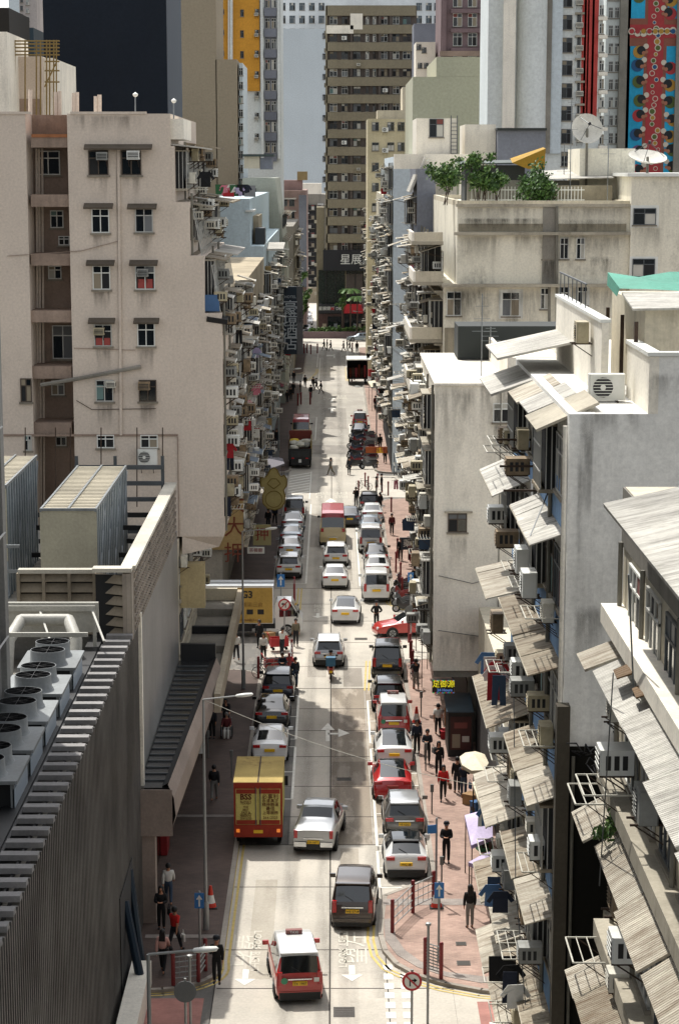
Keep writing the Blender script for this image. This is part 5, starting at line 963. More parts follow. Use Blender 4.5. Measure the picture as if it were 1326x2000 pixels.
x0 = W(415, 500, D5).x; bpart(b, 'wall', x0, W(515, 500, D5).x, D5, 289, 0, W(500, 481, D5).z, W5); bpart(b, 'wall', x0, W(489, 500, D5).x, D5 + .01, 289, W(500, 481, D5).z + .002, W(500, 388, D5).z, W5); pxbox(b, 'ledge_roof', D5, 480, 410, 496, 414, -.3, 6, WHITE)
pxbox(b, 'stair_head', D5, 489, 425, 500, 481, 8, 20, W_BEIGE); q = MB(); q.box(W(495, 450, D5).x, W(514, 450, D5).x, D5 + 5, D5 + 9, W(500, 468, D5).z - 1, W(500, 448, D5).z, mat('roof_cage', '#33383c', .6)); b.part('roof_cage', q)
clutter(b, 'the pale blue gabled block', 'E', W(515, 500, D5).x, D5 + .4, 288, [4.2 + i * 3.1 for i in range(5)], 3.1, 63, paw=.6, pcage=.3, pac=.3, proj=1.1, bay=3.6); bpart(b, 'yellow_strip', W(521, 500, 226).x - .6, W(529, 500, 226).x, 226, 226.6, 4, W(525, 520, 226).z, W_YGABLE); q = MB(); p = W(540, 486, 232); q.slab((p.x - 1, 232, p.z), (p.x + .7, 232, p.z), (p.x + .7, 240, p.z + .4), (p.x - 1, 240, p.z + .4), .2, TINW); b.part('roof_canopy', q); b.done()
D6 = 290; b = Bld('grey_green_gable_block', 'tall tenement with a tapering grey green gable and a cream roof hut', (-8, 304, 0)); q = MB(); zt6 = W(500, 348, D6).z; xa, xb, xc = W(474, 400, D6).x, W(537, 350, D6).x, W(556, 500, D6).x
zc = W(500, 500, D6).z; q.add([(xa, D6, 0), (xc, D6, 0), (xc, D6, zc), (xb, D6, zt6), (xa, D6, zt6), (xa, 318, 0), (xc, 318, 0), (xc, 318, zc), (xb, 318, zt6), (xa, 318, zt6)], [(0, 1, 2, 3, 4), (1, 6, 7, 2), (2, 7, 8, 3), (3, 8, 9, 4), (0, 4, 9, 5), (5, 9, 8, 7, 6)], W_GREENG); b.part('gable_wall', q)
pxbox(b, 'roof_hut', D6, 476, 305, 507, 329, 1, 6, W_CREAM); pxbox(b, 'roof_hut', D6, 507.5, 308, 531, 331, 1.2, 7, W_DGREY); pxbox(b, 'hut_roof', D6, 473, 301, 535, 305.5, .5, 7, mat('shed_roof', '#3f4c4a')); gwin(b, D6, 497, 373, 7, 9, 'dark', 0)
for i in range(7):
    for k in range(4): p = Vector((-6.2, 292 + k * 6.5, 4 + i * 3.1)); b.inst('window', win_mesh(2.0, 1.5, 'dark', i % 3), p, 'E'); b.inst('awning', awning_mesh(2.6, .8, .3, TIND), p + Vector((0, 0, 1.1)), 'E')
q = MB(); a_ = W(518, 600, D6 - .2); q.cyl((a_.x, D6 - .2, 8), (a_.x, D6 - .2, W(518, 415, D6).z), .1, GREYM, 5); b.part('drainpipe', q); b.done()
b = box_bld('dark_tenement', 'shaded tenement at the far left end of the street behind the hotel sign', -18, -5.6, 333, 382, 21, W_GREY)
clutter(b, 'the far shaded tenement', 'E', -5.6, 333.5, 381, [4, 7.2, 10.4, 13.6, 16.8], 3.2, 64, paw=.5, pcage=.2, pac=.15, proj=1.0, bay=4.5, prack=0); b.done()
# ---- far background, left
b = pxblock('black_clad_tower', 'windowless black clad tower block behind the pinkish building', 205, 20, 81, -120, 323, W_NAVY); pxbox(b, 'edge_panel', 205, 323.2, -120, 329, 400, .3, 20, mat('edge_slate', '#3b434e', .8))
b = pxblock('khaki_slab', 'blank khaki gable slab beside the black tower', 300, 20, 320, -90, 421, W_KHAKI, ztop=None); pxbox(b, 'wall', 300, 421.2, 116, 466, 480, 0, 20, W_KHAKI); pxbox(b, 'side_bay', 300, 466.2, 122, 476, 480, 1.5, 18, W_LBLUE)
for i in range(9): gwin(b, 301.49, 471, 140 + i * 27, 7, 14, 'alu', i % 3)
b = pxblock('ochre_tower', 'white tower with an ochre painted bay and a column of windows', 380, 18, 428, -80, 548, W_TOWER); pxbox(b, 'ochre_panel', 380, 430, -80, 508, 178, -.5, 0, W_YEL); pxbox(b, 'window_shaft', 380, 516, -80, 541, 305, -.03, 0, W_DGREY); pxbox(b, 'pilaster', 380, 508.3, -80, 516, 310, -.9, 0, W_TOWER); pxbox(b, 'pilaster', 380, 541.2, -80, 548, 310, -.9, 0, W_TOWER)
for i in range(8):
    y = -5 + i * 40.5; pxbox(b, 'balcony_band', 380, 516.2, y + 21, 541, y + 37, -.7, -.04, W_DGREY); gwin(b, 379.9, 523, y + 10, 9, 18, 'alu', i % 3); gwin(b, 379.9, 535, y + 10, 9, 18, 'white', (i + 1) % 3)
    k = 379.49 if y < 170 else 380
    if i: gwin(b, k, 502, y - 13, 7, 8, 'dark', 0); p = W(501, y - 8, k); ac((p.x, k - .1, p.z - .3), 'S', 'w', 'the ochre tower', 'right edge column', False, 1.3); gwin(b, k, 473, y - 10, 6, 12, 'dark', 0)
    if 0 < i < 5: gwin(b, k, 434, y - 13, 7, 8, 'dark', 1)
q = MB(); q.cyl(W(452, -60, 379), W(452, 178, 379), .25, W_TOWER, 6); q.cyl(W(447, -60, 379), W(447, 178, 379), .12, W_TOWER, 6); b.part('drainpipe', q, 40)
b = pxblock('ice_blue_slab', 'tall blank ice blue end wall left of the brown tower', 640, 20, 545, 56, 640, W_LBLUE)
for i in range(8): gwin(b, 639.9, 547, 100 + i * 39, 5, 12, 'dark', 0); gwin(b, 639.9, 633, 70 + i * 40, 5, 10, 'dark', 0)
b = pxblock('white_office_block', 'white office block with a grid of blue windows at the top of the picture', 720, 20, 540, -60, 860, wall('office_white', '#dfe5e8', dirt=.05, streak=.1, scale=.4))
for j in range(4):
    for x in list(range(552, 636, 19)) + [818, 837, 853]: gwin(b, 720, x, -12 + j * 25, 11, 14, 'blue', (x + j) % 3)
b = pxblock('rose_tower', 'pale rose tower at the top left corner behind bamboo scaffolding', 330, 15, 36, -90, 70, wall('tower_rose', '#b8b0ac', dirt=.2, streak=.2, scale=.4)); pxblock('blue_tower', 'pale blue tower sliver at the top left corner', 420, 15, 15, -90, 45, W_LBLUE)
for i in range(5): gwin(b, 330, 43, 0 + i * 16, 3, 8, 'dark', 0); gwin(b, 330, 55, 5 + i * 16, 5, 8, 'blue', 0)
pxblock('teal_roof_block', 'dark teal flat roofed block at the top left', 300, 12, 18, 54, 66, mat('teal_block', '#26363f', .8)); pxblock('dark_gable_block', 'dark brown gable at the very top left edge', 180, 12, -30, 15, 18, mat('dark_gable', '#26231f', .9))
b = pxblock('white_side_block', 'narrow white wall at the far left edge behind the pink roof', 145, 10, -30, 62, 14, W_WHT)
b = pxblock('scaffolded_block', 'cream building wrapped in bamboo scaffolding above the pink roof', 150, 14, 20, 110, 82, W_PINK); pxbox(b, 'wall', 150, 82.2, 112, 104, 225, .8, 14, W_WHT); pxbox(b, 'recess', 150, 28, 193, 82, 225, -.05, 0, W_PINKD)
BAM = mat('bamboo', '#8b7440', .7, dirt=.3); q = MB()
for x in (17, 22, 30, 50, 72, 80, 92, 98, 106, 111): q.cyl(W(x, 225, 148.5), W(x, 78, 148.5), .05, BAM, 5)
for y in (80, 86, 93, 100, 107, 120, 138, 160): q.cyl(W(88 if y > 108 else 16, y, 148.5), W(117, y, 148.5), .05, BAM, 5)
q.cyl(W(88, 170, 148.5), W(112, 120, 148.5), .05, BAM, 5); o = q.build('bamboo_scaffold'); tag(o, 'bamboo scaffolding lashed round the cream block above the pink roof', 'scaffolding')
# ---- end of the street: brown slab tower with the bank at its foot
DT = 412.6; b = TW = Bld('brown_tower', 'tall khaki and brown banded apartment tower closing the street, bank at its foot', (6, 420, 0)); xa, xb = W(636, 300, DT).x, W(812, 300, DT).x; zt = W(700, 12, DT).z
bpart(b, 'wall', xa, xb, DT, 430, 12, zt, W_BROWND); fl = 34.0
bpart(b, 'side_wall', xa - .02, xa + .3, DT - .75, DT + .01, W(700, 488, DT).z, zt, W_BROWN); q = MB()
pxbox(b, 'spandrel', DT, 637, 11, 812, 31, -.75, 0, W_BROWN)
for i in range(14):
    y = 49 + i * fl
    if y + 17 < 495: pxbox(b, 'spandrel', DT, 637, y, 812, y + 17, -.75, 0, W_BROWN)
R = random.Random(8)
for i in range(14):
    y = 40 + i * fl
    for x, w_ in ((651, 15), (673, 11), (697, 14), (717, 6), (731, 6), (750, 12), (773, 12), (794, 15)):
        if x > 718 and y > 480 or y > 485: continue
        gwin(b, DT, x, y, w_, 14, R.choice(('white', 'white', 'dark', 'brown', 'brown', 'dark', 'alu')), R.randint(0, 2))
for x in (686, 741, 762): pxbox(b, 'pilaster', DT, x - 1.5, 12, x + 1.5, 488, -.6, 0, W_BROWND)
pxbox(b, 'white_patch', DT, 637, 50, 690, 66, -.8, -.76, W_WHT); pxbox(b, 'white_patch', DT, 684, 27, 708, 58, -.8, -.76, W_WHT)
for i in range(8): p = W((672, 700, 752, 776)[i % 4], 78 + i * 51, DT - .75); ac((p.x, DT - .77, p.z), 'S', 'sw'[i % 2], 'the brown tower', 'on its face', False, 1.4)
for i in range(12): p = W(634, 50 + i * 38, DT + 1); ac((p.x, DT + 1, p.z), 'E', 'w', 'the brown tower', 'up its left edge', False, 1.3) if False else None
for i in range(13): pxbox(b, 'balcony', DT, 633, 60 + i * 34, 637, 68 + i * 34, .2, 2, W_GREY)
pxbox(b, 'podium', DT, 622, 528, 716, 655, .3, 14, mat('podium_glass', '#1d2723', .25, dirt=.4)); pxbox(b, 'sign_band', DT, 631, 488, 716, 528, -1.2, 8, mat('sign_black', '#14161c', .6))
for x in (636, 655, 675, 694, 712): pxbox(b, 'mullion', DT, x - .7, 528, x + .7, 596, .05, .3, BLACK if x != 675 else W_BROWN)
pxbox(b, 'column', DT, 676, 535, 708, 575, .1, .29, W_BROWND); pxbox(b, 'shop_front', DT, 622, 613, 716, 655, .0, .29, mat('bank_front', '#4b3230', .4, dirt=.5)); pxbox(b, 'shop_window', DT, 672, 613, 708, 640, -.05, 0, GLASS); pxbox(b, 'shop_window', DT, 640, 618, 668, 648, -.05, 0, GLASS)
for x in (630, 652, 690, 700): pxbox(b, 'counter', DT, x, 632, x + 7, 650, -.12, -.06, CURT[(x // 7) % 5])
text('星展銀', 1.95, WHITE, b.r, W(696, 508, DT - 1.25), align='CENTER', bold=.05, name='sign_lettering'); b.done()
s = thing('bank_sign', 'long black and red bank sign over the far corner shop', 'sign', (2, DT - 1, 0), 0, None, True); q = MB(); a_ = W(622, 594, DT - 1.2); c_ = W(670, 612, DT - 1.2); q.box(a_.x, c_.x, DT - 1.2, DT - .6, c_.z, a_.z, mat('sign_black', '#14161c')); q.build('black_panel', s); q = MB(); a_ = W(670, 594, DT - 1.2); c_ = W(709, 612, DT - 1.2); q.box(a_.x + .005, c_.x, DT - 1.22, DT - .6, c_.z, a_.z, mat('sign_red', '#b3202a', .5)); q.build('red_panel', s)
text('星展銀行 DBS', .72, WHITE, s, W(646, 603, DT - 1.3), bold=.03); q = MB(); p = W(649, 603, DT - 1.31); 
for a in (.6, -.6): q.box(-.33, .33, -.01, .01, -.09, .09, mat('sign_red', '#b3202a'), T=Matrix.Translation(p) @ Matrix.Rotation(a, 4, 'Y'))
q.build('emblem', s)
b = pxblock('beige_side_tower', 'narrow beige end wall at the left foot of the brown tower', 413.5, 10, 618, 405, 634, W_BROWN)
for i in range(6): pxbox(b, 'window_hood', 413.5, 614, 430 + i * 28, 619, 436 + i * 28, -.4, 0, SLABM)
b = pxblock('rose_tenement', 'low rose and grey tenement beyond the junction left of the brown tower', 425, 30, 540, 372, 598, W_PINKROOF); pxbox(b, 'roof_wall', 425, 548, 352, 590, 372, 4, 10, wall('rose_wall', '#a88f8b', dirt=.4)); pxbox(b, 'water_tank', 425, 580, 335, 600, 352, 3, 6, wall('tank_cream', '#a8946c', dirt=.2)); pxbox(b, 'side_wall', 425, 584, 381, 599, 560, -1.2, 0, W_DGREY)
for i in range(8):
    for x in (556, 570): gwin(b, 425, x, 395 + i * 24, 10, 14, 'dark', i % 3); b.inst('awning', awning_mesh(1.6, .7, .2, TIN), W(x, 386 + i * 24, 424.9), 'S')
b = pxblock('grey_roof_block', 'grey concrete block closing the far street', 520, 30, 588, 380, 640, W_GREY); pxbox(b, 'white_hut', 520, 582, 358, 628, 379, 0, 8, W_WHT); pxbox(b, 'window_strip', 520, 596, 400, 618, 560, -.1, 0, DARK)
for i in range(11):
    gwin(b, 519.85, 608, 405 + i * 18, 12, 10, 'dark', i % 3); gwin(b, 520, 593, 402 + i * 18, 7, 9, 'alu', i % 3); gwin(b, 520, 627, 402 + i * 18, 8, 9, 'dark', i % 3); b.inst('awning', awning_mesh(1.5, .8, .3, (TIN, TINW, TIND)[i % 3]), W(594 + 3 * (i % 2), 396 + i * 18, 519.9), 'S'); b.inst('awning', awning_mesh(1.3, .8, .3, (TINW, TIND, TIN)[i % 3]), W(626, 397 + i * 18, 519.9), 'S')
pxbox(b, 'lower_wing', 520, 590, 560, 640, 640, -6, 0, W_BEIGE)
# planted median at the junction
mdn = thing('planted_median', 'low dark wall with a clipped hedge across the far junction', 'planter', (0, 405, 0), 0, None, True); q = MB(); q.box(-9, 16, 404.8, 405.2, 0, 1.15, W_PURP); q.build('low_wall', mdn); q = MB()
for i in range(26): leaf_cloud(q, (-4 + i * .5, 406, 1.5), .45, 70, .22, LEAF, i)
q.build('hedge', mdn)
# trees and palms
def tree(x, y, h, r, n, lab, seed, sz=.3):
    t = thing('leafy_tree', lab, 'tree', (x, y, 0), 0, 'street trees at the far junction'); q = MB(); q.cyl((0, 0, 0), (.1, 0, h * .55), .2, RUSTY, 8, .13); R = random.Random(seed)
    for j in range(6): a = j * 1.05; q.cyl((.1, 0, h * (.4 + .03 * j)), (r * .6 * math.cos(a), r * .6 * math.sin(a), h * (.62 + .05 * j)), .08, RUSTY, 5, .03)
    q.build('trunk', t, world=False); q = MB()
    for j in range(6): leaf_cloud(q, (R.uniform(-.5, .5) * r, R.uniform(-.5, .5) * r, h * R.uniform(.55, .95)), r * .55, n // 6, sz, LEAF, seed + j)
    q.build('crown', t, world=False)
p = G(577, 655); tree(W(578, 560, 400).x, 400, W(578, 515, 400).z, 2.3, 1500, 'dark green tree rising behind the hotel sign', 3); tree(W(590, 600, 420).x, 420, W(590, 570, 420).z, 1.8, 800, 'smaller dark tree just right of the hotel sign top', 5); tree(W(668, 610, 407).x, 407, W(668, 553, 407).z, 1.2, 350, 'slender tree standing in front of the bank podium', 9, .25)
def palm(px, py, D, lab):
    p = W(px, py, D); t = thing('palm_tree', lab, 'palm', (p.x, D, 0), 0, 'palms in front of the bank'); q = MB(); q.cyl((0, 0, 0), (.1, 0, p.z), .14, RUSTY, 8, .1); q.build('trunk', t, world=False); q = MB(); R = random.Random(px)
    for j in range(13):
        a = j * .49 + R.uniform(-.2, .2); L_ = R.uniform(1.6, 2.6); P = [Vector((math.cos(a) * L_ * s_, math.sin(a) * L_ * s_, p.z + .9 * s_ - 1.5 * s_ * s_)) for s_ in (0, .25, .5, .75, 1)]; sd = Vector((-math.sin(a), math.cos(a), 0))
        for u, v in zip(P, P[1:]):
            for k in (-1, 1): q.add([u, v, v + sd * k * .3 - Vector((0, 0, .12)), u + sd * k * .34 - Vector((0, 0, .12))], [(0, 1, 2, 3)], LEAF[3] if j % 2 else LEAF[1])
    q.build('crown', t, world=False)
palm(684, 565, 406, 'palm with drooping fronds in front of the bank, left one'); palm(697, 580, 404, 'palm with drooping fronds in front of the bank, right one')
# ---- hanging signs
SB = mat('sign_navy', '#16293a', .5, dirt=.15)
s = thing('hotel_sign', 'tall navy vertical hotel sign with large grey Chinese characters', 'sign', (-4.6, 262, 0), 0, None, True); Dh = 262; a_ = W(554, 560, Dh); c_ = W(580, 692, Dh); q = MB(); q.box(a_.x, c_.x, Dh, Dh + .6, c_.z, a_.z, SB); q.build('navy_panel', s); q = MB(); e_ = W(592, 692, Dh); q.slab((c_.x, Dh, c_.z), (e_.x, Dh + .3, c_.z), (e_.x, Dh + .3, a_.z), (c_.x, Dh, a_.z), .3, wall('sign_grey', '#6d6d6f', dirt=.1)); q.build('grey_side_panel', s)
LG = mat('letter_grey', '#c3cbd0', .5)
for i, ch in enumerate('豪境酒店'): text(ch, 1.75, LG, s, W(567, 603 + i * 23, Dh - .05), bold=.03)
text('HOTEL', .42, LG, s, W(567, 580, Dh - .05)); text('HOTEL', .4, mat('letter_dark', '#3a3c42'), s, W(586, 620, Dh + .1), rot=(math.pi / 2, math.pi / 2, 0)); q = MB()
for z in (c_.z + .8, a_.z - .8): q.box(-6.6, a_.x, Dh + .2, Dh + .3, z, z + .1, GREYM)
q.build('bracket', s)
YS = wall('sign_gold', '#b5a872', dirt=.15, streak=.1); Ds = 172; pts = [(535, 913), (541, 917), (545, 926), (549, 931), (555, 928), (560, 935), (560, 948), (554, 957), (557, 968), (556, 982), (549, 992), (537, 996), (523, 993), (514, 983), (513, 968), (517, 958), (510, 950), (508, 936), (513, 928), (519, 931), (524, 926), (528, 917)]
s = thing('pawn_shop_sign', 'mustard gold gourd shaped shop sign with ears hanging over the left pavement', 'sign', (-4.4, Ds, 0), 0, None, True); q = MB(); P = [W(x, y, Ds) for x, y in pts]; n = len(P); q.add(P + [p + Vector((0, .25, 0)) for p in P], [tuple(range(n))[::-1], tuple(range(n, 2 * n))] + [(i, (i + 1) % n, (i + 1) % n + n, i + n) for i in range(n)], YS); q.build('gold_panel', s); q = MB(); q.tube([p + Vector((0, -.03, 0)) for p in P], .045, mat('sign_ochre_line', '#7d6a2c', .6), 5, closed=True); c0 = W(535, 975, Ds - .03); q.torus(c0, .62, .03, mat('sign_ochre_line', '#7d6a2c'), 'Y', 20, 5); q.tube([W(522, 945, Ds - .03), W(530, 935, Ds - .03), W(540, 935, Ds - .03), W(548, 945, Ds - .03), W(535, 955, Ds - .03), W(522, 945, Ds - .03)], .03, mat('sign_ochre_line', '#7d6a2c'), 5); q.build('outline', s); q = MB(); q.box(-6.2, W(510, 945, Ds).x, Ds + .08, Ds + .18, W(510, 945, Ds).z, W(510, 940, Ds).z, GREYM); q.build('arm', s)
# neon shop sign under the white building
s = thing('neon_shop_sign', 'black neon shop sign with yellow Chinese characters under the white building', 'sign', (6, 113.3, 0), 0, None, True); a_ = W(844, 1328, 113); c_ = W(886, 1354, 113); q = MB(); q.box(a_.x, c_.x, 113, 113.3, c_.z, a_.z, BLACK); q.build('panel', s); NY = mat('neon_yellow', '#e6d92a', .4, emit=.8); NG = mat('neon_green', '#2fae5a', .4, emit=.6); NB = mat('neon_blue', '#5f86c9', .4, emit=.5); NR = mat('neon_red', '#c0392b', .4, emit=.5)
text('足御源', .38, NY, s, W(866, 1337, 112.95), bold=.012); text('24 Hours', .2, NB, s, W(868, 1348, 112.95), bold=.006); q = MB()
for i in range(12):
    for z in (a_.z - .03, c_.z + .03): q.box(a_.x + .03 + i * (c_.x - a_.x) / 12, a_.x + .1 + i * (c_.x - a_.x) / 12, 112.97, 112.995, z - .02, z + .02, (NG, NR, NB)[i % 3])
q.build('border_bulbs', s)
s = thing('street_kiosk', 'dark street kiosk with a poster front below the neon sign', 'kiosk', (6.6, 107, 0.13), 0, None, True); a_ = G(912, 1478, .13); q = MB(); x0, x1 = 5.75, 7.0; q.box(x0, x1, a_.y, a_.y + 3, .13, 2.5, mat('kiosk_dark', '#1d211f', .6, dirt=.3)); q.build('body', s); q = MB(); q.slab((x0 - .1, a_.y - .2, 2.5), (x1, a_.y - .2, 2.5), (x1, a_.y + 3, 2.75), (x0 - .1, a_.y + 3, 2.75), .06, mat('kiosk_roof', '#2f4350', .5, dirt=.3)); q.build('roof', s); q = MB(); q.box(x0 + .1, x1 - .1, a_.y - .03, a_.y - .005, .5, 2.2, mat('poster_dark_red', '#4a201c', .6, dirt=.5)); q.box(x0 + .2, x0 + .6, a_.y - .04, a_.y - .031, .6, 1.3, CURT[0]); q.box(x0 + .7, x1 - .2, a_.y - .04, a_.y - .031, .9, 1.2, CURT[4]); q.box(x0 + .3, x1 - .3, a_.y - .04, a_.y - .031, 1.6, 1.9, CURT[1]); q.build('poster', s)
s = thing('shop_banner', 'faded red and yellow street banner sign over the parked motorbikes', 'sign', (5, 222, 0), 0, None, True); a_ = W(714, 873, 221); c_ = W(756, 885, 221); q = MB(); q.box(a_.x, c_.x, 221, 221.2, c_.z, a_.z, wall('banner_orange', '#8f4c2a', dirt=.3)); q.box((a_.x + c_.x) / 2, c_.x - .4, 220.97, 220.999, c_.z + .05, a_.z - .05, YPLATE); q.build('panel', s); text('匯豐', .5, RED, s, W(742, 879, 220.95)); q = MB(); q.cyl((5.9, 221.1, c_.z), (5.9, 221.1, 0), .05, GREYM, 5); q.build('post', s)
for i, (px, py, D, w_, h_, m, lab, tx) in enumerate(((512, 1045, 165, 1.3, 1.5, mat('sign_cream', '#9d9468', .6), 'cream square shop sign hanging over the left pavement', '押'), (500, 1075, 160, 1.2, .45, WHITE, 'white lettered shop board hanging at the foot of the yellow gable', '茶餐廳'), (795, 1062, 168, .9, .9, SB, 'black square shop sign over the right pavement', '藥'), (812, 1080, 160, 1.1, 1.0, mat('sign_maroon', '#4d1c1c', .6), 'maroon shop sign over the right pavement beside the black one', '酒'))):
    p = W(px, py, D); s = thing('shop_sign', lab, 'sign', (p.x, D, 0), 0, 'small hanging shop signs', True); q = MB(); q.box(p.x - w_ / 2, p.x + w_ / 2, D, D + .15, p.z - h_ / 2, p.z + h_ / 2, m); q.build('panel', s); text(tx, min(h_ * .7, w_ / max(1, len(tx)) * .9), RED if i < 2 else WHITE, s, (p.x, D - .03, p.z)); q = MB(); q.box(*sorted((p.x, 6.2 * (1 if p.x > 0 else -1))), D + .05, D + .1, p.z + h_ / 2 + .03, p.z + h_ / 2 + .08, GREYM); q.build('arm', s)
ac_finish()
if AC_OVER.v: o = AC_OVER.build('air_conditioners'); tag(o, 'remaining far small air conditioners massed on the facades', 'air conditioner'); o['kind'] = 'stuff'
# ================================================================== VEHICLES (local: +Y forward, origin at the middle of the footprint)
def paint(n, c, metal=.25, rough=.3): return mat('car_paint_' + n, c, rough, metal, coat=.8)
P_WHITE = paint('white', '#d4d5d3', 0); P_SILV = paint('silver', '#a9abac', .6); P_GREY = paint('grey', '#5f5c58', .5); P_BLK = paint('black', '#0b0c0e', .2, .2); P_RED = paint('red', '#b3151c', .1); P_TAXI = paint('taxi_red', '#b02a24', 0); P_BRN = paint('brown', '#3b3029', .5); P_NAVY = paint('navy', '#141c2b', .3); P_BGREY = paint('bluegrey', '#7f8b94', .5); P_CREAM = paint('cream', '#cbb98e', 0, .45); P_MBRED = paint('bus_red', '#b23a42', 0, .45)
TRIM = mat('trim_black', '#101112', .55); RIM = mat('wheel_rim', '#8f9295', .35, metal=.7); HEAD = mat('headlight', '#c9ccd0', .15, coat=.5)
def wheel(parent, x, y, r, w_=.22):
    t = MB(); s = 1 if x > 0 else -1; t.torus((0, 0, 0), r - .09, .09, TYRE, 'X', 18, 6); t.cyl((-.09, 0, 0), (.09, 0, 0), r - .1, TYRE, 14); o = t.build('wheel', parent, 50, world=False); o.location = (x, y, r)
    m = MB(); m.cyl((s * .091, 0, 0), (s * .1, 0, 0), r * .66, RIM, 14)
    for i in range(5): a = i * 1.2566; m.box(s * .1, s * .112, -.03, .03, .04, r * .6, TRIM, T=Matrix.Rotation(a, 4, 'X'))
    q = m.build('rim', o, 0, world=False); return o
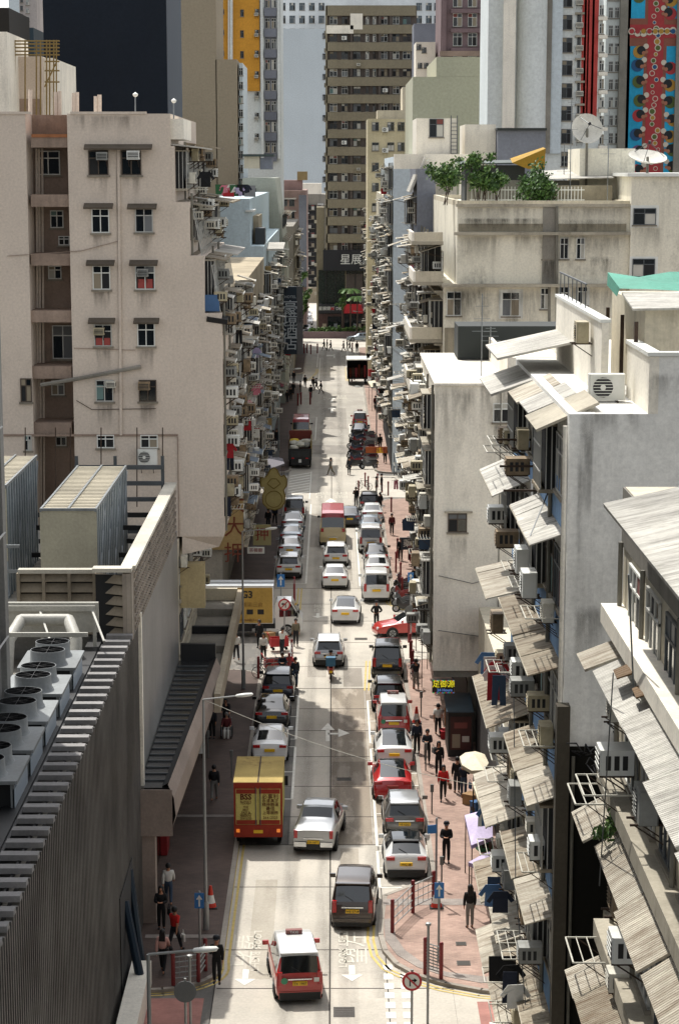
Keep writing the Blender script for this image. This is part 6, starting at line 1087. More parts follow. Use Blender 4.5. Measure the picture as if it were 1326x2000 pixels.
# stations: (y fraction from rear, z shoulder, z top, half width factor, top width factor, side glass to the next?, top glass to the next?)
PROF = {
 'suv': dict(L=4.55, W=1.84, H=1.66, zb=.27, st=[(0, .62, .66, .86, .86, 0, 0), (.012, .80, .84, .93, .9, 0, 0), (.02, .98, 1.02, .95, .9, 0, 0), (.03, 1.0, 1.08, .96, .82, 0, 1), (.115, 1.0, 1.56, .98, .72, 0, 0), (.14, 1.0, 1.62, 1, .72, 1, 0), (.27, 1, 1.65, 1, .72, 0, 0), (.285, 1, 1.655, 1, .72, 1, 0), (.44, .99, 1.66, 1, .72, 0, 0), (.455, .99, 1.66, 1, .72, 1, 0), (.585, .98, 1.6, 1, .71, 1, 0), (.6, .98, 1.58, 1, .71, 0, 1), (.74, .97, 1.08, 1, .8, 0, 0), (.77, .95, 1.03, .99, .84, 0, 0), (.93, .86, .92, .95, .82, 0, 0), (.985, .68, .74, .86, .78, 0, 0), (1, .55, .58, .8, .74, 0, 0)]),
 'mpv': dict(L=4.5, W=1.72, H=1.82, zb=.24, st=[(0, .6, .64, .9, .9, 0, 0), (.012, .82, .86, .96, .93, 0, 0), (.018, 1.02, 1.06, .97, .93, 0, 0), (.022, 1.04, 1.12, .97, .86, 0, 1), (.06, 1.04, 1.7, .99, .8, 0, 0), (.085, 1.04, 1.79, 1, .8, 1, 0), (.3, 1.03, 1.82, 1, .8, 0, 0), (.315, 1.03, 1.82, 1, .8, 1, 0), (.52, 1.0, 1.82, 1, .8, 0, 0), (.535, 1.0, 1.82, 1, .8, 1, 0), (.69, .98, 1.72, 1, .79, 1, 0), (.71, .98, 1.68, 1, .78, 0, 1), (.85, .97, 1.1, 1, .82, 0, 0), (.88, .93, 1.02, .99, .84, 0, 0), (.96, .84, .9, .95, .82, 0, 0), (.99, .66, .7, .88, .8, 0, 0), (1, .52, .56, .82, .76, 0, 0)]),
 'sedan': dict(L=4.7, W=1.82, H=1.45, zb=.22, st=[(0, .58, .62, .86, .84, 0, 0), (.014, .8, .84, .93, .86, 0, 0), (.022, .93, .97, .95, .84, 0, 0), (.12, .95, 1.02, .98, .8, 0, 0), (.14, .95, 1.05, .98, .76, 0, 1), (.29, .93, 1.38, 1, .66, 0, 0), (.305, .93, 1.4, 1, .66, 1, 0), (.42, .92, 1.45, 1, .67, 0, 0), (.435, .92, 1.45, 1, .67, 1, 0), (.55, .91, 1.42, 1, .67, 1, 0), (.57, .91, 1.4, 1, .67, 0, 1), (.71, .9, 1.0, 1, .78, 0, 0), (.74, .88, .95, .99, .82, 0, 0), (.92, .78, .83, .95, .8, 0, 0), (.985, .62, .67, .86, .78, 0, 0), (1, .5, .53, .8, .74, 0, 0)]),
 'fastback': dict(L=4.7, W=1.86, H=1.5, zb=.22, st=[(0, .58, .62, .86, .84, 0, 0), (.014, .82, .86, .93, .86, 0, 0), (.022, .98, 1.02, .95, .82, 0, 0), (.06, .99, 1.08, .97, .78, 0, 0), (.075, .99, 1.12, .97, .72, 0, 1), (.3, .95, 1.43, 1, .64, 0, 1), (.32, .95, 1.45, 1, .64, 1, 1), (.43, .94, 1.5, 1, .66, 0, 1), (.445, .94, 1.5, 1, .66, 1, 1), (.55, .93, 1.46, 1, .67, 1, 1), (.57, .92, 1.44, 1, .67, 0, 1), (.74, .9, 1.0, 1, .78, 0, 0), (.77, .88, .96, .99, .82, 0, 0), (.93, .76, .82, .95, .8, 0, 0), (.985, .6, .65, .86, .78, 0, 0), (1, .5, .53, .8, .74, 0, 0)]),
 'hatch': dict(L=4.39, W=1.8, H=1.56, zb=.25, st=[(0, .6, .64, .88, .88, 0, 0), (.012, .8, .84, .95, .9, 0, 0), (.03, 1.02, 1.06, .98, .84, 0, 0), (.05, 1.04, 1.12, .98, .74, 0, 1), (.2, 1.05, 1.5, .97, .66, 0, 0), (.225, 1.05, 1.53, .97, .66, 1, 1), (.3, 1.02, 1.55, .98, .67, 0, 1), (.315, 1.02, 1.55, .98, .67, 1, 1), (.45, .98, 1.56, 1, .68, 0, 1), (.465, .98, 1.56, 1, .68, 1, 1), (.58, .96, 1.5, 1, .68, 1, 0), (.6, .96, 1.48, 1, .68, 0, 1), (.75, .94, 1.04, 1, .8, 0, 0), (.78, .92, 1.0, .99, .84, 0, 0), (.93, .82, .88, .95, .82, 0, 0), (.985, .64, .7, .86, .78, 0, 0), (1, .52, .55, .8, .74, 0, 0)]),
 'pickup': dict(L=5.3, W=1.86, H=1.78, zb=.35, st=[(0, .72, .76, .9, .9, 0, 0), (.006, 1.08, 1.12, .95, .92, 0, 0), (.02, 1.1, 1.15, .96, .9, 0, 0), (.24, 1.1, 1.24, .98, .84, 0, 0), (.27, 1.08, 1.32, .98, .78, 0, 1), (.345, 1.06, 1.66, 1, .74, 0, 0), (.36, 1.06, 1.74, 1, .74, 1, 0), (.46, 1.05, 1.78, 1, .74, 0, 0), (.475, 1.05, 1.78, 1, .74, 1, 0), (.6, 1.04, 1.72, 1, .73, 1, 0), (.615, 1.04, 1.69, 1, .73, 0, 1), (.74, 1.03, 1.14, 1, .82, 0, 0), (.77, 1.0, 1.1, .99, .86, 0, 0), (.94, .94, 1.0, .96, .86, 0, 0), (.985, .74, .8, .9, .82, 0, 0), (1, .6, .64, .84, .78, 0, 0)]),
 'minibus': dict(L=6.9, W=2.06, H=2.75, zb=.35, st=[(0, .9, .95, .95, .95, 0, 0), (.004, 1.4, 1.45, .98, .95, 0, 0), (.008, 1.5, 1.58, .99, .92, 0, 1), (.03, 1.5, 2.35, 1, .88, 0, 0), (.05, 1.5, 2.66, 1, .86, 1, 0), (.2, 1.5, 2.75, 1, .86, 0, 0), (.21, 1.5, 2.75, 1, .86, 1, 0), (.4, 1.5, 2.75, 1, .86, 0, 0), (.41, 1.5, 2.75, 1, .86, 1, 0), (.6, 1.5, 2.75, 1, .86, 0, 0), (.61, 1.5, 2.75, 1, .86, 1, 0), (.84, 1.45, 2.7, 1, .86, 0, 1), (.95, 1.25, 1.5, .99, .88, 0, 0), (.985, 1.0, 1.1, .96, .88, 0, 0), (1, .7, .75, .9, .84, 0, 0)]),
}
_carm = {}
def car_meshes(kind, pm, roofm=None, glassroof=True):
    key = (kind, pm.name, roofm.name if roofm else '')
    if key in _carm: return _carm[key]
    P = PROF[kind]; L, Wd, zb = P['L'], P['W'] / 2, P['zb']; body = MB(); gl = MB(); rows = []
    for (f, zs, zt, wf, tf, *_r) in P['st']:
        y = -L / 2 + f * L; w_ = Wd * wf; wt = Wd * tf * wf; g = zt - zs > .25
        e = min(.06, max(0, (zt - zs) * .2)); k = .12
        x1 = w_ + (wt - w_) * (.1 if g else .2); x2 = w_ + (wt - w_) * (.86 if g else .6)
        half = [(0, zb), (w_ * .82, zb), (w_ * .97, zb + .1), (w_, zb + (zs - zb) * .5), (w_ * .975, zs), (x1 * .965, zs + e * .6 + .005), (x2 * .97, zt - e * 1.1 - .004), (wt * .93, zt - .006), (wt * .5, zt + .012), (0, zt + .018)]
        rows.append([(x, y, z) for x, z in half] + [(-x, y, z) for x, z in half[-2:0:-1]])
    n = len(rows[0]); bi = len(rows[0])
    for r in rows: body.v += r; gl.v += r
    H = 10
    bmi = body.mi(pm); rmi = body.mi(roofm) if roofm else bmi; gmi = gl.mi(CARGL); tr = body.mi(TRIM)
    for i in range(len(rows) - 1):
        st = P['st'][i]; sg, tg = st[5], st[6]; roof = roofm and st[2] > .9 * P['H'] and P['st'][i + 1][2] > .9 * P['H']
        for j in range(n):
            a, b2 = i * n + j, i * n + (j + 1) % n; q = (b2, a, a + n, b2 + n); jj = j if j < 9 else n - 1 - j
            if sg and jj == 5: gl.f.append(q); gl.m.append(gmi)
            elif tg and jj in (7, 8): gl.f.append(q); gl.m.append(gmi)
            else:
                body.f.append(q); body.m.append(tr if jj in (0, 1) else rmi if (roof and jj >= 6) or (roofm and jj >= 5 and st[2] > 1.3 * st[1]) else bmi)
    for i in (0, len(rows) - 1):
        f = [i * n + j for j in range(n)]; body.f.append(tuple(f if i == 0 else f[::-1])); body.m.append(bmi)
    used = sorted({i for f in gl.f for i in f}); mp = {o: k for k, o in enumerate(used)}; gl.v = [gl.v[i] for i in used]; gl.f = [tuple(mp[i] for i in f) for f in gl.f]
    for mb_ in (body, gl): pass
    _carm[key] = (body.mesh('car_body', None, 38), gl.mesh('car_window', None, 30)); return _carm[key]
VEH = []
def car(kind, px, py, pm, label, name='parked_car', cat='car', yaw=0., roofm=None, plate=YPLATE, plate_t='', group=None, rails=False, lights=True, taxi=False, sc=1.):
    P = PROF[kind]; L, Wd, zb = P['L'], P['W'] / 2, P['zb']; a = math.radians(yaw); p = G(px, py); c = p + Vector((-math.sin(a), math.cos(a), 0)) * (L / 2 * sc); c.z = .012
    r = thing(name, label, cat, c, a, group); r.scale = (sc,) * 3; bm, gm = car_meshes(kind, pm, roofm); place(bm, 'body', r, (0, 0, 0)); place(gm, 'windows', r, (0, 0, 0))
    y0 = -L / 2; wr = {'minibus': .4, 'pickup': .38, 'suv': .35}.get(kind, .33)
    arch = MB()
    for sy in (y0 + L * .19, y0 + L * (.8 if kind != 'minibus' else .78)):
        for s in (-1, 1): arch.cyl((s * (Wd - .3), sy, wr), (s * (Wd + .004), sy, wr), wr + .055, TRIM, 18); wheel(r, s * (Wd - .07), sy, wr)
    arch.box(-Wd * .7, Wd * .7, y0 + .3, -y0 - .3, zb - .06, zb + .02, TRIM); arch.build('wheel_arch', r, 0, world=False)
    st = P['st']; zl = st[2][1]
    mb = MB(); zbmp = zb + (.25 if kind != 'minibus' else .15); mb.box(-Wd * .88, Wd * .88, y0 - .05, y0 + .1, zb - .02, zbmp, TRIM if kind in ('suv', 'hatch', 'pickup') else pm, bev=.04); mb.build('rear_bumper', r, 0, world=False)
    mb = MB(); mb.box(-Wd * .86, Wd * .86, y0 - .058, y0 + .1, zb - .06, zb + (.22 if taxi else .1), TRIM, bev=.03); mb.build('rear_valance', r, 0, world=False)
    if kind == 'pickup':
        for s in (-1, 1): mb = MB(); mb.box(s * .3, s * Wd * .9, y0 - .075, y0 - .04, zb + .06, zbmp + .02, CHROME, bev=.01); mb.build('bumper_corner', r, 0, world=False)
    if kind in ('suv', 'hatch', 'mpv'):
        i_ = 5 if kind == 'mpv' else 4; sy_ = y0 + L * st[i_][0]; sz_ = st[i_][2]; sw_ = Wd * st[i_][4] * st[i_][3]; mb = MB(); mb.box(-sw_ * .96, sw_ * .96, sy_ - .12, sy_ + .1, sz_ - .015, sz_ + .03, roofm or pm, bev=.03); mb.build('roof_spoiler', r, 0, world=False)
        i3 = 3; a_ = Vector((.04, y0 + L * st[i3][0] - .02, st[i3][2] + .04)); b_ = Vector((-.3, y0 + L * (st[i3][0] * .6 + st[i3 + 1][0] * .4) - .03, st[i3][2] * .6 + st[i3 + 1][2] * .4 + .01)); mb = MB(); mb.cyl(a_, b_, .012, TRIM, 4); mb.build('rear_wiper', r, 0, world=False)
    for s in (-1, 1):
        t = MB(); h = {'mpv': .5, 'minibus': .3, 'pickup': .38}.get(kind, .17); ww = {'mpv': .16, 'minibus': .22, 'pickup': .15}.get(kind, .34); yy = y0 + .02 + .01 * (kind == 'hatch')
        t.box(s * (Wd * .9 - ww), s * Wd * .91, yy - .03, yy + .12, zl - h + (.05 if kind != 'mpv' else .2), zl + (.02 if kind != 'mpv' else .17), TAIL, bev=.02); t.build('tail_light', r, 0, world=False)
        m = MB(); zm = st[-6][1] + .06; ym = y0 + L * (.66 if kind not in ('minibus', 'mpv') else .78); m.box(s * Wd * .96, s * (Wd + .2), ym, ym + .1, zm, zm + .16, TRIM if kind == 'minibus' else pm, bev=.03); m.build('wing_mirror', r, 0, world=False)
        t = MB(); t.box(s * Wd * .5, s * Wd * .8, -y0 - .12, -y0 - .0, st[-3][1] - .22, st[-3][1] - .08, HEAD, bev=.02); t.build('headlight', r, 0, world=False)
    t = MB(); zp = {'sedan': zb + .4, 'mpv': .72, 'minibus': .62, 'pickup': .55}.get(kind, .68); t.box(-.26, .26, y0 - .075, y0 + .01, zp, zp + .14, plate); o = t.build('number_plate', r, 0, world=False)
    if plate_t: text(plate_t, .13, BLACK, r, (0, y0 - .085, zp + .065), name='plate_lettering')
    if kind in ('mpv', 'suv', 'minibus', 'pickup'): t = MB(); t.box(-.42, .42, y0 - .035, y0 + .02, zp + .19, zp + .24, CHROME); t.build('tailgate_trim', r, 0, world=False)
    if rails:
        for s in (-1, 1): t = MB(); t.tube([(s * Wd * .68, y0 + L * .15, P['H'] - .02), (s * Wd * .69, y0 + L * .2, P['H'] + .05), (s * Wd * .69, y0 + L * .52, P['H'] + .05), (s * Wd * .68, y0 + L * .56, P['H'] - .05)], .022, CHROME, 5); t.build('roof_rail', r, 40, world=False)
    if taxi:
        t = MB(); t.box(-.3, .3, y0 + L * .5, y0 + L * .5 + .22, P['H'] + .01, P['H'] + .17, mat('taxi_lamp', '#7d4a44', .5), bev=.04); o = t.build('roof_sign', r, 0, world=False); text('TAXI', .14, WHITE, r, (0, y0 + L * .5 - .012, P['H'] + .09), name='roof_sign_lettering')
        t = MB(); t.cyl((-.55, y0 - .0, .88), (-.55, y0 - .02, .88), .12, mat('taxi_green', '#3d8a66', .5), 14); t.box(.5, .68, y0 - .02, y0 + .0, .83, .98, PLATEW); t.build('sticker', r, 0, world=False)
    VEH.append(r); return r
CG = 'cars parked along the right kerb'; CL = 'cars parked along the left kerb'; CD = 'cars driving up the street'
car('mpv', 586, 1962, P_TAXI, 'red taxi with a white roof driving nearest the camera, turned slightly left', 'taxi', 'taxi', 6, P_WHITE, group=CD, taxi=True, plate_t='TX 1997')
car('mpv', 688, 1818, P_BRN, 'dark brown minivan with ridged shiny roof driving just ahead of the nearest taxi', 'minivan', 'minivan', -3, group=CD, plate_t='WE 5718')
car('pickup', 612, 1672, P_SILV, 'silver double cab pickup truck with covered bed beside the yellow lorry', 'pickup_truck', 'pickup truck', -6, group=CD, plate_t='UV 1671')
car('hatch', 793, 1722, P_WHITE, 'white crossover with black roof and slanted lamps, nearest car at the right kerb', 'parked_car', 'car', 0, BLACK, group=CG, plate_t='WC 28', sc=1)
car('suv', 790, 1642, P_GREY, 'grey brown estate car with silver roof rails parked second at the right kerb', 'parked_car', 'car', 0, P_SILV, group=CG, rails=True, plate_t='VE 6262')
car('fastback', 767, 1568, P_RED, 'bright red car with big sloping rear glass parked at the right kerb', 'parked_car', 'car', 0, group=CG, plate=mat('plate_dark', '#8a2a24'), plate_t='')
car('fastback', 770, 1503, P_WHITE, 'white car with large dark glass roof parked behind the red one', 'parked_car', 'car', 0, group=CG)
car('mpv', 769, 1442, P_TAXI, 'red taxi with a white roof parked at the right kerb', 'taxi', 'taxi', 0, P_WHITE, group=CG, taxi=True)
car('suv', 760, 1394, P_BLK, 'black estate car with red tail lamps parked ahead of the kerbside taxi', 'parked_car', 'car', 0, group=CG, plate=PLATEW)
car('mpv', 756, 1328, P_BLK, 'black people carrier with a yellow topped boot at the front of the right row', 'parked_car', 'car', -2, group=CG, sc=1.06)
car('suv', 642, 1306, P_SILV, 'silver grey estate car driving just ahead of the scooter rider', 'driving_car', 'car', 0, P_WHITE, group=CD, rails=True)
car('fastback', 674, 1221, P_WHITE, 'white saloon with dark glass roof driving past the side street', 'driving_car', 'car', -2, group=CD)
car('mpv', 735, 1178, P_WHITE, 'white van with a roof hatch parked beyond the right side street', 'parked_van', 'van', 0, group=CG, sc=1.1)
car('sedan', 737, 1132, P_WHITE, 'white car parked directly ahead of the white van', 'parked_car', 'car', 0, group=CG)
car('sedan', 735, 1108, P_BLK, 'black car parked between the white car and the white people carrier', 'parked_car', 'car', 0, group=CG)
car('sedan', 654, 1152, P_WHITE, 'white saloon waiting behind the white estate car in the queue', 'driving_car', 'car', 0, group=CD)
car('suv', 656, 1110, P_WHITE, 'white estate car waiting directly behind the red roofed minibus', 'driving_car', 'car', 0, group=CD, rails=True)
car('minibus', 650, 1070, P_CREAM, 'cream minibus with a red roof in the middle of the street', 'minibus', 'minibus', 0, P_MBRED, group='red roofed minibuses')
car('sedan', 683, 1030, P_NAVY, 'dark blue car partly hidden to the right of the cream minibus', 'driving_car', 'car', 0, group=CD)
car('mpv', 724, 1082, P_WHITE, 'white people carrier with red lamps parked in the upper right row', 'parked_van', 'van', 0, group=CG, sc=1.08)
car('sedan', 724, 1048, P_BGREY, 'blue grey car parked ahead of the white people carrier', 'parked_car', 'car', 0, group=CG)
car('sedan', 727, 1023, P_WHITE, 'white saloon parked second from the far end of the upper right row', 'parked_car', 'car', 0, group=CG)
car('suv', 722, 1003, P_BLK, 'black car at the far end of the upper right row', 'parked_car', 'car', 0, group=CG)
car('suv', 564, 1132, P_WHITE, 'white estate car with wide chrome bumper, nearest in the upper left row', 'parked_car', 'car', 0, P_SILV, group=CL, rails=True)
car('sedan', 566, 1092, P_SILV, 'silver saloon parked ahead of the white estate car on the left', 'parked_car', 'car', 0, group=CL)
car('sedan', 568, 1067, P_BGREY, 'blue grey saloon parked third in the upper left row', 'parked_car', 'car', 0, group=CL)
car('fastback', 571, 1042, P_SILV, 'silver car with dark rear glass parked behind the grey van on the left', 'parked_car', 'car', 0, group=CL)
car('mpv', 575, 1020, P_GREY, 'silver grey van with a roof pod at the far end of the upper left row', 'parked_van', 'van', 0, P_SILV, group=CL, sc=1.05)
car('sedan', 527, 1492, P_WHITE, 'white coupe parked just ahead of the yellow and red lorry', 'parked_car', 'car', 0, group=CL)
car('fastback', 531, 1428, P_BLK, 'black saloon with yellow plate parked ahead of the white coupe', 'parked_car', 'car', 0, group=CL)
car('suv', 543, 1375, P_NAVY, 'dark blue estate car at the front of the lower left row', 'parked_car', 'car', 0, group=CL)
car('mpv', 703, 838, P_TAXI, 'red taxi with a white roof far up the street beside the parked motorbikes', 'taxi', 'taxi', 0, P_WHITE, group=CG, taxi=True)
car('sedan', 703, 856, P_NAVY, 'dark car parked behind the far taxi', 'parked_car', 'car', 0, group=CG)
car('minibus', 588, 868, P_CREAM, 'cream minibus with a red roof in shade on the left, ahead of the tipper lorry', 'minibus', 'minibus', 0, P_MBRED, group='red roofed minibuses')
for px, py, pm, lab in ((600, 648, P_BLK, 'black car waiting in the far street left of the bank'), (602, 632, P_WHITE, 'white car behind the black one in the far street'), (600, 620, P_SILV, 'silver car deepest in the far street')): car('sedan', px, py, pm, lab, 'distant_car', 'car', 180, group='cars in the far street')
p = G(668, 664); c = car('sedan', 700, 668, P_BGREY, 'pale blue car crossing the far junction sideways', 'distant_car', 'car', 90); c.location = (p.x + 3.2, 398, .012)
# red saloon taxi nosing out of the right side street
c = car('sedan', 780, 1250, P_TAXI, 'red and white saloon taxi nosing out of the right side street', 'taxi', 'taxi', 103, P_WHITE); g = G(745, 1245); c.location = (g.x + 1.85, G(780, 1240).y, .012)
# ---- box lorry BSS
def lorry(label, px, py, yaw, L, Wd, H, zf, mats, cabm, name='box_lorry', along=False):
    a = math.radians(yaw); p = G(px, py); c = p + Vector((-math.sin(a), math.cos(a), 0)) * (L / 2); c.z = .012; r = thing(name, label, 'lorry', c, a); y0 = -L / 2; w_ = Wd / 2; bl = L - 1.95
    q = MB(); q.box(-w_, w_, y0, y0 + bl, zf, H, mats[0], bev=.03); q.build('cargo_box', r, 0, world=False); q = MB()
    q.box(-w_ - .02, w_ + .02, y0 - .02, y0 + bl + .02, H + .001, H + .03, mats[1]); q.box(-.03, .03, y0, y0 + bl, H + .031, H + .05, RUSTY); q.build('box_roof', r, 0, world=False)
    q = MB(); cy = y0 + bl + .12; pr = [(cy, .5), (cy, 2.15), (cy + .1, 2.3), (cy + 1.0, 2.3), (cy + 1.5, 1.45), (cy + 1.72, 1.2), (cy + 1.72, .5)]; n = len(pr); cw = w_ * .88
    q.add([(-cw, y, z) for y, z in pr] + [(cw, y, z) for y, z in pr], [tuple(range(n)), tuple(range(2 * n - 1, n - 1, -1))] + [(i, i + n, (i + 1) % n + n, (i + 1) % n) for i in range(n)], cabm); q.build('cab', r, 0, world=False); q = MB()
    q.slab((-cw * .9, cy + 1.06, 2.23), (cw * .9, cy + 1.06, 2.23), (cw * .9, cy + 1.5, 1.48), (-cw * .9, cy + 1.5, 1.48), -.02, CARGL); q.build('windscreen', r, 0, world=False)
    for s in (-1, 1): q = MB(); q.add([(s * (cw + .006), cy + .25, 1.3), (s * (cw + .006), cy + 1.45, 1.35), (s * (cw + .006), cy + 1.0, 2.15), (s * (cw + .006), cy + .25, 2.15)], [(0, 1, 2, 3)], CARGL); q.build('side_window', r, 0, world=False); q = MB(); q.box(s * (cw + .02), s * (cw + .25), cy + 1.35, cy + 1.42, 1.3, 1.75, BLACK); q.build('wing_mirror', r, 0, world=False)
    q = MB(); q.box(-w_ * .8, w_ * .8, y0 + .1, cy + 1.6, .55, zf - .01, BLACK); q.build('chassis', r, 0, world=False)
    for y in (y0 + bl * .28, cy + .75):
        for s in (-1, 1): wheel(r, s * (w_ - .16), y, .43)
    VEH.append(r); return r, y0, w_, bl
LY = wall('lorry_yellow', '#c2b56c', dirt=.4, streak=.4, bump=.05); LYR = wall('lorry_roof', '#a8935a', dirt=.9, streak=0, stain='#5c3d28', scale=1.6); LRD = wall('lorry_red', '#8f3526', dirt=.4, streak=.3, bump=.05); LT = mat('letter_brown', '#5b3a20', .7)
r, y0, w_, bl = lorry('yellow and red box lorry with rear doors lettered BSS, parked on the left', 505, 1661, 0, 6.4, 2.1, 3.02, .95, (LY, LYR), P_RED); ZZ = lambda z: .95 + (z - .95) * .74
for s in (-1, 1):
    q = MB(); x0, x1 = (.025, w_ - .09) if s > 0 else (-w_ + .09, -.025); q.box(x0, x1, y0 - .05, y0 - .005, ZZ(1.25), ZZ(3.4), LY); d = q.build('rear_door', r, 0, world=False)
    q = MB(); q.box(x0 + .02, x1 - .02, y0 - .06, y0 - .051, ZZ(3.12), ZZ(3.38), LRD); q.build('red_band', d, 0, world=False); q = MB(); q.box(x0 + .02, x1 - .02, y0 - .06, y0 - .051, ZZ(1.27), ZZ(1.52), LRD); q.build('red_band', d, 0, world=False)
    q = MB(); q.cyl((s * .1, y0 - .08, 1.15), (s * .1, y0 - .08, ZZ(3.5)), .02, GREYM, 5); q.build('lock_rod', d, 0, world=False)
    q = MB(); q.box(s * (w_ - .25), s * (w_ - .1), y0 - .06, y0 - .02, .82, .97, mat('lamp_orange', '#e07a2c', .3, emit=.6)); q.build('tail_light', r, 0, world=False)
q = MB(); q.box(-w_, w_, y0 - .04, y0 + .02, ZZ(3.41), 3.03, LRD); q.box(-w_, -w_ + .08, y0 - .04, y0, .95, ZZ(3.41), LRD); q.box(w_ - .08, w_, y0 - .04, y0, .95, ZZ(3.41), LRD); q.box(-w_, w_, y0 - .045, y0 + .3, .6, 1.16, LRD); q.build('rear_frame', r, 0, world=False)
q = MB(); q.box(-.2, .2, y0 - .06, y0 - .046, .78, .92, YPLATE); q.build('number_plate', r, 0, world=False)
text('BSS', .34, LT, r, (-.53, y0 - .065, 2.4), bold=.012); 
for i, (t_, z) in enumerate((('ALWAYS', 2.64), ('TOUGH', 2.52), ('THE', 2.3), ('BEST', 2.14), ('FAST &', 1.98), ('QUALITY', 1.86), ('SERVICE', 1.74), ('26412323', 1.6))): text(t_, .125, LT, r, (-.53, y0 - .065, ZZ(z)))
for i, (t_, z, s_) in enumerate((('必事利', 2.93, .27), ('永遠真正', 2.68, .2), ('精神飽滿', 2.44, .2), ('最佳', 2.2, .22), ('上等服務', 1.95, .19), ('26412323', 1.66, .18))): text(t_, s_ * .9, LT, r, (.53, y0 - .065, ZZ(z)))
# ---- yellow panelled lorry coming out of the left side street (faces right)
r, y0, w_, bl = lorry('white cabbed box lorry with yellow side panel nosing out of the left side street', 480, 1240, -90, 6.3, 2.1, 3.3, .9, (P_WHITE, mat('box_white', '#b9bec4', .5, dirt=.2)), P_WHITE)
g = G(583, 1235); r.location = (g.x - 2.75, G(540, 1243).y + .6, .012); q = MB(); q.box(w_ + .002, w_ + .03, y0 + .05, y0 + bl - .05, .95, 3.2, wall('panel_mustard', '#a98c4a', dirt=.25, streak=.2, bump=0)); q.build('side_panel', r, 0, world=False)
ty = (math.pi / 2, 0, math.pi / 2); text('G3', .62, BLACK, r, (w_ + .035, y0 + bl * .62, 2.75), rot=ty, bold=.02); text('貨運第三倉', .34, mat('letter_pale', '#7d6128'), r, (w_ + .035, y0 + bl * .66, 2.1), rot=ty); text('contactus@g3.com', .2, LT, r, (w_ + .035, y0 + bl * .64, 1.15), rot=ty); q = MB()
for i in range(3): q.box(w_ + .031, w_ + .036, y0 + bl * .46 + i * .68, y0 + bl * .46 + i * .68 + .4, 1.5, 1.82, BLACK)
q.build('panel_icon', r, 0, world=False); q = MB(); q.box(w_ - .5, w_ + .02, y0 + .8, y0 + 3, .4, .85, BLACK); q.build('side_box', r, 0, world=False)
# ---- tipper lorry with sacks
p = G(586, 916); r = thing('tipper_lorry', 'dark tipper lorry loaded with white and yellow sacks on the left', 'lorry', (p.x, p.y + 3.4, .012)); q = MB(); w_ = 1.15
q.box(-w_, w_, -3.4, -3.3, .9, 2.0, BLACK); q.box(-w_, -w_ + .08, -3.3, 1.2, 1.0, 2.9, mat('tipper_brown', '#5a4632', .7, dirt=.4)); q.box(w_ - .08, w_, -3.3, 1.2, 1.0, 2.9, mat('tipper_gold', '#8f7a3a', .6, dirt=.4)); q.box(-w_, w_, 1.1, 1.2, 1.0, 3.3, mat('tipper_red', '#7d3428', .6, dirt=.3)); q.box(-w_, w_, -3.3, 1.1, .9, 1.0, BLACK); q.box(-.9, .9, -3.45, -3.41, 1.15, 1.75, mat('tailboard_grey', '#2f3233', .6, dirt=.5)); q.build('cargo_bed', r, 0, world=False); q = MB(); q.box(-1, 1, 1.35, 3.3, .6, 2.5, P_RED, bev=.15); q.build('cab', r, 0, world=False); q = MB(); q.box(-.9, .9, -3.35, 3.0, .35, .89, BLACK); q.build('chassis', r, 0, world=False)
for y in (-2.2, 2.3):
    for s in (-1, 1): wheel(r, s * .98, y, .48)
for s in (-.7, .7): q = MB(); q.box(s - .12, s + .12, -3.46, -3.42, 1.0, 1.12, TAIL); q.build('tail_light', r, 0, world=False)
q = MB(); q.box(-.14, .14, -3.48, -3.42, .62, .95, PLATEW); q.build('number_plate', r, 0, world=False)
R = random.Random(2); SK = [mat('sack_white', '#cfccc0', .8, dirt=.2), mat('sack_yellow', '#d6b93a', .8), mat('sack_grey', '#8f8f8a', .8, dirt=.3)]
for i in range(12):
    q = MB(); sx, sz = R.uniform(.35, .5), R.uniform(.2, .3); q.lathe([(.02, -sz), (sx * .7, -sz * .8), (sx, 0), (sx * .75, sz * .75), (.02, sz)], SK[(0, 0, 2, 0, 1)[i % 5]], 10); o = q.build('sack', None, 60); o.location = (p.x + (-.6, 0, .6)[i % 3], p.y + .7 + (i // 3) * .95, 2.0 + R.uniform(0, .5)); o.scale = (1, 1.3, 1); o.rotation_euler = (0, 0, R.uniform(0, 3)); tag(o, 'bulging %s sack on the tipper lorry, %s row from the tailboard, %s' % (('white', 'white', 'grey', 'white', 'yellow')[i % 5], ordn(i // 3), ('left', 'middle', 'right')[i % 3]), 'sack', 'sacks on the tipper lorry')
# ---- stall lorry with white awning, far right
p = G(698, 752); r = thing('stall_lorry', 'open backed lorry with a white awning roof at the far right kerb', 'lorry', (p.x, p.y + 3, .012)); q = MB(); q.box(-1.4, 1.4, -3, 3, .8, .95, BLACK); q.box(-1.4, -1.3, -3, 3, .95, 3.3, BLACK); q.box(1.3, 1.4, -3, 3, .95, 3.3, BLACK); q.box(-1.3, 1.3, 2.9, 3, .95, 3.3, BLACK); q.build('cargo_box', r, 0, world=False); q = MB(); q.box(-1.5, 1.6, -3.3, 3, 3.35, 3.5, WHITE); q.slab((1.61, -3.3, 3.45), (3.3, -3.3, 4.1), (3.3, 2, 4.1), (1.61, 2, 3.45), .05, WHITE); q.build('awning_roof', r, 0, world=False); q = MB()
for i in range(6): q.box(-1.1 + i * .4, -.85 + i * .4, -2.6, -2.2, 1.0, R.uniform(1.8, 2.8), (LT, RUSTY, RED)[i % 3])
q.build('stacked_goods', r, 0, world=False)
for s in (-1.1, 1.1):
    for y in (-2, 2): wheel(r, s, y, .42)
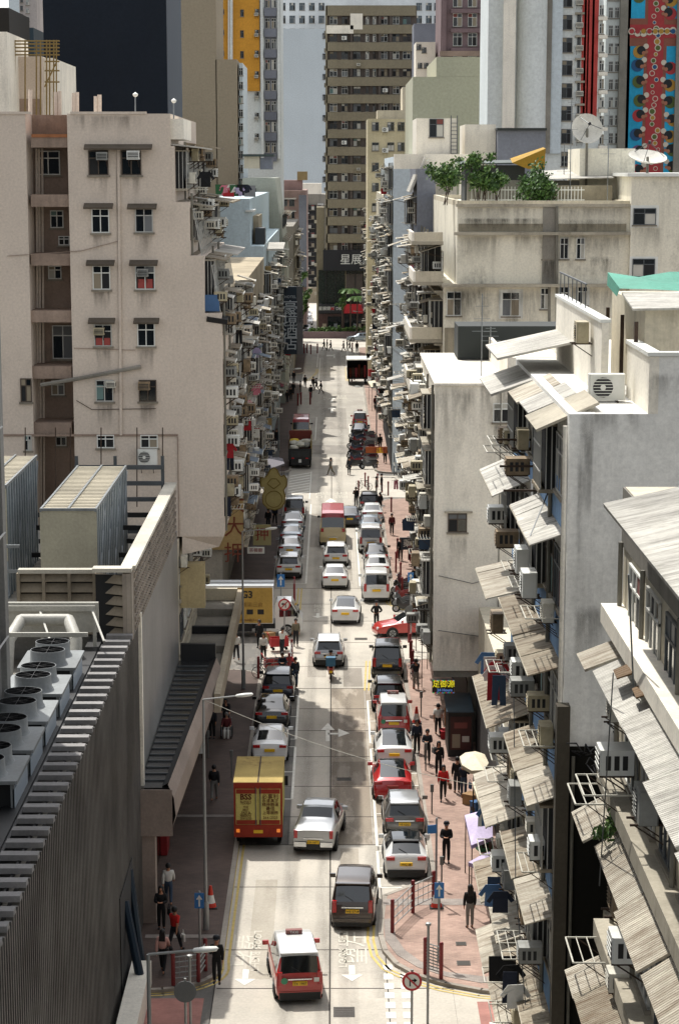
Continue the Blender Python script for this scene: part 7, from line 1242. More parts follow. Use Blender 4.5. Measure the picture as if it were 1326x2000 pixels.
# ---- motorbikes and bicycles
def moto(kind, label, loc, rz, col, group=None, lean=.1):
    r = thing('motorcycle' if kind != 'bicycle' else 'bicycle', label, 'motorcycle' if kind != 'bicycle' else 'bicycle', loc, rz, group); r.rotation_euler = (0, lean, rz)
    bike = kind == 'bicycle'; wr = .34 if bike else .27 if kind == 'scooter' else .3; wb = .52 if bike else .64
    for y in (-wb, wb):
        q = MB(); q.torus((0, y, wr), wr - (.02 if bike else .06), .02 if bike else .06, TYRE, 'X', 16, 5); o = q.build('wheel', r, 0, world=False); q = MB(); q.cyl((-.05, y, wr), (.05, y, wr), .05 if bike else .15, RIM, 10)
        for j in range(6): a = j * 1.05; q.box(-.006, .006, -.01, .01, -wr * .9, 0, RIM, T=Matrix.Translation((0, y, wr)) @ Matrix.Rotation(a, 4, 'X'))
        q.build('rim', o, 0, world=False)
    q = MB()
    if bike:
        P = {'bb': (0, -.05, .3), 'st': (0, -.2, .82), 'hd': (0, .38, .85), 'ra': (0, -wb, wr), 'fa': (0, wb, wr)}
        for a, b2 in (('bb', 'st'), ('st', 'hd'), ('bb', 'hd'), ('bb', 'ra'), ('st', 'ra'), ('hd', 'fa')): q.cyl(P[a], P[b2], .02, col, 5)
        q.build('frame', r, 0, world=False); q = MB(); q.box(-.07, .07, -.32, -.08, .86, .92, BLACK); q.build('saddle', r, 0, world=False); q = MB(); q.tube([(-.28, .3, 1.0), (-.1, .42, 1.02), (.1, .42, 1.02), (.28, .3, 1.0)], .015, STEEL, 5); q.cyl((0, .38, .85), (0, .42, 1.02), .018, STEEL, 5); q.build('handlebar', r, 0, world=False); q = MB(); q.tube([(-.2, .5, .78), (.2, .5, .78), (.2, .8, .78), (-.2, .8, .78)], .012, STEEL, 4, closed=True); q.tube([(-.17, .52, .58), (.17, .52, .58), (.17, .76, .58), (-.17, .76, .58)], .012, STEEL, 4, closed=True)
        for x in (-.18, .18):
            for y in (.51, .78): q.cyl((x, y, .57), (x * 1.1, y, .78), .01, STEEL, 4)
        q.build('basket', r, 0, world=False); return r
    sec = [(-.85, .55, .72, .1), (-.7, .5, .82, .16), (-.3, .35, .8, .19), (0, .25, .72, .2), (.2, .24, .62, .2), (.36, .3, .85, .2), (.5, .4, 1.0, .18), (.62, .6, .98, .1)] if kind == 'scooter' else [(-.9, .68, .8, .07), (-.6, .55, .82, .13), (-.2, .35, .8, .15), (.1, .3, .92, .19), (.35, .34, .95, .17), (.55, .5, .98, .13), (.7, .7, .95, .07)]
    vs = []; 
    for y, z0, z1, w_ in sec: vs += [(-w_ * .6, y, z0), (w_ * .6, y, z0), (w_, y, (z0 + z1) / 2), (w_ * .7, y, z1), (-w_ * .7, y, z1), (-w_, y, (z0 + z1) / 2)]
    n = 6; fs = [(i * n + (j + 1) % n, i * n + j, (i + 1) * n + j, (i + 1) * n + (j + 1) % n) for i in range(len(sec) - 1) for j in range(n)] + [tuple(range(n)), tuple(range((len(sec) - 1) * n, len(sec) * n))[::-1]]
    q.add(vs, fs, col); q.build('body', r, 40, world=False); q = MB(); q.box(-.14, .14, -.72, .0, .8, .87, BLACK, bev=.05); q.build('seat', r, 0, world=False); q = MB(); q.tube([(-.36, .4, 1.06), (-.1, .5, 1.08), (.1, .5, 1.08), (.36, .4, 1.06)], .018, BLACK, 5); q.cyl((0, .64, .3), (0, .48, 1.06), .035, STEEL, 5)
    for s in (-1, 1): q.cyl((s * .3, .42, 1.06), (s * .34, .4, 1.22), .008, BLACK, 4); q.box(s * .28, s * .42, .385, .4, 1.2, 1.3, BLACK)
    q.build('handlebar', r, 0, world=False); q = MB(); q.cyl((.16, -.85, .4), (.14, -.2, .32), .05, STEEL, 8); q.build('exhaust', r, 0, world=False); q = MB(); q.box(-.08, .08, -.9, -.86, .68, .76, TAIL); q.build('tail_light', r, 0, world=False); q = MB(); q.cyl((0, .62, .88), (0, .7, .88), .08, HEAD, 10); q.build('headlight', r, 0, world=False); q = MB(); q.box(-.09, .09, -.93, -.91, .48, .62, YPLATE); q.build('number_plate', r, 0, world=False)
    return r
g = G(755, 1277); moto('scooter', 'black and green scooter parked sideways by the right side street corner', (g.x, g.y, .012), math.radians(100), mat('scooter_black', '#15181a', .3, coat=.5))
g = G(646, 1330); RIDE = moto('scooter', 'small motorcycle with a blue delivery box ridden behind the silver car', (g.x, g.y + .8, .012), 0, mat('scooter_red', '#8a2018', .4), None, 0); q = MB(); q.box(-.28, .28, -.95, -.4, .88, 1.38, mat('box_blue', '#2e5f7d', .6), bev=.04); q.build('delivery_box', RIDE, 0, world=False)
R = random.Random(14); bc = [mat('moto_' + n, c, .35, coat=.4) for n, c in (('black', '#131416'), ('grey', '#4d5052'), ('red', '#7a1f22'), ('silver', '#8d9092'), ('blue', '#22334a'), ('wine', '#4f1c2a'))]
for i in range(20):
    row = i // 10; g = G(697 + (i % 2) * 22, 916 - (i // 2) * 6.6); k = i % 6; moto('scooter' if i % 3 else 'motorcycle', '%s motorbike in the dense parked row, %s from its near end' % (('black', 'grey', 'red', 'silver', 'blue', 'wine red')[k], ordn(i)), (g.x + R.uniform(-.2, .2), g.y, .012), math.radians(90 + R.uniform(-15, 15)), bc[k], 'motorbikes parked in the bay up the street')
for i, (px, py, a, lab) in enumerate(((520, 1325, 80, 'bicycle with basket leaning at the left corner railing, nearest'), (535, 1318, 100, 'bicycle leaning at the left corner railing, second'), (550, 1312, 75, 'bicycle by the red cart at the left corner'), (711, 957, 60, 'bicycle chained by the red posts beyond the upper right cars'), (806, 1330, 10, 'bicycle standing on the right pavement by the corner posts'), (812, 1318, 0, 'second bicycle on the right pavement by the corner posts'), (545, 1125, 20, 'bicycle leaning at the left kerb near the white estate car'))):
    g = G(px, py, .13); moto('bicycle', lab, g, math.radians(a), mat('bike_frame_%d' % (i % 3), ('#1c1e20', '#5a1f1f', '#3b4a55')[i % 3], .4), 'bicycles on the pavements')
for i, (px, py) in enumerate(((788, 1160), (789, 1172), (790, 1185), (792, 1196), (793, 1148))):
    g = G(px, py, .13); moto('scooter', 'dark motorbike squeezed on the right pavement beside the white van, %s from near end' % ordn(i), g, math.radians(90), bc[(0, 2, 1, 0, 5)[i]], 'motorbikes on the right pavement')
# ================================================================== PEOPLE (one continuous skinned body; hair and clothes are its children)
SKIN = mat('skin', '#a9785c', .6); HAIRM = {'black': mat('hair_black', '#0f0d0c', .6), 'brown': mat('hair_brown', '#2c1c14', .6), 'grey': mat('hair_grey', '#6b6966', .7)}
CLOTH = {n: mat('wear_' + n, c, .9, dirt=.15) for n, c in (('black', '#111214'), ('red', '#c3231f'), ('white', '#d2d1cc'), ('pink', '#c99a90'), ('navy', '#1a2030'), ('jeans', '#35455a'), ('grey', '#7b7a76'), ('dark', '#22242a'), ('brown', '#5a3d25'), ('khaki', '#6f6a58'), ('blue', '#3f5f86'), ('maroon', '#5a1f22'))}
def skin_mesh(name, J, E, root=0, sub=1):
    me = bpy.data.meshes.new(name); me.from_pydata([j[0] for j in J], E, []); o = bpy.data.objects.new('tmp', me)
    o.modifiers.new('s', 'SKIN'); sv = me.skin_vertices[0].data
    for i, j in enumerate(J): sv[i].radius = (j[1], j[2] if len(j) > 2 else j[1]); sv[i].use_root = i == root
    m = o.modifiers.new('u', 'SUBSURF'); m.levels = sub; m.render_levels = sub
    r = evalmesh(o); r.name = name
    r.polygons.foreach_set('use_smooth', [True] * len(r.polygons)); r.materials.clear(); r.materials.append(SKIN); return r
POSES = {}
def pose(n, legs=((0, 0), (0, 0)), arms=((4, 8), (4, 8)), lean=0., out=(8, 8), sit=False, inward=(0, 0)):
    """legs: (thigh swing, knee bend) per side in degrees; arms: (upper arm swing, elbow bend); left then right"""
    J = []; E = []
    def add(p, r, par=None, r2=None):
        J.append((Vector(p), r, r2 or r)); 
        if par is not None: E.append((par, len(J) - 1))
        return len(J) - 1
    hz = .93; ln = math.radians(lean)
    def up(z): return Vector((0, math.sin(ln) * z, hz + math.cos(ln) * z))
    pel = add((0, 0, hz), .125, None, .1); wst = add(up(.18), .12, pel, .09); ch = add(up(.38), .14, wst, .1); nk = add(up(.51), .055, ch); hd0 = add(up(.58), .06, nk); hd1 = add(up(.66) + Vector((0, .015, 0)), .085, hd0, .095); hd2 = add(up(.76), .07, hd1, .08)
    nose = add(up(.66) + Vector((0, .12, 0)), .018, hd1); 
    for s in (-1, 1): add(up(.66) + Vector((s * .09, -.005, 0)), .016, hd1)
    parts = {'pel': [pel, wst, ch], 'arm': [], 'leg': [], 'foot': []}
    foot = 9
    for k, s in enumerate((-1, 1)):
        th, kb = (math.radians(a) for a in legs[k]); hp = add((s * .085, 0, hz - .06), .085, pel)
        kn = add((s * .095, math.sin(th) * .42, hz - .06 - math.cos(th) * .42), .058, hp); sh = th - kb
        cf = add(J[kn][0] + Vector((0, math.sin(sh) * .14, -math.cos(sh) * .14)), .056, kn); an = add(J[kn][0] + Vector((0, math.sin(sh) * .39, -math.cos(sh) * .39)), .04, cf)
        hl = add(J[an][0] + Vector((0, -.03, -.05)), .036, an); to = add(J[an][0] + Vector((s * .01, .15, -.055 + (.05 if kb > 20 else 0))), .03, hl, .02); parts['leg'].append([hp, kn, cf, an]); parts['foot'].append([an, hl, to])
        ua, eb = (math.radians(a) for a in arms[k]); ou = math.radians(out[k]); c = up(.46); shd = add(c + Vector((s * .175, 0, -.01)), .062, ch)
        el = add(J[shd][0] + Vector((s * math.sin(ou) * .28, math.sin(ua) * .28, -math.cos(ua) * .27)), .045, shd); fa = ua + eb; iw = math.radians(inward[k])
        d = Vector((-s * math.sin(iw), math.sin(fa) * math.cos(iw), -math.cos(fa) * math.cos(iw))); wr = add(J[el][0] + d * .25, .03, el); pm = add(J[wr][0] + d * .075, .034, wr, .02); parts['arm'].append([ch, shd, el, wr])
        sd = Vector((0, 1, 0)) if abs(d.y) < .7 else Vector((1, 0, 0))
        for f in range(4):
            b0 = add(J[pm][0] + d * .025 + sd * (.024 - .016 * f), .0095, pm); L_ = (.062, .072, .067, .052)[f]; m1 = add(J[b0][0] + d * L_ * .55 + Vector((-s * .006, 0, 0)), .0088, b0); add(J[m1][0] + d * L_ * .4 + Vector((-s * .018, 0, 0)), .008, m1)
        t0 = add(J[wr][0] + d * .035 + sd * .034, .011, wr); add(J[t0][0] + d * .04 + sd * .012, .009, t0)
    dz = -min(j[0].z - j[1] * .9 for j in J) if not sit else 0
    J = [(j[0] + Vector((0, 0, dz)), j[1], j[2]) for j in J]
    def sub(chains, grow, trim=None):
        idx = []; ed = []
        for c in chains:
            for a, b2 in zip(c, c[1:]): ed.append((a, b2))
            idx += c
        idx = sorted(set(idx)); mp = {o: i for i, o in enumerate(idx)}
        return [(J[i][0], J[i][1] + grow + (.03 if i < 2 and grow > .02 else 0), J[i][2] + grow + (.03 if i < 2 and grow > .02 else 0)) for i in idx], [(mp[a], mp[b2]) for a, b2 in ed]
    P = {'body': skin_mesh('person_body', J, E)}
    tj, te = sub([parts['pel']] + parts['arm'], .024); P['top'] = skin_mesh('top', tj, te)
    sj, se = sub([parts['pel']] + [a[:3] for a in parts['arm']], .024); P['tee'] = skin_mesh('top', sj, se)
    lj, le = sub([[wst, pel]] + [[pel] + c for c in parts['leg']], .016); P['trousers'] = skin_mesh('trousers', lj, le)
    fj = [sub([c[1:]], .014) for c in parts['foot']]; a, b2 = fj; P['shoe'] = [skin_mesh('shoe', *a), skin_mesh('shoe', *b2)]
    hc = J[hd1][0]; q = MB(); h = []
    for i in range(7): a = -.5 + i * (math.pi / 2 + .5) / 6; h.append((max(.004, math.cos(a) * .112), math.sin(a) * .135 + .02))
    q.lathe(h, HAIRM['black'], 12, Matrix.Translation(hc + Vector((0, -.028, .01))) @ Matrix.Scale(1.08, 4, (0, 1, 0))); P['hair'] = q.mesh('hair', None, 60)
    q = MB(); q.lathe(h, HAIRM['black'], 12, Matrix.Translation(hc + Vector((0, -.028, .01)))); q.add([hc + Vector(v) for v in ((-.1, .0, .03), (.1, 0, .03), (.13, -.06, -.28), (-.13, -.06, -.28), (-.1, -.13, .03), (.1, -.13, .03), (.12, -.13, -.3), (-.12, -.13, -.3))], [(0, 4, 7, 3), (1, 2, 6, 5), (4, 5, 6, 7), (3, 7, 6, 2)], HAIRM['black']); P['long'] = q.mesh('hair', None, 60)
    q = MB(); q.lathe([(.13, .0), (.125, .06), (.1, .12), (.004, .14)], BLACK, 14, Matrix.Translation(hc + Vector((0, -.01, .06)))); q.box(-.08, .08, .09, .2, .055, .07, BLACK, T=Matrix.Translation(hc)); P['cap'] = q.mesh('cap', None, 40)
    q = MB()
    for s in (-1, 1): q.lathe([(.001, -.012), (.012, 0), (.001, .012)], BLACK, 6, Matrix.Translation(hc + Vector((s * .034, .1, .02))))
    q.box(-.025, .025, .1, .112, -.052, -.042, mat('lips', '#7a3f38', .6), T=Matrix.Translation(hc)); P['face'] = q.mesh('face')
    P['hand'] = [J[parts['arm'][0][-1]][0], J[parts['arm'][1][-1]][0]]; POSES[n] = P
pose('stand'); pose('walk', ((24, 6), (-18, 22)), ((-22, 14), (22, 24))); pose('walk2', ((-18, 24), (22, 6)), ((20, 26), (-20, 12)), 2); pose('front', ((2, 2), (-3, 2)), ((22, 75), (22, 75)), 0, (10, 10), inward=(38, 38)); pose('phone', ((3, 3), (-4, 3)), ((6, 10), (30, 100)), 0, inward=(0, 25)); pose('akimbo', ((5, 4), (-5, 4)), ((4, 60), (8, 50)), 0, (38, 36), inward=(45, 40)); pose('reach', ((6, 4), (-10, 14)), ((45, 20), (50, 20)), 12)
pose('sit', ((82, 78), (84, 80)), ((25, 60), (25, 60)), -2, (10, 10), True); pose('ride', ((68, 88), (68, 88)), ((55, 15), (55, 15)), 12, (16, 16), True)
def obj_mat(o, m):
    for s in o.material_slots: s.link = 'OBJECT'; s.material = m
def person(px, py, ps, face, label, top='black', bot='dark', hair='black', style='hair', tee=False, h=1.0, cap=False, group=None, z=.13, loc=None):
    g = loc or G(px, py, z); r = thing('person', label, 'person', g, math.radians(face), group); P = POSES[ps]; s = h * 1.0; r.scale = (s, s, s)
    b = place(P['body'], 'body', r, (0, 0, 0))
    for k, m in (('tee' if tee else 'top', CLOTH[top]), ('trousers', CLOTH[bot])): o = place(P[k], 'top' if k != 'trousers' else k, b, (0, 0, 0)); obj_mat(o, m)
    o = place(P['cap' if cap else style], 'cap' if cap else 'hair', b, (0, 0, 0)); obj_mat(o, CLOTH['dark'] if cap else HAIRM[hair])
    for q in P['shoe']: o = place(q, 'shoe', b, (0, 0, 0)); obj_mat(o, CLOTH['black' if bot != 'black' else 'dark'])
    if py > 900: place(P['face'], 'face', b, (0, 0, 0))
    return r
PL = 'people on the left pavement'; PR = 'people on the right pavement'; PC = 'people crossing at the far junction'; PM = 'people in the shaded left crossing'
person(330, 1765, 'walk', 4, 'man in white sleeved top and blue jeans walking away on the left pavement', 'white', 'jeans', group=PL)
v = person(316, 1815, 'front', 178, 'woman in black with long hair, facing the camera beside the louvred building', 'black', 'black', style='long', group=PL)
person(342, 1857, 'walk2', -40, 'man in a bright red shirt and dark trousers striding on the left pavement', 'red', 'dark', tee=True, group=PL, h=1.02)
person(319, 1899, 'walk', -8, 'woman with long dark hair, pink and white top, by the left corner railing', 'pink', 'black', 'black', 'long', group=PL, h=.97)
person(424, 1921, 'phone', 178, 'man in a dark cap, black jacket and brown shirt standing on the left corner kerb', 'black', 'black', cap=True, group=PL, h=1.02)
person(419, 1563, 'walk2', 0, 'person in a black jacket and grey trousers walking away along the left pavement', 'black', 'grey', group=PL)
person(415, 1442, 'stand', 170, 'dark dressed person standing by the shop front under the canopy', 'dark', 'black', group=PL)
g = G(443, 1440, .13); person(0, 1440, 'sit', 180, 'seated person in maroon with a pale blanket in a wheelchair on the left pavement', 'maroon', 'white', 'grey', group=PL, loc=Vector((g.x, g.y, -.28)))
person(442, 1426, 'reach', 180, 'dark dressed helper pushing the wheelchair on the left pavement', 'black', 'black', group=PL)
person(462, 1289, 'walk', 10, 'person in a white shirt and dark trousers by the concrete canopy edge', 'white', 'dark', group=PL)
person(515, 1291, 'walk2', 180, 'woman in a white top with a dark backpack walking near the left corner', 'white', 'black', style='long', group=PL)
person(507, 1265, 'stand', 160, 'person in black beside the yellow panelled lorry', 'black', 'black', group=PL, z=.02)
person(551, 1280, 'reach', -20, 'man in a white T shirt bending over a red trolley by the lorry cab', 'white', 'dark', tee=True, group=PL, z=.02)
person(578, 1262, 'stand', 180, 'person in a pale top and dark trousers in front of the lorry cab', 'khaki', 'dark', group=PL, z=.02)
person(577, 1342, 'stand', 20, 'man in dark clothes on the kerb behind the dark blue estate car', 'dark', 'jeans', group=PL)
person(552, 1332, 'front', 180, 'person in black standing among the bicycles at the left corner', 'navy', 'black', group=PL)
person(524, 1034, 'stand', 10, 'dark dressed person under the gold shop sign, left of a pair', 'black', 'dark', group=PL); person(537, 1024, 'walk', 190, 'dark dressed person under the gold shop sign, right of a pair', 'navy', 'black', group=PL)
person(534, 872, 'stand', 0, 'dark figure on the shaded left pavement beside the tipper lorry, left of two', 'black', 'black', group=PL); person(541, 869, 'stand', 180, 'dark figure on the shaded left pavement beside the tipper lorry, right of two', 'black', 'navy', group=PL)
person(646, 928, 'walk', 70, 'person in a grey top with a shoulder bag crossing the middle of the street', 'grey', 'khaki', z=.012); person(682, 927, 'stand', 20, 'man in dark clothes crossing the street behind the person with the bag', 'dark', 'dark', z=.012)
person(695, 990, 'phone', 170, 'person in black standing in the road beside the far right parked cars', 'black', 'dark', z=.012)
person(735, 1226, 'akimbo', 180, 'worker in black with a cap standing in the road by the red saloon taxi', 'black', 'black', cap=True, z=.012)
for i, a in enumerate(((782, 1095, 'stand', 170, 'dark dressed person on the right pavement beside the white people carrier', 'black', 'black'), (810, 1152, 'walk', 0, 'person in black walking away under the black shop sign on the right', 'black', 'dark'), (811, 1193, 'stand', 180, 'person in navy under the white banner of the right pavement', 'navy', 'black'), (812, 1346, 'reach', 10, 'person in grey bending at a bicycle on the right pavement', 'dark', 'grey'), (814, 1471, 'stand', 175, 'man in navy standing at the kerb beside the white car with dark roof', 'navy', 'black'), (834, 1491, 'front', 170, 'person with a grey bag beside a meter post on the right pavement', 'dark', 'black'), (855, 1436, 'walk', 0, 'man in a white shirt and black trousers walking away past the neon sign', 'white', 'black'), (856, 1516, 'phone', 180, 'person in black holding a phone behind the woman in red', 'black', 'black'), (865, 1563, 'walk2', 178, 'woman in an open red jacket and black skirt walking towards the camera', 'red', 'black'), (892, 1548, 'stand', 10, 'person in black at the cream stall sheet, left of two', 'black', 'dark'), (905, 1558, 'front', -20, 'person in navy and jeans at the cream stall sheet, right of two', 'navy', 'jeans'), (871, 1685, 'front', 175, 'man in a black suit and cap with folded hands on the red pavement', 'black', 'black'), (917, 1812, 'stand', 15, 'woman in a black top and grey trousers standing alone on the corner paving', 'black', 'grey'))):
    px, py, ps, f, lab, t, bt = a; person(px, py, ps, f, lab, t, bt, style='long' if 'woman' in lab else 'hair', tee='white shirt' in lab, cap=i == 11, group=PR, h=1.02 if i == 11 else 1.0)
for px, py, ps, f, d in ((633, 684, 'walk', 90, 'first from the left'), (639, 685, 'stand', 90, 'second from the left'), (646, 686, 'walk2', 90, 'third from the left, mid stride'), (671, 687, 'walk', 80, 'fourth from the left, mid stride'), (678, 685, 'stand', -90, 'fifth from the left'), (683, 686, 'walk2', 90, 'sixth from the left'), (697, 689, 'stand', 0, 'farthest right')): person(px, py, ps, f, 'small figure crossing the sunlit far junction, %s' % d, 'dark', 'black', group=PC, z=.02, h=1.05)
for i, (px, py, ps, f) in enumerate(((563, 749, 'stand', 0), (574, 748, 'stand', 180), (596, 757, 'walk', 180), (612, 761, 'stand', 20), (618, 763, 'walk', 90), (627, 769, 'walk2', 80), (607, 778, 'stand', 180), (561, 788, 'walk', 0), (568, 782, 'stand', 180), (573, 771, 'walk2', 10), (587, 770, 'stand', 90))): person(px, py, ps, f, 'dark figure at the shaded left crossing below the hotel sign, %s from the back' % ordn(i), 'black', 'dark', group=PM, z=.02 if px > 590 else .13)
person(0, 1330, 'ride', 0, 'motorcycle rider in dark clothes with the blue delivery box behind', 'dark', 'black', cap=True, z=0, loc=RIDE.location + Vector((0, -.05, -.12)))
for px, py, c, n in ((735, 968, 'grey', 'grey'), (745, 962, 'black', 'black')): person(px, py, 'stand', 90, 'person in %s by the red posts beyond the upper right cars' % n, c, 'dark', group=PR)
for i, (px, py) in enumerate(((752, 905), (742, 880), (733, 800), (728, 760), (742, 1000), (765, 1045))): person(px, py, ('walk', 'stand')[i % 2], (0, 180)[i % 2], 'dark figure on the crowded right pavement far up the street, %s from the near end' % ordn((2, 3, 4, 5, 1, 0)[i]), ('dark', 'black', 'maroon')[i % 3], 'black', group=PR)
def bag(label, px, py, m, dx, h=.55, z=.13):
    g_ = G(px, py, z); r_ = thing('handbag', label, 'bag', (g_.x + dx, g_.y, z + h), .3, 'bags carried by pedestrians'); q = MB(); q.box(-.05, .05, -.14, .14, 0, .26, m, bev=.03); q.build('bag_body', r_, 0, world=False); q = MB(); q.tube([(0, -.1, .26), (0, -.06, .42), (0, .06, .42), (0, .1, .26)], .012, m, 5); q.build('strap', r_, 0, world=False)
bag('grey tote bag hanging beside the person at the meter post', 834, 1491, CLOTH['grey'], .3); bag('brown handbag at the side of the woman in red', 865, 1563, CLOTH['brown'], .32); bag('dark shoulder bag on the woman with pink and white top', 319, 1899, CLOTH['black'], .3, .7); bag('white plastic bag held by the man in the red shirt', 342, 1857, CLOTH['white'], .33, .4); bag('black bag carried by the woman in black by the louvred building', 316, 1815, CLOTH['black'], .3, .6); bag('blue bag carried by the person in navy at the stall sheet', 905, 1558, CLOTH['blue'], .3, .45)
# wheelchair
r = thing('wheelchair', 'black wheelchair carrying a person with a pale blanket on the left pavement', 'wheelchair', (g.x, g.y, .13), math.pi)
for s in (-1, 1): q = MB(); q.torus((s * .29, -.05, .3), .28, .02, TYRE, 'X', 16, 5); q.build('wheel', r, 0, world=False); q = MB(); q.torus((s * .25, .4, .09), .07, .02, TYRE, 'X', 10, 5); q.build('castor', r, 0, world=False)
q = MB(); q.box(-.24, .24, -.22, .25, .47, .5, BLACK); q.build('seat', r, 0, world=False); q = MB(); q.box(-.24, .24, -.27, -.23, .5, .95, BLACK); q.build('backrest', r, 0, world=False); q = MB()
for s in (-.25, .25): q.tube([(s, -.25, .1), (s, -.25, .98), (s, -.4, .98)], .015, STEEL, 5); q.tube([(s, -.25, .68), (s, .2, .68), (s, .42, .1)], .015, STEEL, 5)
q.build('frame', r, 0, world=False)
# ================================================================== STREET FURNITURE
DRED = mat('post_dark_red', '#7d2226', .5, dirt=.3); LAMPG = mat('lamp_grey', '#9a9c9c', .5, metal=.3, dirt=.2); SBLUE = mat('sign_blue', '#2a6aa6', .5); BACKG = mat('sign_back', '#6a6d6f', .6, dirt=.3)
def lamp(label, base, top, tip, r=.07):
    o = thing('street_lamp', label, 'street lamp', base, 0, 'street lamps', True); q = MB(); q.cyl(base, (base[0], base[1], base[2] + 1.1), r * 1.7, LAMPG, 10); q.cyl((base[0], base[1], base[2] + 1.1), top, r, LAMPG, 10, r * .6); q.build('pole', o, 40); q = MB(); q.cyl(top, tip, r * .5, LAMPG, 6); q.build('arm', o, 40)
    d = (Vector(tip) - Vector(top)).normalized(); q = MB(); c = Vector(tip) - d * .1; T = Matrix.Translation(c) @ d.to_track_quat('X', 'Z').to_matrix().to_4x4()
    q.lathe([(.001, -.35), (.1, -.28), (.13, 0), (.1, .3), (.001, .36)], WHITE, 10, T @ Matrix.Rotation(math.pi / 2, 4, 'Y') @ Matrix.Scale(.6, 4, (1, 0, 0))); q.build('lamp_head', o, 60)
def V3(v, z=None): return (v.x, v.y, v.z if z is None else z)
b_ = G(403, 1815, .13); t_ = W(402, 1366, b_.y); p_ = W(482, 1357, b_.y); lamp('tall grey street lamp on the left pavement beside the canopy', V3(b_), (b_.x, b_.y, t_.z), (p_.x, b_.y, p_.z)); LT1 = (b_.x, b_.y, t_.z)
t_ = W(290, 1864, 57); p_ = W(408, 1854, 57); lamp('nearest street lamp cut off at the bottom left edge', (t_.x, 57, 0), V3(t_), V3(p_), .08)
b_ = G(476, 1345, .13); t_ = W(476, 1038, b_.y); p_ = W(533, 1032, b_.y); lamp('dark slim street lamp in front of the yellow gable', V3(b_), (b_.x, b_.y, t_.z), (p_.x, b_.y, p_.z))
b_ = G(545, 880, .13); t_ = W(545, 722, b_.y); p_ = W(584, 720, b_.y); lamp('far street lamp on the left pavement near the tipper lorry', V3(b_), (b_.x, b_.y, t_.z), (p_.x, b_.y, p_.z))
b_ = G(730, 690, .13); t_ = W(728, 611, b_.y); p_ = W(692, 608, b_.y); lamp('farthest street lamp reaching over the road from the right', V3(b_), (b_.x, b_.y, t_.z), (p_.x, b_.y, p_.z))
b_ = G(735, 870, .13); t_ = W(735, 757, b_.y); p_ = W(697, 755, b_.y); lamp('street lamp at the right among the parked motorbikes', V3(b_), (b_.x, b_.y, t_.z), (p_.x, b_.y, p_.z))
q = MB(); e_ = W(928, 1534, 84); P = [Vector(LT1).lerp(Vector((e_.x, 84, e_.z)), i / 10) - Vector((0, 0, .35 * math.sin(math.pi * i / 10))) for i in range(11)]; q.tube(P, .012, RACK, 4); tag(q.build('overhead_wire'), 'thin pale wire strung across the street from the tall left lamp', 'wire')
def post_sign(label, px, py, h, kind, spx=None, d=.6, cat='road sign', depth=None, back=False):
    b_ = G(px, py, .13) if depth is None else Vector((W(px, py, depth).x, depth, .0)); r = thing('road_sign', label, cat, V3(b_), 0, None, True); q = MB(); q.cyl((b_.x, b_.y, b_.z), (b_.x, b_.y, h), .045, LAMPG, 8); q.build('post', r, 40); y = b_.y - .07; x = b_.x; z = h - d * .6
    q = MB()
    if kind in ('no_right', 'no_left', 'back'):
        q.cyl((x, y, z), (x, y + .03, z), d / 2, BACKG if kind == 'back' else mat('sign_red', '#b3202a'), 22)
        if kind != 'back': q.cyl((x, y - .008, z), (x, y + .0, z), d * .38, PLATEW, 22)
        q.build('sign_plate', r)
        if kind != 'back':
            s = 1 if kind == 'no_right' else -1; q = MB(); w_ = d * .07; q.box(x - w_ * .5 - s * d * .1, x + w_ * .5 - s * d * .1, y - .016, y - .01, z - d * .25, z + d * .08, BLACK); q.box(*sorted((x - s * d * .13, x + s * d * .12)), y - .016, y - .01, z + d * .02, z + d * .1, BLACK); q.add([(x + s * d * .1, y - .016, z - d * .06), (x + s * d * .26, y - .016, z + d * .06), (x + s * d * .1, y - .016, z + d * .18)], [(0, 1, 2), (2, 1, 0)], BLACK); q.build('arrow', r); q = MB(); q.box(-d * .46, d * .46, -.004, .004, -d * .04, d * .04, mat('sign_red', '#b3202a'), T=Matrix.Translation((x, y - .02, z)) @ Matrix.Rotation(s * .785, 4, 'Y')); q.build('red_bar', r)
    elif kind == 'up':
        q.box(x - d * .3, x + d * .3, y, y + .03, z - d * .5, z + d * .5, SBLUE); q.build('sign_plate', r); q = MB(); q.box(x - d * .05, x + d * .05, y - .006, y - .001, z - d * .38, z + d * .15, PLATEW); q.add([(x - d * .2, y - .006, z + d * .08), (x + d * .2, y - .006, z + d * .08), (x, y - .006, z + d * .38)], [(0, 1, 2)], PLATEW); q.build('arrow', r)
    elif kind == 'flag': q.slab((x - .36, y - .1, z - .25), (x, y, z - .25), (x, y, z + .1), (x - .36, y - .1, z + .1), .03, SBLUE); q.build('sign_plate', r)
    elif kind == 'cap': q.lathe([(.001, -.06), (.1, -.03), (.1, .05), (.001, .09)], LAMPG, 10, Matrix.Translation((x, b_.y, h))); q.build('cap', r, 40)
    return r
post_sign('blue one way arrow sign beside the tall lamp on the left pavement', 391, 1850, 2.35, 'up', d=.6); post_sign('blue one way arrow sign at the end of the right hand railing', 856, 1880, 3.3, 'up', d=.6)
post_sign('round no right turn sign with red ring at the bottom of the picture', 804, 1960, 2.3, 'no_right', d=.68, depth=74.6); post_sign('round no left turn sign in front of the yellow panelled lorry', 556, 1262, 3.2, 'no_left', d=.75); post_sign('blue one way arrow sign by the left kerb behind the white estate car', 549, 1190, 2.6, 'up', d=.85)
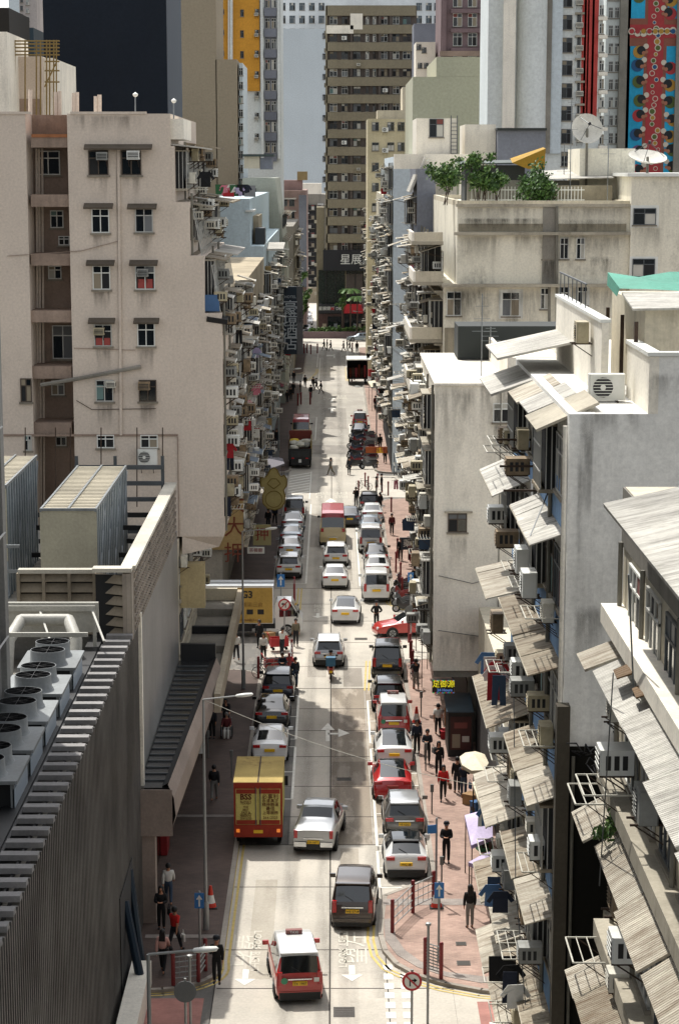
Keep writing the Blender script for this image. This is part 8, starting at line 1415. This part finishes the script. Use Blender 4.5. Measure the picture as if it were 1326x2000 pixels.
post_sign('back of a round sign on a grey post at the bottom left', 362, 1920, 2.75, 'back', d=.75, depth=72.5); post_sign('thin grey post with a round cap at the bottom left', 371, 1890, 3.05, 'cap', depth=73.8); post_sign('tall post with a blue flag sign beside the white crossover', 851, 1760, 3.6, 'flag'); post_sign('tall bare grey post beside the corner railing at the bottom right', 836, 1840, 3.6, 'cap', depth=75.5)
post_sign('round dark backed sign beside the red saloon taxi', 802, 1262, 2.8, 'back', d=.8); post_sign('small blue sign post beside the motorbikes on the right pavement', 801, 1240, 4.2, 'up', d=.6)
def railing(label, pts, h=1.15, bars=4, nm='railing'):
    P = [G(*p, .13) for p in pts]; r = thing('pedestrian_railing', label, 'railing', V3(P[0]), 0, 'pedestrian railings', True)
    for p in P: q = MB(); q.cyl(p, p + Vector((0, 0, h + .12)), .075, DRED, 8); q.lathe([(.001, h + .1), (.085, h + .12), (.06, h + .2), (.001, h + .22)], DRED, 8, Matrix.Translation(p)); q.build('post', r, 40)
    for a, b2 in zip(P, P[1:]):
        q = MB()
        for k in range(bars): z = Vector((0, 0, .25 + k * (h - .25) / (bars - 1))); q.cyl(a + z, b2 + z, .025, LAMPG, 5)
        for f in (.25, .5, .75): c = a.lerp(b2, f); q.cyl(c + Vector((0, 0, .25)), c + Vector((0, 0, h)), .014, LAMPG, 4)
        q.build('rail', r, 40)
railing('railing with dark red posts running from the crossover to the corner at right', [(766, 1822), (806, 1783), (846, 1764)]); railing('short railing with two dark red posts and close mesh on the right corner', [(830, 1902), (861, 1912)], 1.2, 9); railing('curved railing with dark red posts at the left corner', [(339, 1924), (388, 1918), (402, 1896)], 1.05, 5)
railing('railing with red posts at the left kerb near the lorry cab', [(575, 1180), (575, 1165)], 1.2, 5); railing('red posted railing at the left corner with the bicycles', [(505, 1325), (565, 1318), (570, 1290)], 1.1, 4)
def bollard(label, px, py, h=1.05, r=.07, m=DRED, g='dark red bollards'):
    p = G(px, py, .13); o = thing('bollard', label, 'bollard', V3(p), 0, g); q = MB(); q.cyl((0, 0, 0), (0, 0, h), r, m, 10); q.build('post', o, 40, world=False); q = MB(); q.lathe([(r * 1.25, h - .12), (r * 1.25, h), (.001, h + .08)], m, 10); q.build('head', o, 40, world=False); return o
for i, (px, py) in enumerate(((700, 966), (713, 950), (719, 957), (737, 952), (746, 962), (758, 968), (764, 1000))): bollard('dark red post beyond the upper right cars, %s from the left' % ordn(i), px, py, 1.25)
for i, (px, py) in enumerate(((773, 1118), (776, 1090), (782, 1140), (785, 1170), (801, 1285), (803, 1300), (806, 1320), (808, 1345), (798, 1255))): bollard('dark red post along the right pavement behind the parked cars, %s' % ('near the white van', 'near the black car', 'beside the white van front', 'beside the white van rear', 'first at the corner scooter', 'second at the corner scooter', 'third at the corner scooter', 'fourth at the corner scooter', 'beside the red saloon taxi')[i], px, py, 1.5)
for i, (px, py) in enumerate(((594, 690), (600, 690), (607, 692), (620, 690), (688, 688), (692, 742), (687, 746), (606, 790), (582, 792), (588, 790))): bollard('dark red post at the far crossings, %s' % ('far left corner, first', 'far left corner, second', 'far left corner, third', 'far left corner, fourth', 'by the far right pedestrians', 'behind the stall lorry, right', 'behind the stall lorry, left', 'beside the shaded crossing, right', 'beside the shaded crossing, left', 'beside the shaded crossing, middle')[i], px, py, 1.5, .11)
METR = mat('meter_grey', '#6d6e6c', .5, dirt=.3)
for i, (px, py, lab) in enumerate(((843, 1590, 'slim grey parking meter post beside the red parked car'), (862, 1737, 'slim grey parking meter post beside the white crossover'), (831, 1505, 'slim grey parking meter post beside the white car with dark roof'), (822, 1400, 'slim grey parking meter post beside the parked taxi'), (453, 1520, 'slim grey meter post on the left pavement by the lorry front'), (407, 1480, 'slim grey meter post beside the tall left lamp'))):
    o = bollard(lab, px, py, 1.25, .035, METR, 'parking meter posts'); q = MB(); q.box(-.08, .08, -.06, .06, 1.05, 1.4, METR, bev=.03); q.build('meter_box', o, 0, world=False)
def cone(label, px, py):
    p = G(px, py, .13); o = thing('traffic_cone', label, 'traffic cone', V3(p), 0, 'traffic cones'); q = MB(); q.lathe([(.19, .03), (.15, .15), (.145, .16)], mat('cone_red', '#c2331f', .6), 14); q.lathe([(.09, .42), (.04, .72), (.001, .73)], mat('cone_red', '#c2331f'), 14); q.build('cone_body', o, 40, world=False); q = MB(); q.lathe([(.146, .16), (.091, .42)], PLATEW, 14); q.build('white_band', o, 40, world=False); q = MB(); q.box(-.22, .22, -.22, .22, 0, .035, TRIM); q.build('base', o, 0, world=False); o.scale = (1.25,) * 3
cone('red and white traffic cone beside the foot of the tall left lamp', 412, 1772); cone('red and white traffic cone on the right pavement beside the parked taxi', 813, 1412); cone('traffic cone at the end of the right hand railing', 852, 1772)
# stalls, canopies, odds and ends on the pavements
def canopy(label, pts, z, m, legs=True, name='stall_canopy', sag=.12):
    P = [G(*p, z + (sag if i % 2 else 0)) for i, p in enumerate(pts)]; c = sum((Vector(p) for p in P), Vector()) / len(P); r = thing(name, label, 'canopy', (c.x, c.y, .13), 0, None, True); q = MB(); n = len(P); top = c + Vector((0, 0, sag * 2.5)); vs = [tuple(p) for p in P] + [tuple(top)]; fs = [(i, (i + 1) % n, n) for i in range(n)]; q.add(vs, fs, m); q.add([(v[0], v[1], v[2] - .02) for v in vs], [f[::-1] for f in fs], m)
    for i in range(n): a, b2 = Vector(P[i]), Vector(P[(i + 1) % n]); q.add([a, b2, b2 - Vector((0, 0, .16)), a - Vector((0, 0, .16))], [(0, 1, 2, 3), (3, 2, 1, 0)], m)
    q.build('sheet', r)
    for p in (P if legs else []): q = MB(); pp = Vector(p).lerp(c, .08); q.cyl((pp.x, pp.y, .13), (pp.x, pp.y, p[2]), .025, RUSTY, 5); q.build('pole', r)
    if not legs: q = MB(); q.cyl((c.x, c.y, .13), tuple(top), .03, STEEL, 6); q.build('pole', r)
CREAMC = wall('canvas_cream', '#d8cfb8', dirt=.2, streak=0, bump=.3); LILAC = wall('canvas_lilac', '#bfb3cf', dirt=.12, streak=0, bump=.3)
canopy('large cream umbrella over the right pavement beside the kiosk', [(897, 1478), (908, 1470), (928, 1467), (946, 1473), (954, 1490), (945, 1504), (920, 1505), (902, 1494)], 2.7, CREAMC, False, 'umbrella'); canopy('cream stall sheet with stepped edges beside two people', [(922, 1528), (956, 1508), (958, 1574), (938, 1577)], 2.6, CREAMC)
canopy('big square lilac stall canopy on the right pavement', [(907, 1592), (960, 1578), (962, 1634), (920, 1651)], 2.6, LILAC); canopy('small pointed lilac canopy below the square lilac one', [(914, 1684), (956, 1663), (960, 1700)], 2.3, LILAC); canopy('white canvas banner stretched beside the slim white building at street level', [(812, 1180), (826, 1160), (836, 1215), (824, 1246)], 3.0, wall('canvas_white', '#d5d8de', dirt=.1, streak=0, bump=.3))
canopy('grey stall canopy on the left pavement near the gold sign', [(500, 905), (522, 888), (552, 895), (556, 905), (520, 918)], 2.6, mat('canvas_grey', '#6d6a70', .9)); canopy('faded red stall canopy on the right pavement far up the street', [(735, 725), (760, 722), (765, 735), (738, 738)], 3.0, mat('canvas_red', '#8f3d3a', .9, dirt=.3)); canopy('white stall canopy on the right pavement far up the street', [(718, 745), (770, 735), (775, 750), (725, 756)], 3.0, CREAMC)
def table(label, px, py, cloth, top, z=.75, w_=.8, name='table'):
    p = G(px, py, .13); r = thing(name, label, 'table', V3(p), .1, None); q = MB(); q.box(-w_ / 2, w_ / 2, -.35, .35, z - .04, z, top); q.build('tabletop', r, 0, world=False)
    for sx in (-1, 1):
        for sy in (-1, 1): q = MB(); q.box(sx * (w_ / 2 - .06) - .025, sx * (w_ / 2 - .06) + .025, sy * .3 - .025, sy * .3 + .025, 0, z - .04, RUSTY); q.build('leg', r, 0, world=False)
    if cloth: q = MB(); q.box(-w_ / 2 - .03, w_ / 2 + .03, -.38, .38, z + .001, z + .015, cloth); q.box(-w_ / 2 - .03, w_ / 2 + .03, -.39, -.375, z - .5, z + .01, cloth); o = q.build('tablecloth', None); o.location = r.location; o.rotation_euler = (0, 0, .1); tag(o, 'cloth draped over the %s' % label.split(' with ')[0], 'tablecloth')
table('small folding table with white cloth on the left pavement', 381, 1478, CLO[0], WHITE); table('orange stool like table with red cloth at the shop under the neon sign', 880, 1440, CLO[3], mat('orange_wood', '#b87a3a', .6), .4, 1.1)
g_ = G(877, 1418, .13); r = thing('chair', 'orange wooden chair outside the shop under the neon sign', 'chair', V3(g_), .3); OW = mat('orange_wood', '#b87a3a')
q = MB(); q.box(-.2, .2, -.2, .2, .42, .46, OW); q.build('seat', r, 0, world=False); q = MB(); q.box(-.2, .2, .17, .2, .6, .95, OW); q.build('backrest', r, 0, world=False)
for sx in (-.17, .17):
    for sy in (-.17, .17): q = MB(); q.box(sx - .02, sx + .02, sy - .02, sy + .02, 0, .42 if sy < 0 else .95, OW); q.build('leg', r, 0, world=False)
def trolley(label, px, py, m, L_=1.3):
    p = G(px, py, .13); r = thing('trolley', label, 'trolley', V3(p), .2, 'red trolleys'); q = MB(); q.box(-L_ / 2, L_ / 2, -.35, .35, .22, .27, m); q.box(-L_ / 2, L_ / 2, -.35, -.32, .27, .75, m); q.box(-L_ / 2, L_ / 2, .32, .35, .27, .75, m); q.box(-L_ / 2, -L_ / 2 + .03, -.32, .32, .27, .75, m); q.box(L_ / 2 - .03, L_ / 2, -.32, .32, .27, .75, m); q.build('tray', r, 0, world=False); q = MB(); q.tube([(-L_ / 2, -.3, .7), (-L_ / 2 - .15, -.3, 1.05), (-L_ / 2 - .15, .3, 1.05), (-L_ / 2, .3, .7)], .02, m, 5); q.build('handle', r, 0, world=False)
    for sx in (-.4, .4):
        for sy in (-.3, .3): q = MB(); q.cyl((sx, sy - .02, .1), (sx, sy + .02, .1), .1, TYRE, 10); q.build('wheel', r, 0, world=False)
TRD = mat('trolley_red', '#b1282a', .5, dirt=.2); trolley('bright red trolley beside the lorry cab at the left corner', 545, 1268, TRD, 1.1); trolley('long red trolley among the bicycles at the left corner', 545, 1310, TRD, 1.7)
def crate(px, py, w_, h, m, lab):
    p = G(px, py, .13); q = MB(); q.box(-w_ / 2, w_ / 2, -w_ / 2, w_ / 2, 0, h, m); q.box(-w_ / 2 - .02, w_ / 2 + .02, -w_ / 2 - .02, w_ / 2 + .02, h - .06, h + .01, m); q.box(-w_ * .35, w_ * .35, -w_ / 2 - .01, -w_ / 2, h * .3, h * .6, BLACK); o = q.build('crate'); o.location = p; o.rotation_euler = (0, 0, px * .1); tag(o, lab, 'crate', 'crates and boxes at the stalls')
BOXM = mat('cardboard', '#9c7a52', .8, dirt=.3)
for px, py, w_, h, m, lab in ((920, 1570, .6, .5, BOXM, 'cardboard box under the cream stall sheet'), (932, 1590, .5, .6, mat('crate_blue', '#2d5f8f', .6), 'blue crate beside the cream stall sheet'), (950, 1545, .6, .7, BOXM, 'tall cardboard box behind the cream stall sheet'), (945, 1660, .6, .6, mat('crate_green', '#2f6f4f', .6), 'green crate under the square lilac canopy'), (950, 1720, .6, .5, BOXM, 'cardboard box under the small lilac canopy'), (890, 1400, .5, .9, mat('crate_red', '#9c2a2a', .6), 'red box at the shop under the neon sign'), (525, 1250, .6, .5, BOXM, 'cardboard box beside the yellow panelled lorry'), (725, 735, .8, 1.0, mat('crate_red', '#9c2a2a'), 'red box stack beside the stall lorry')): crate(px, py, w_, h, m, lab)
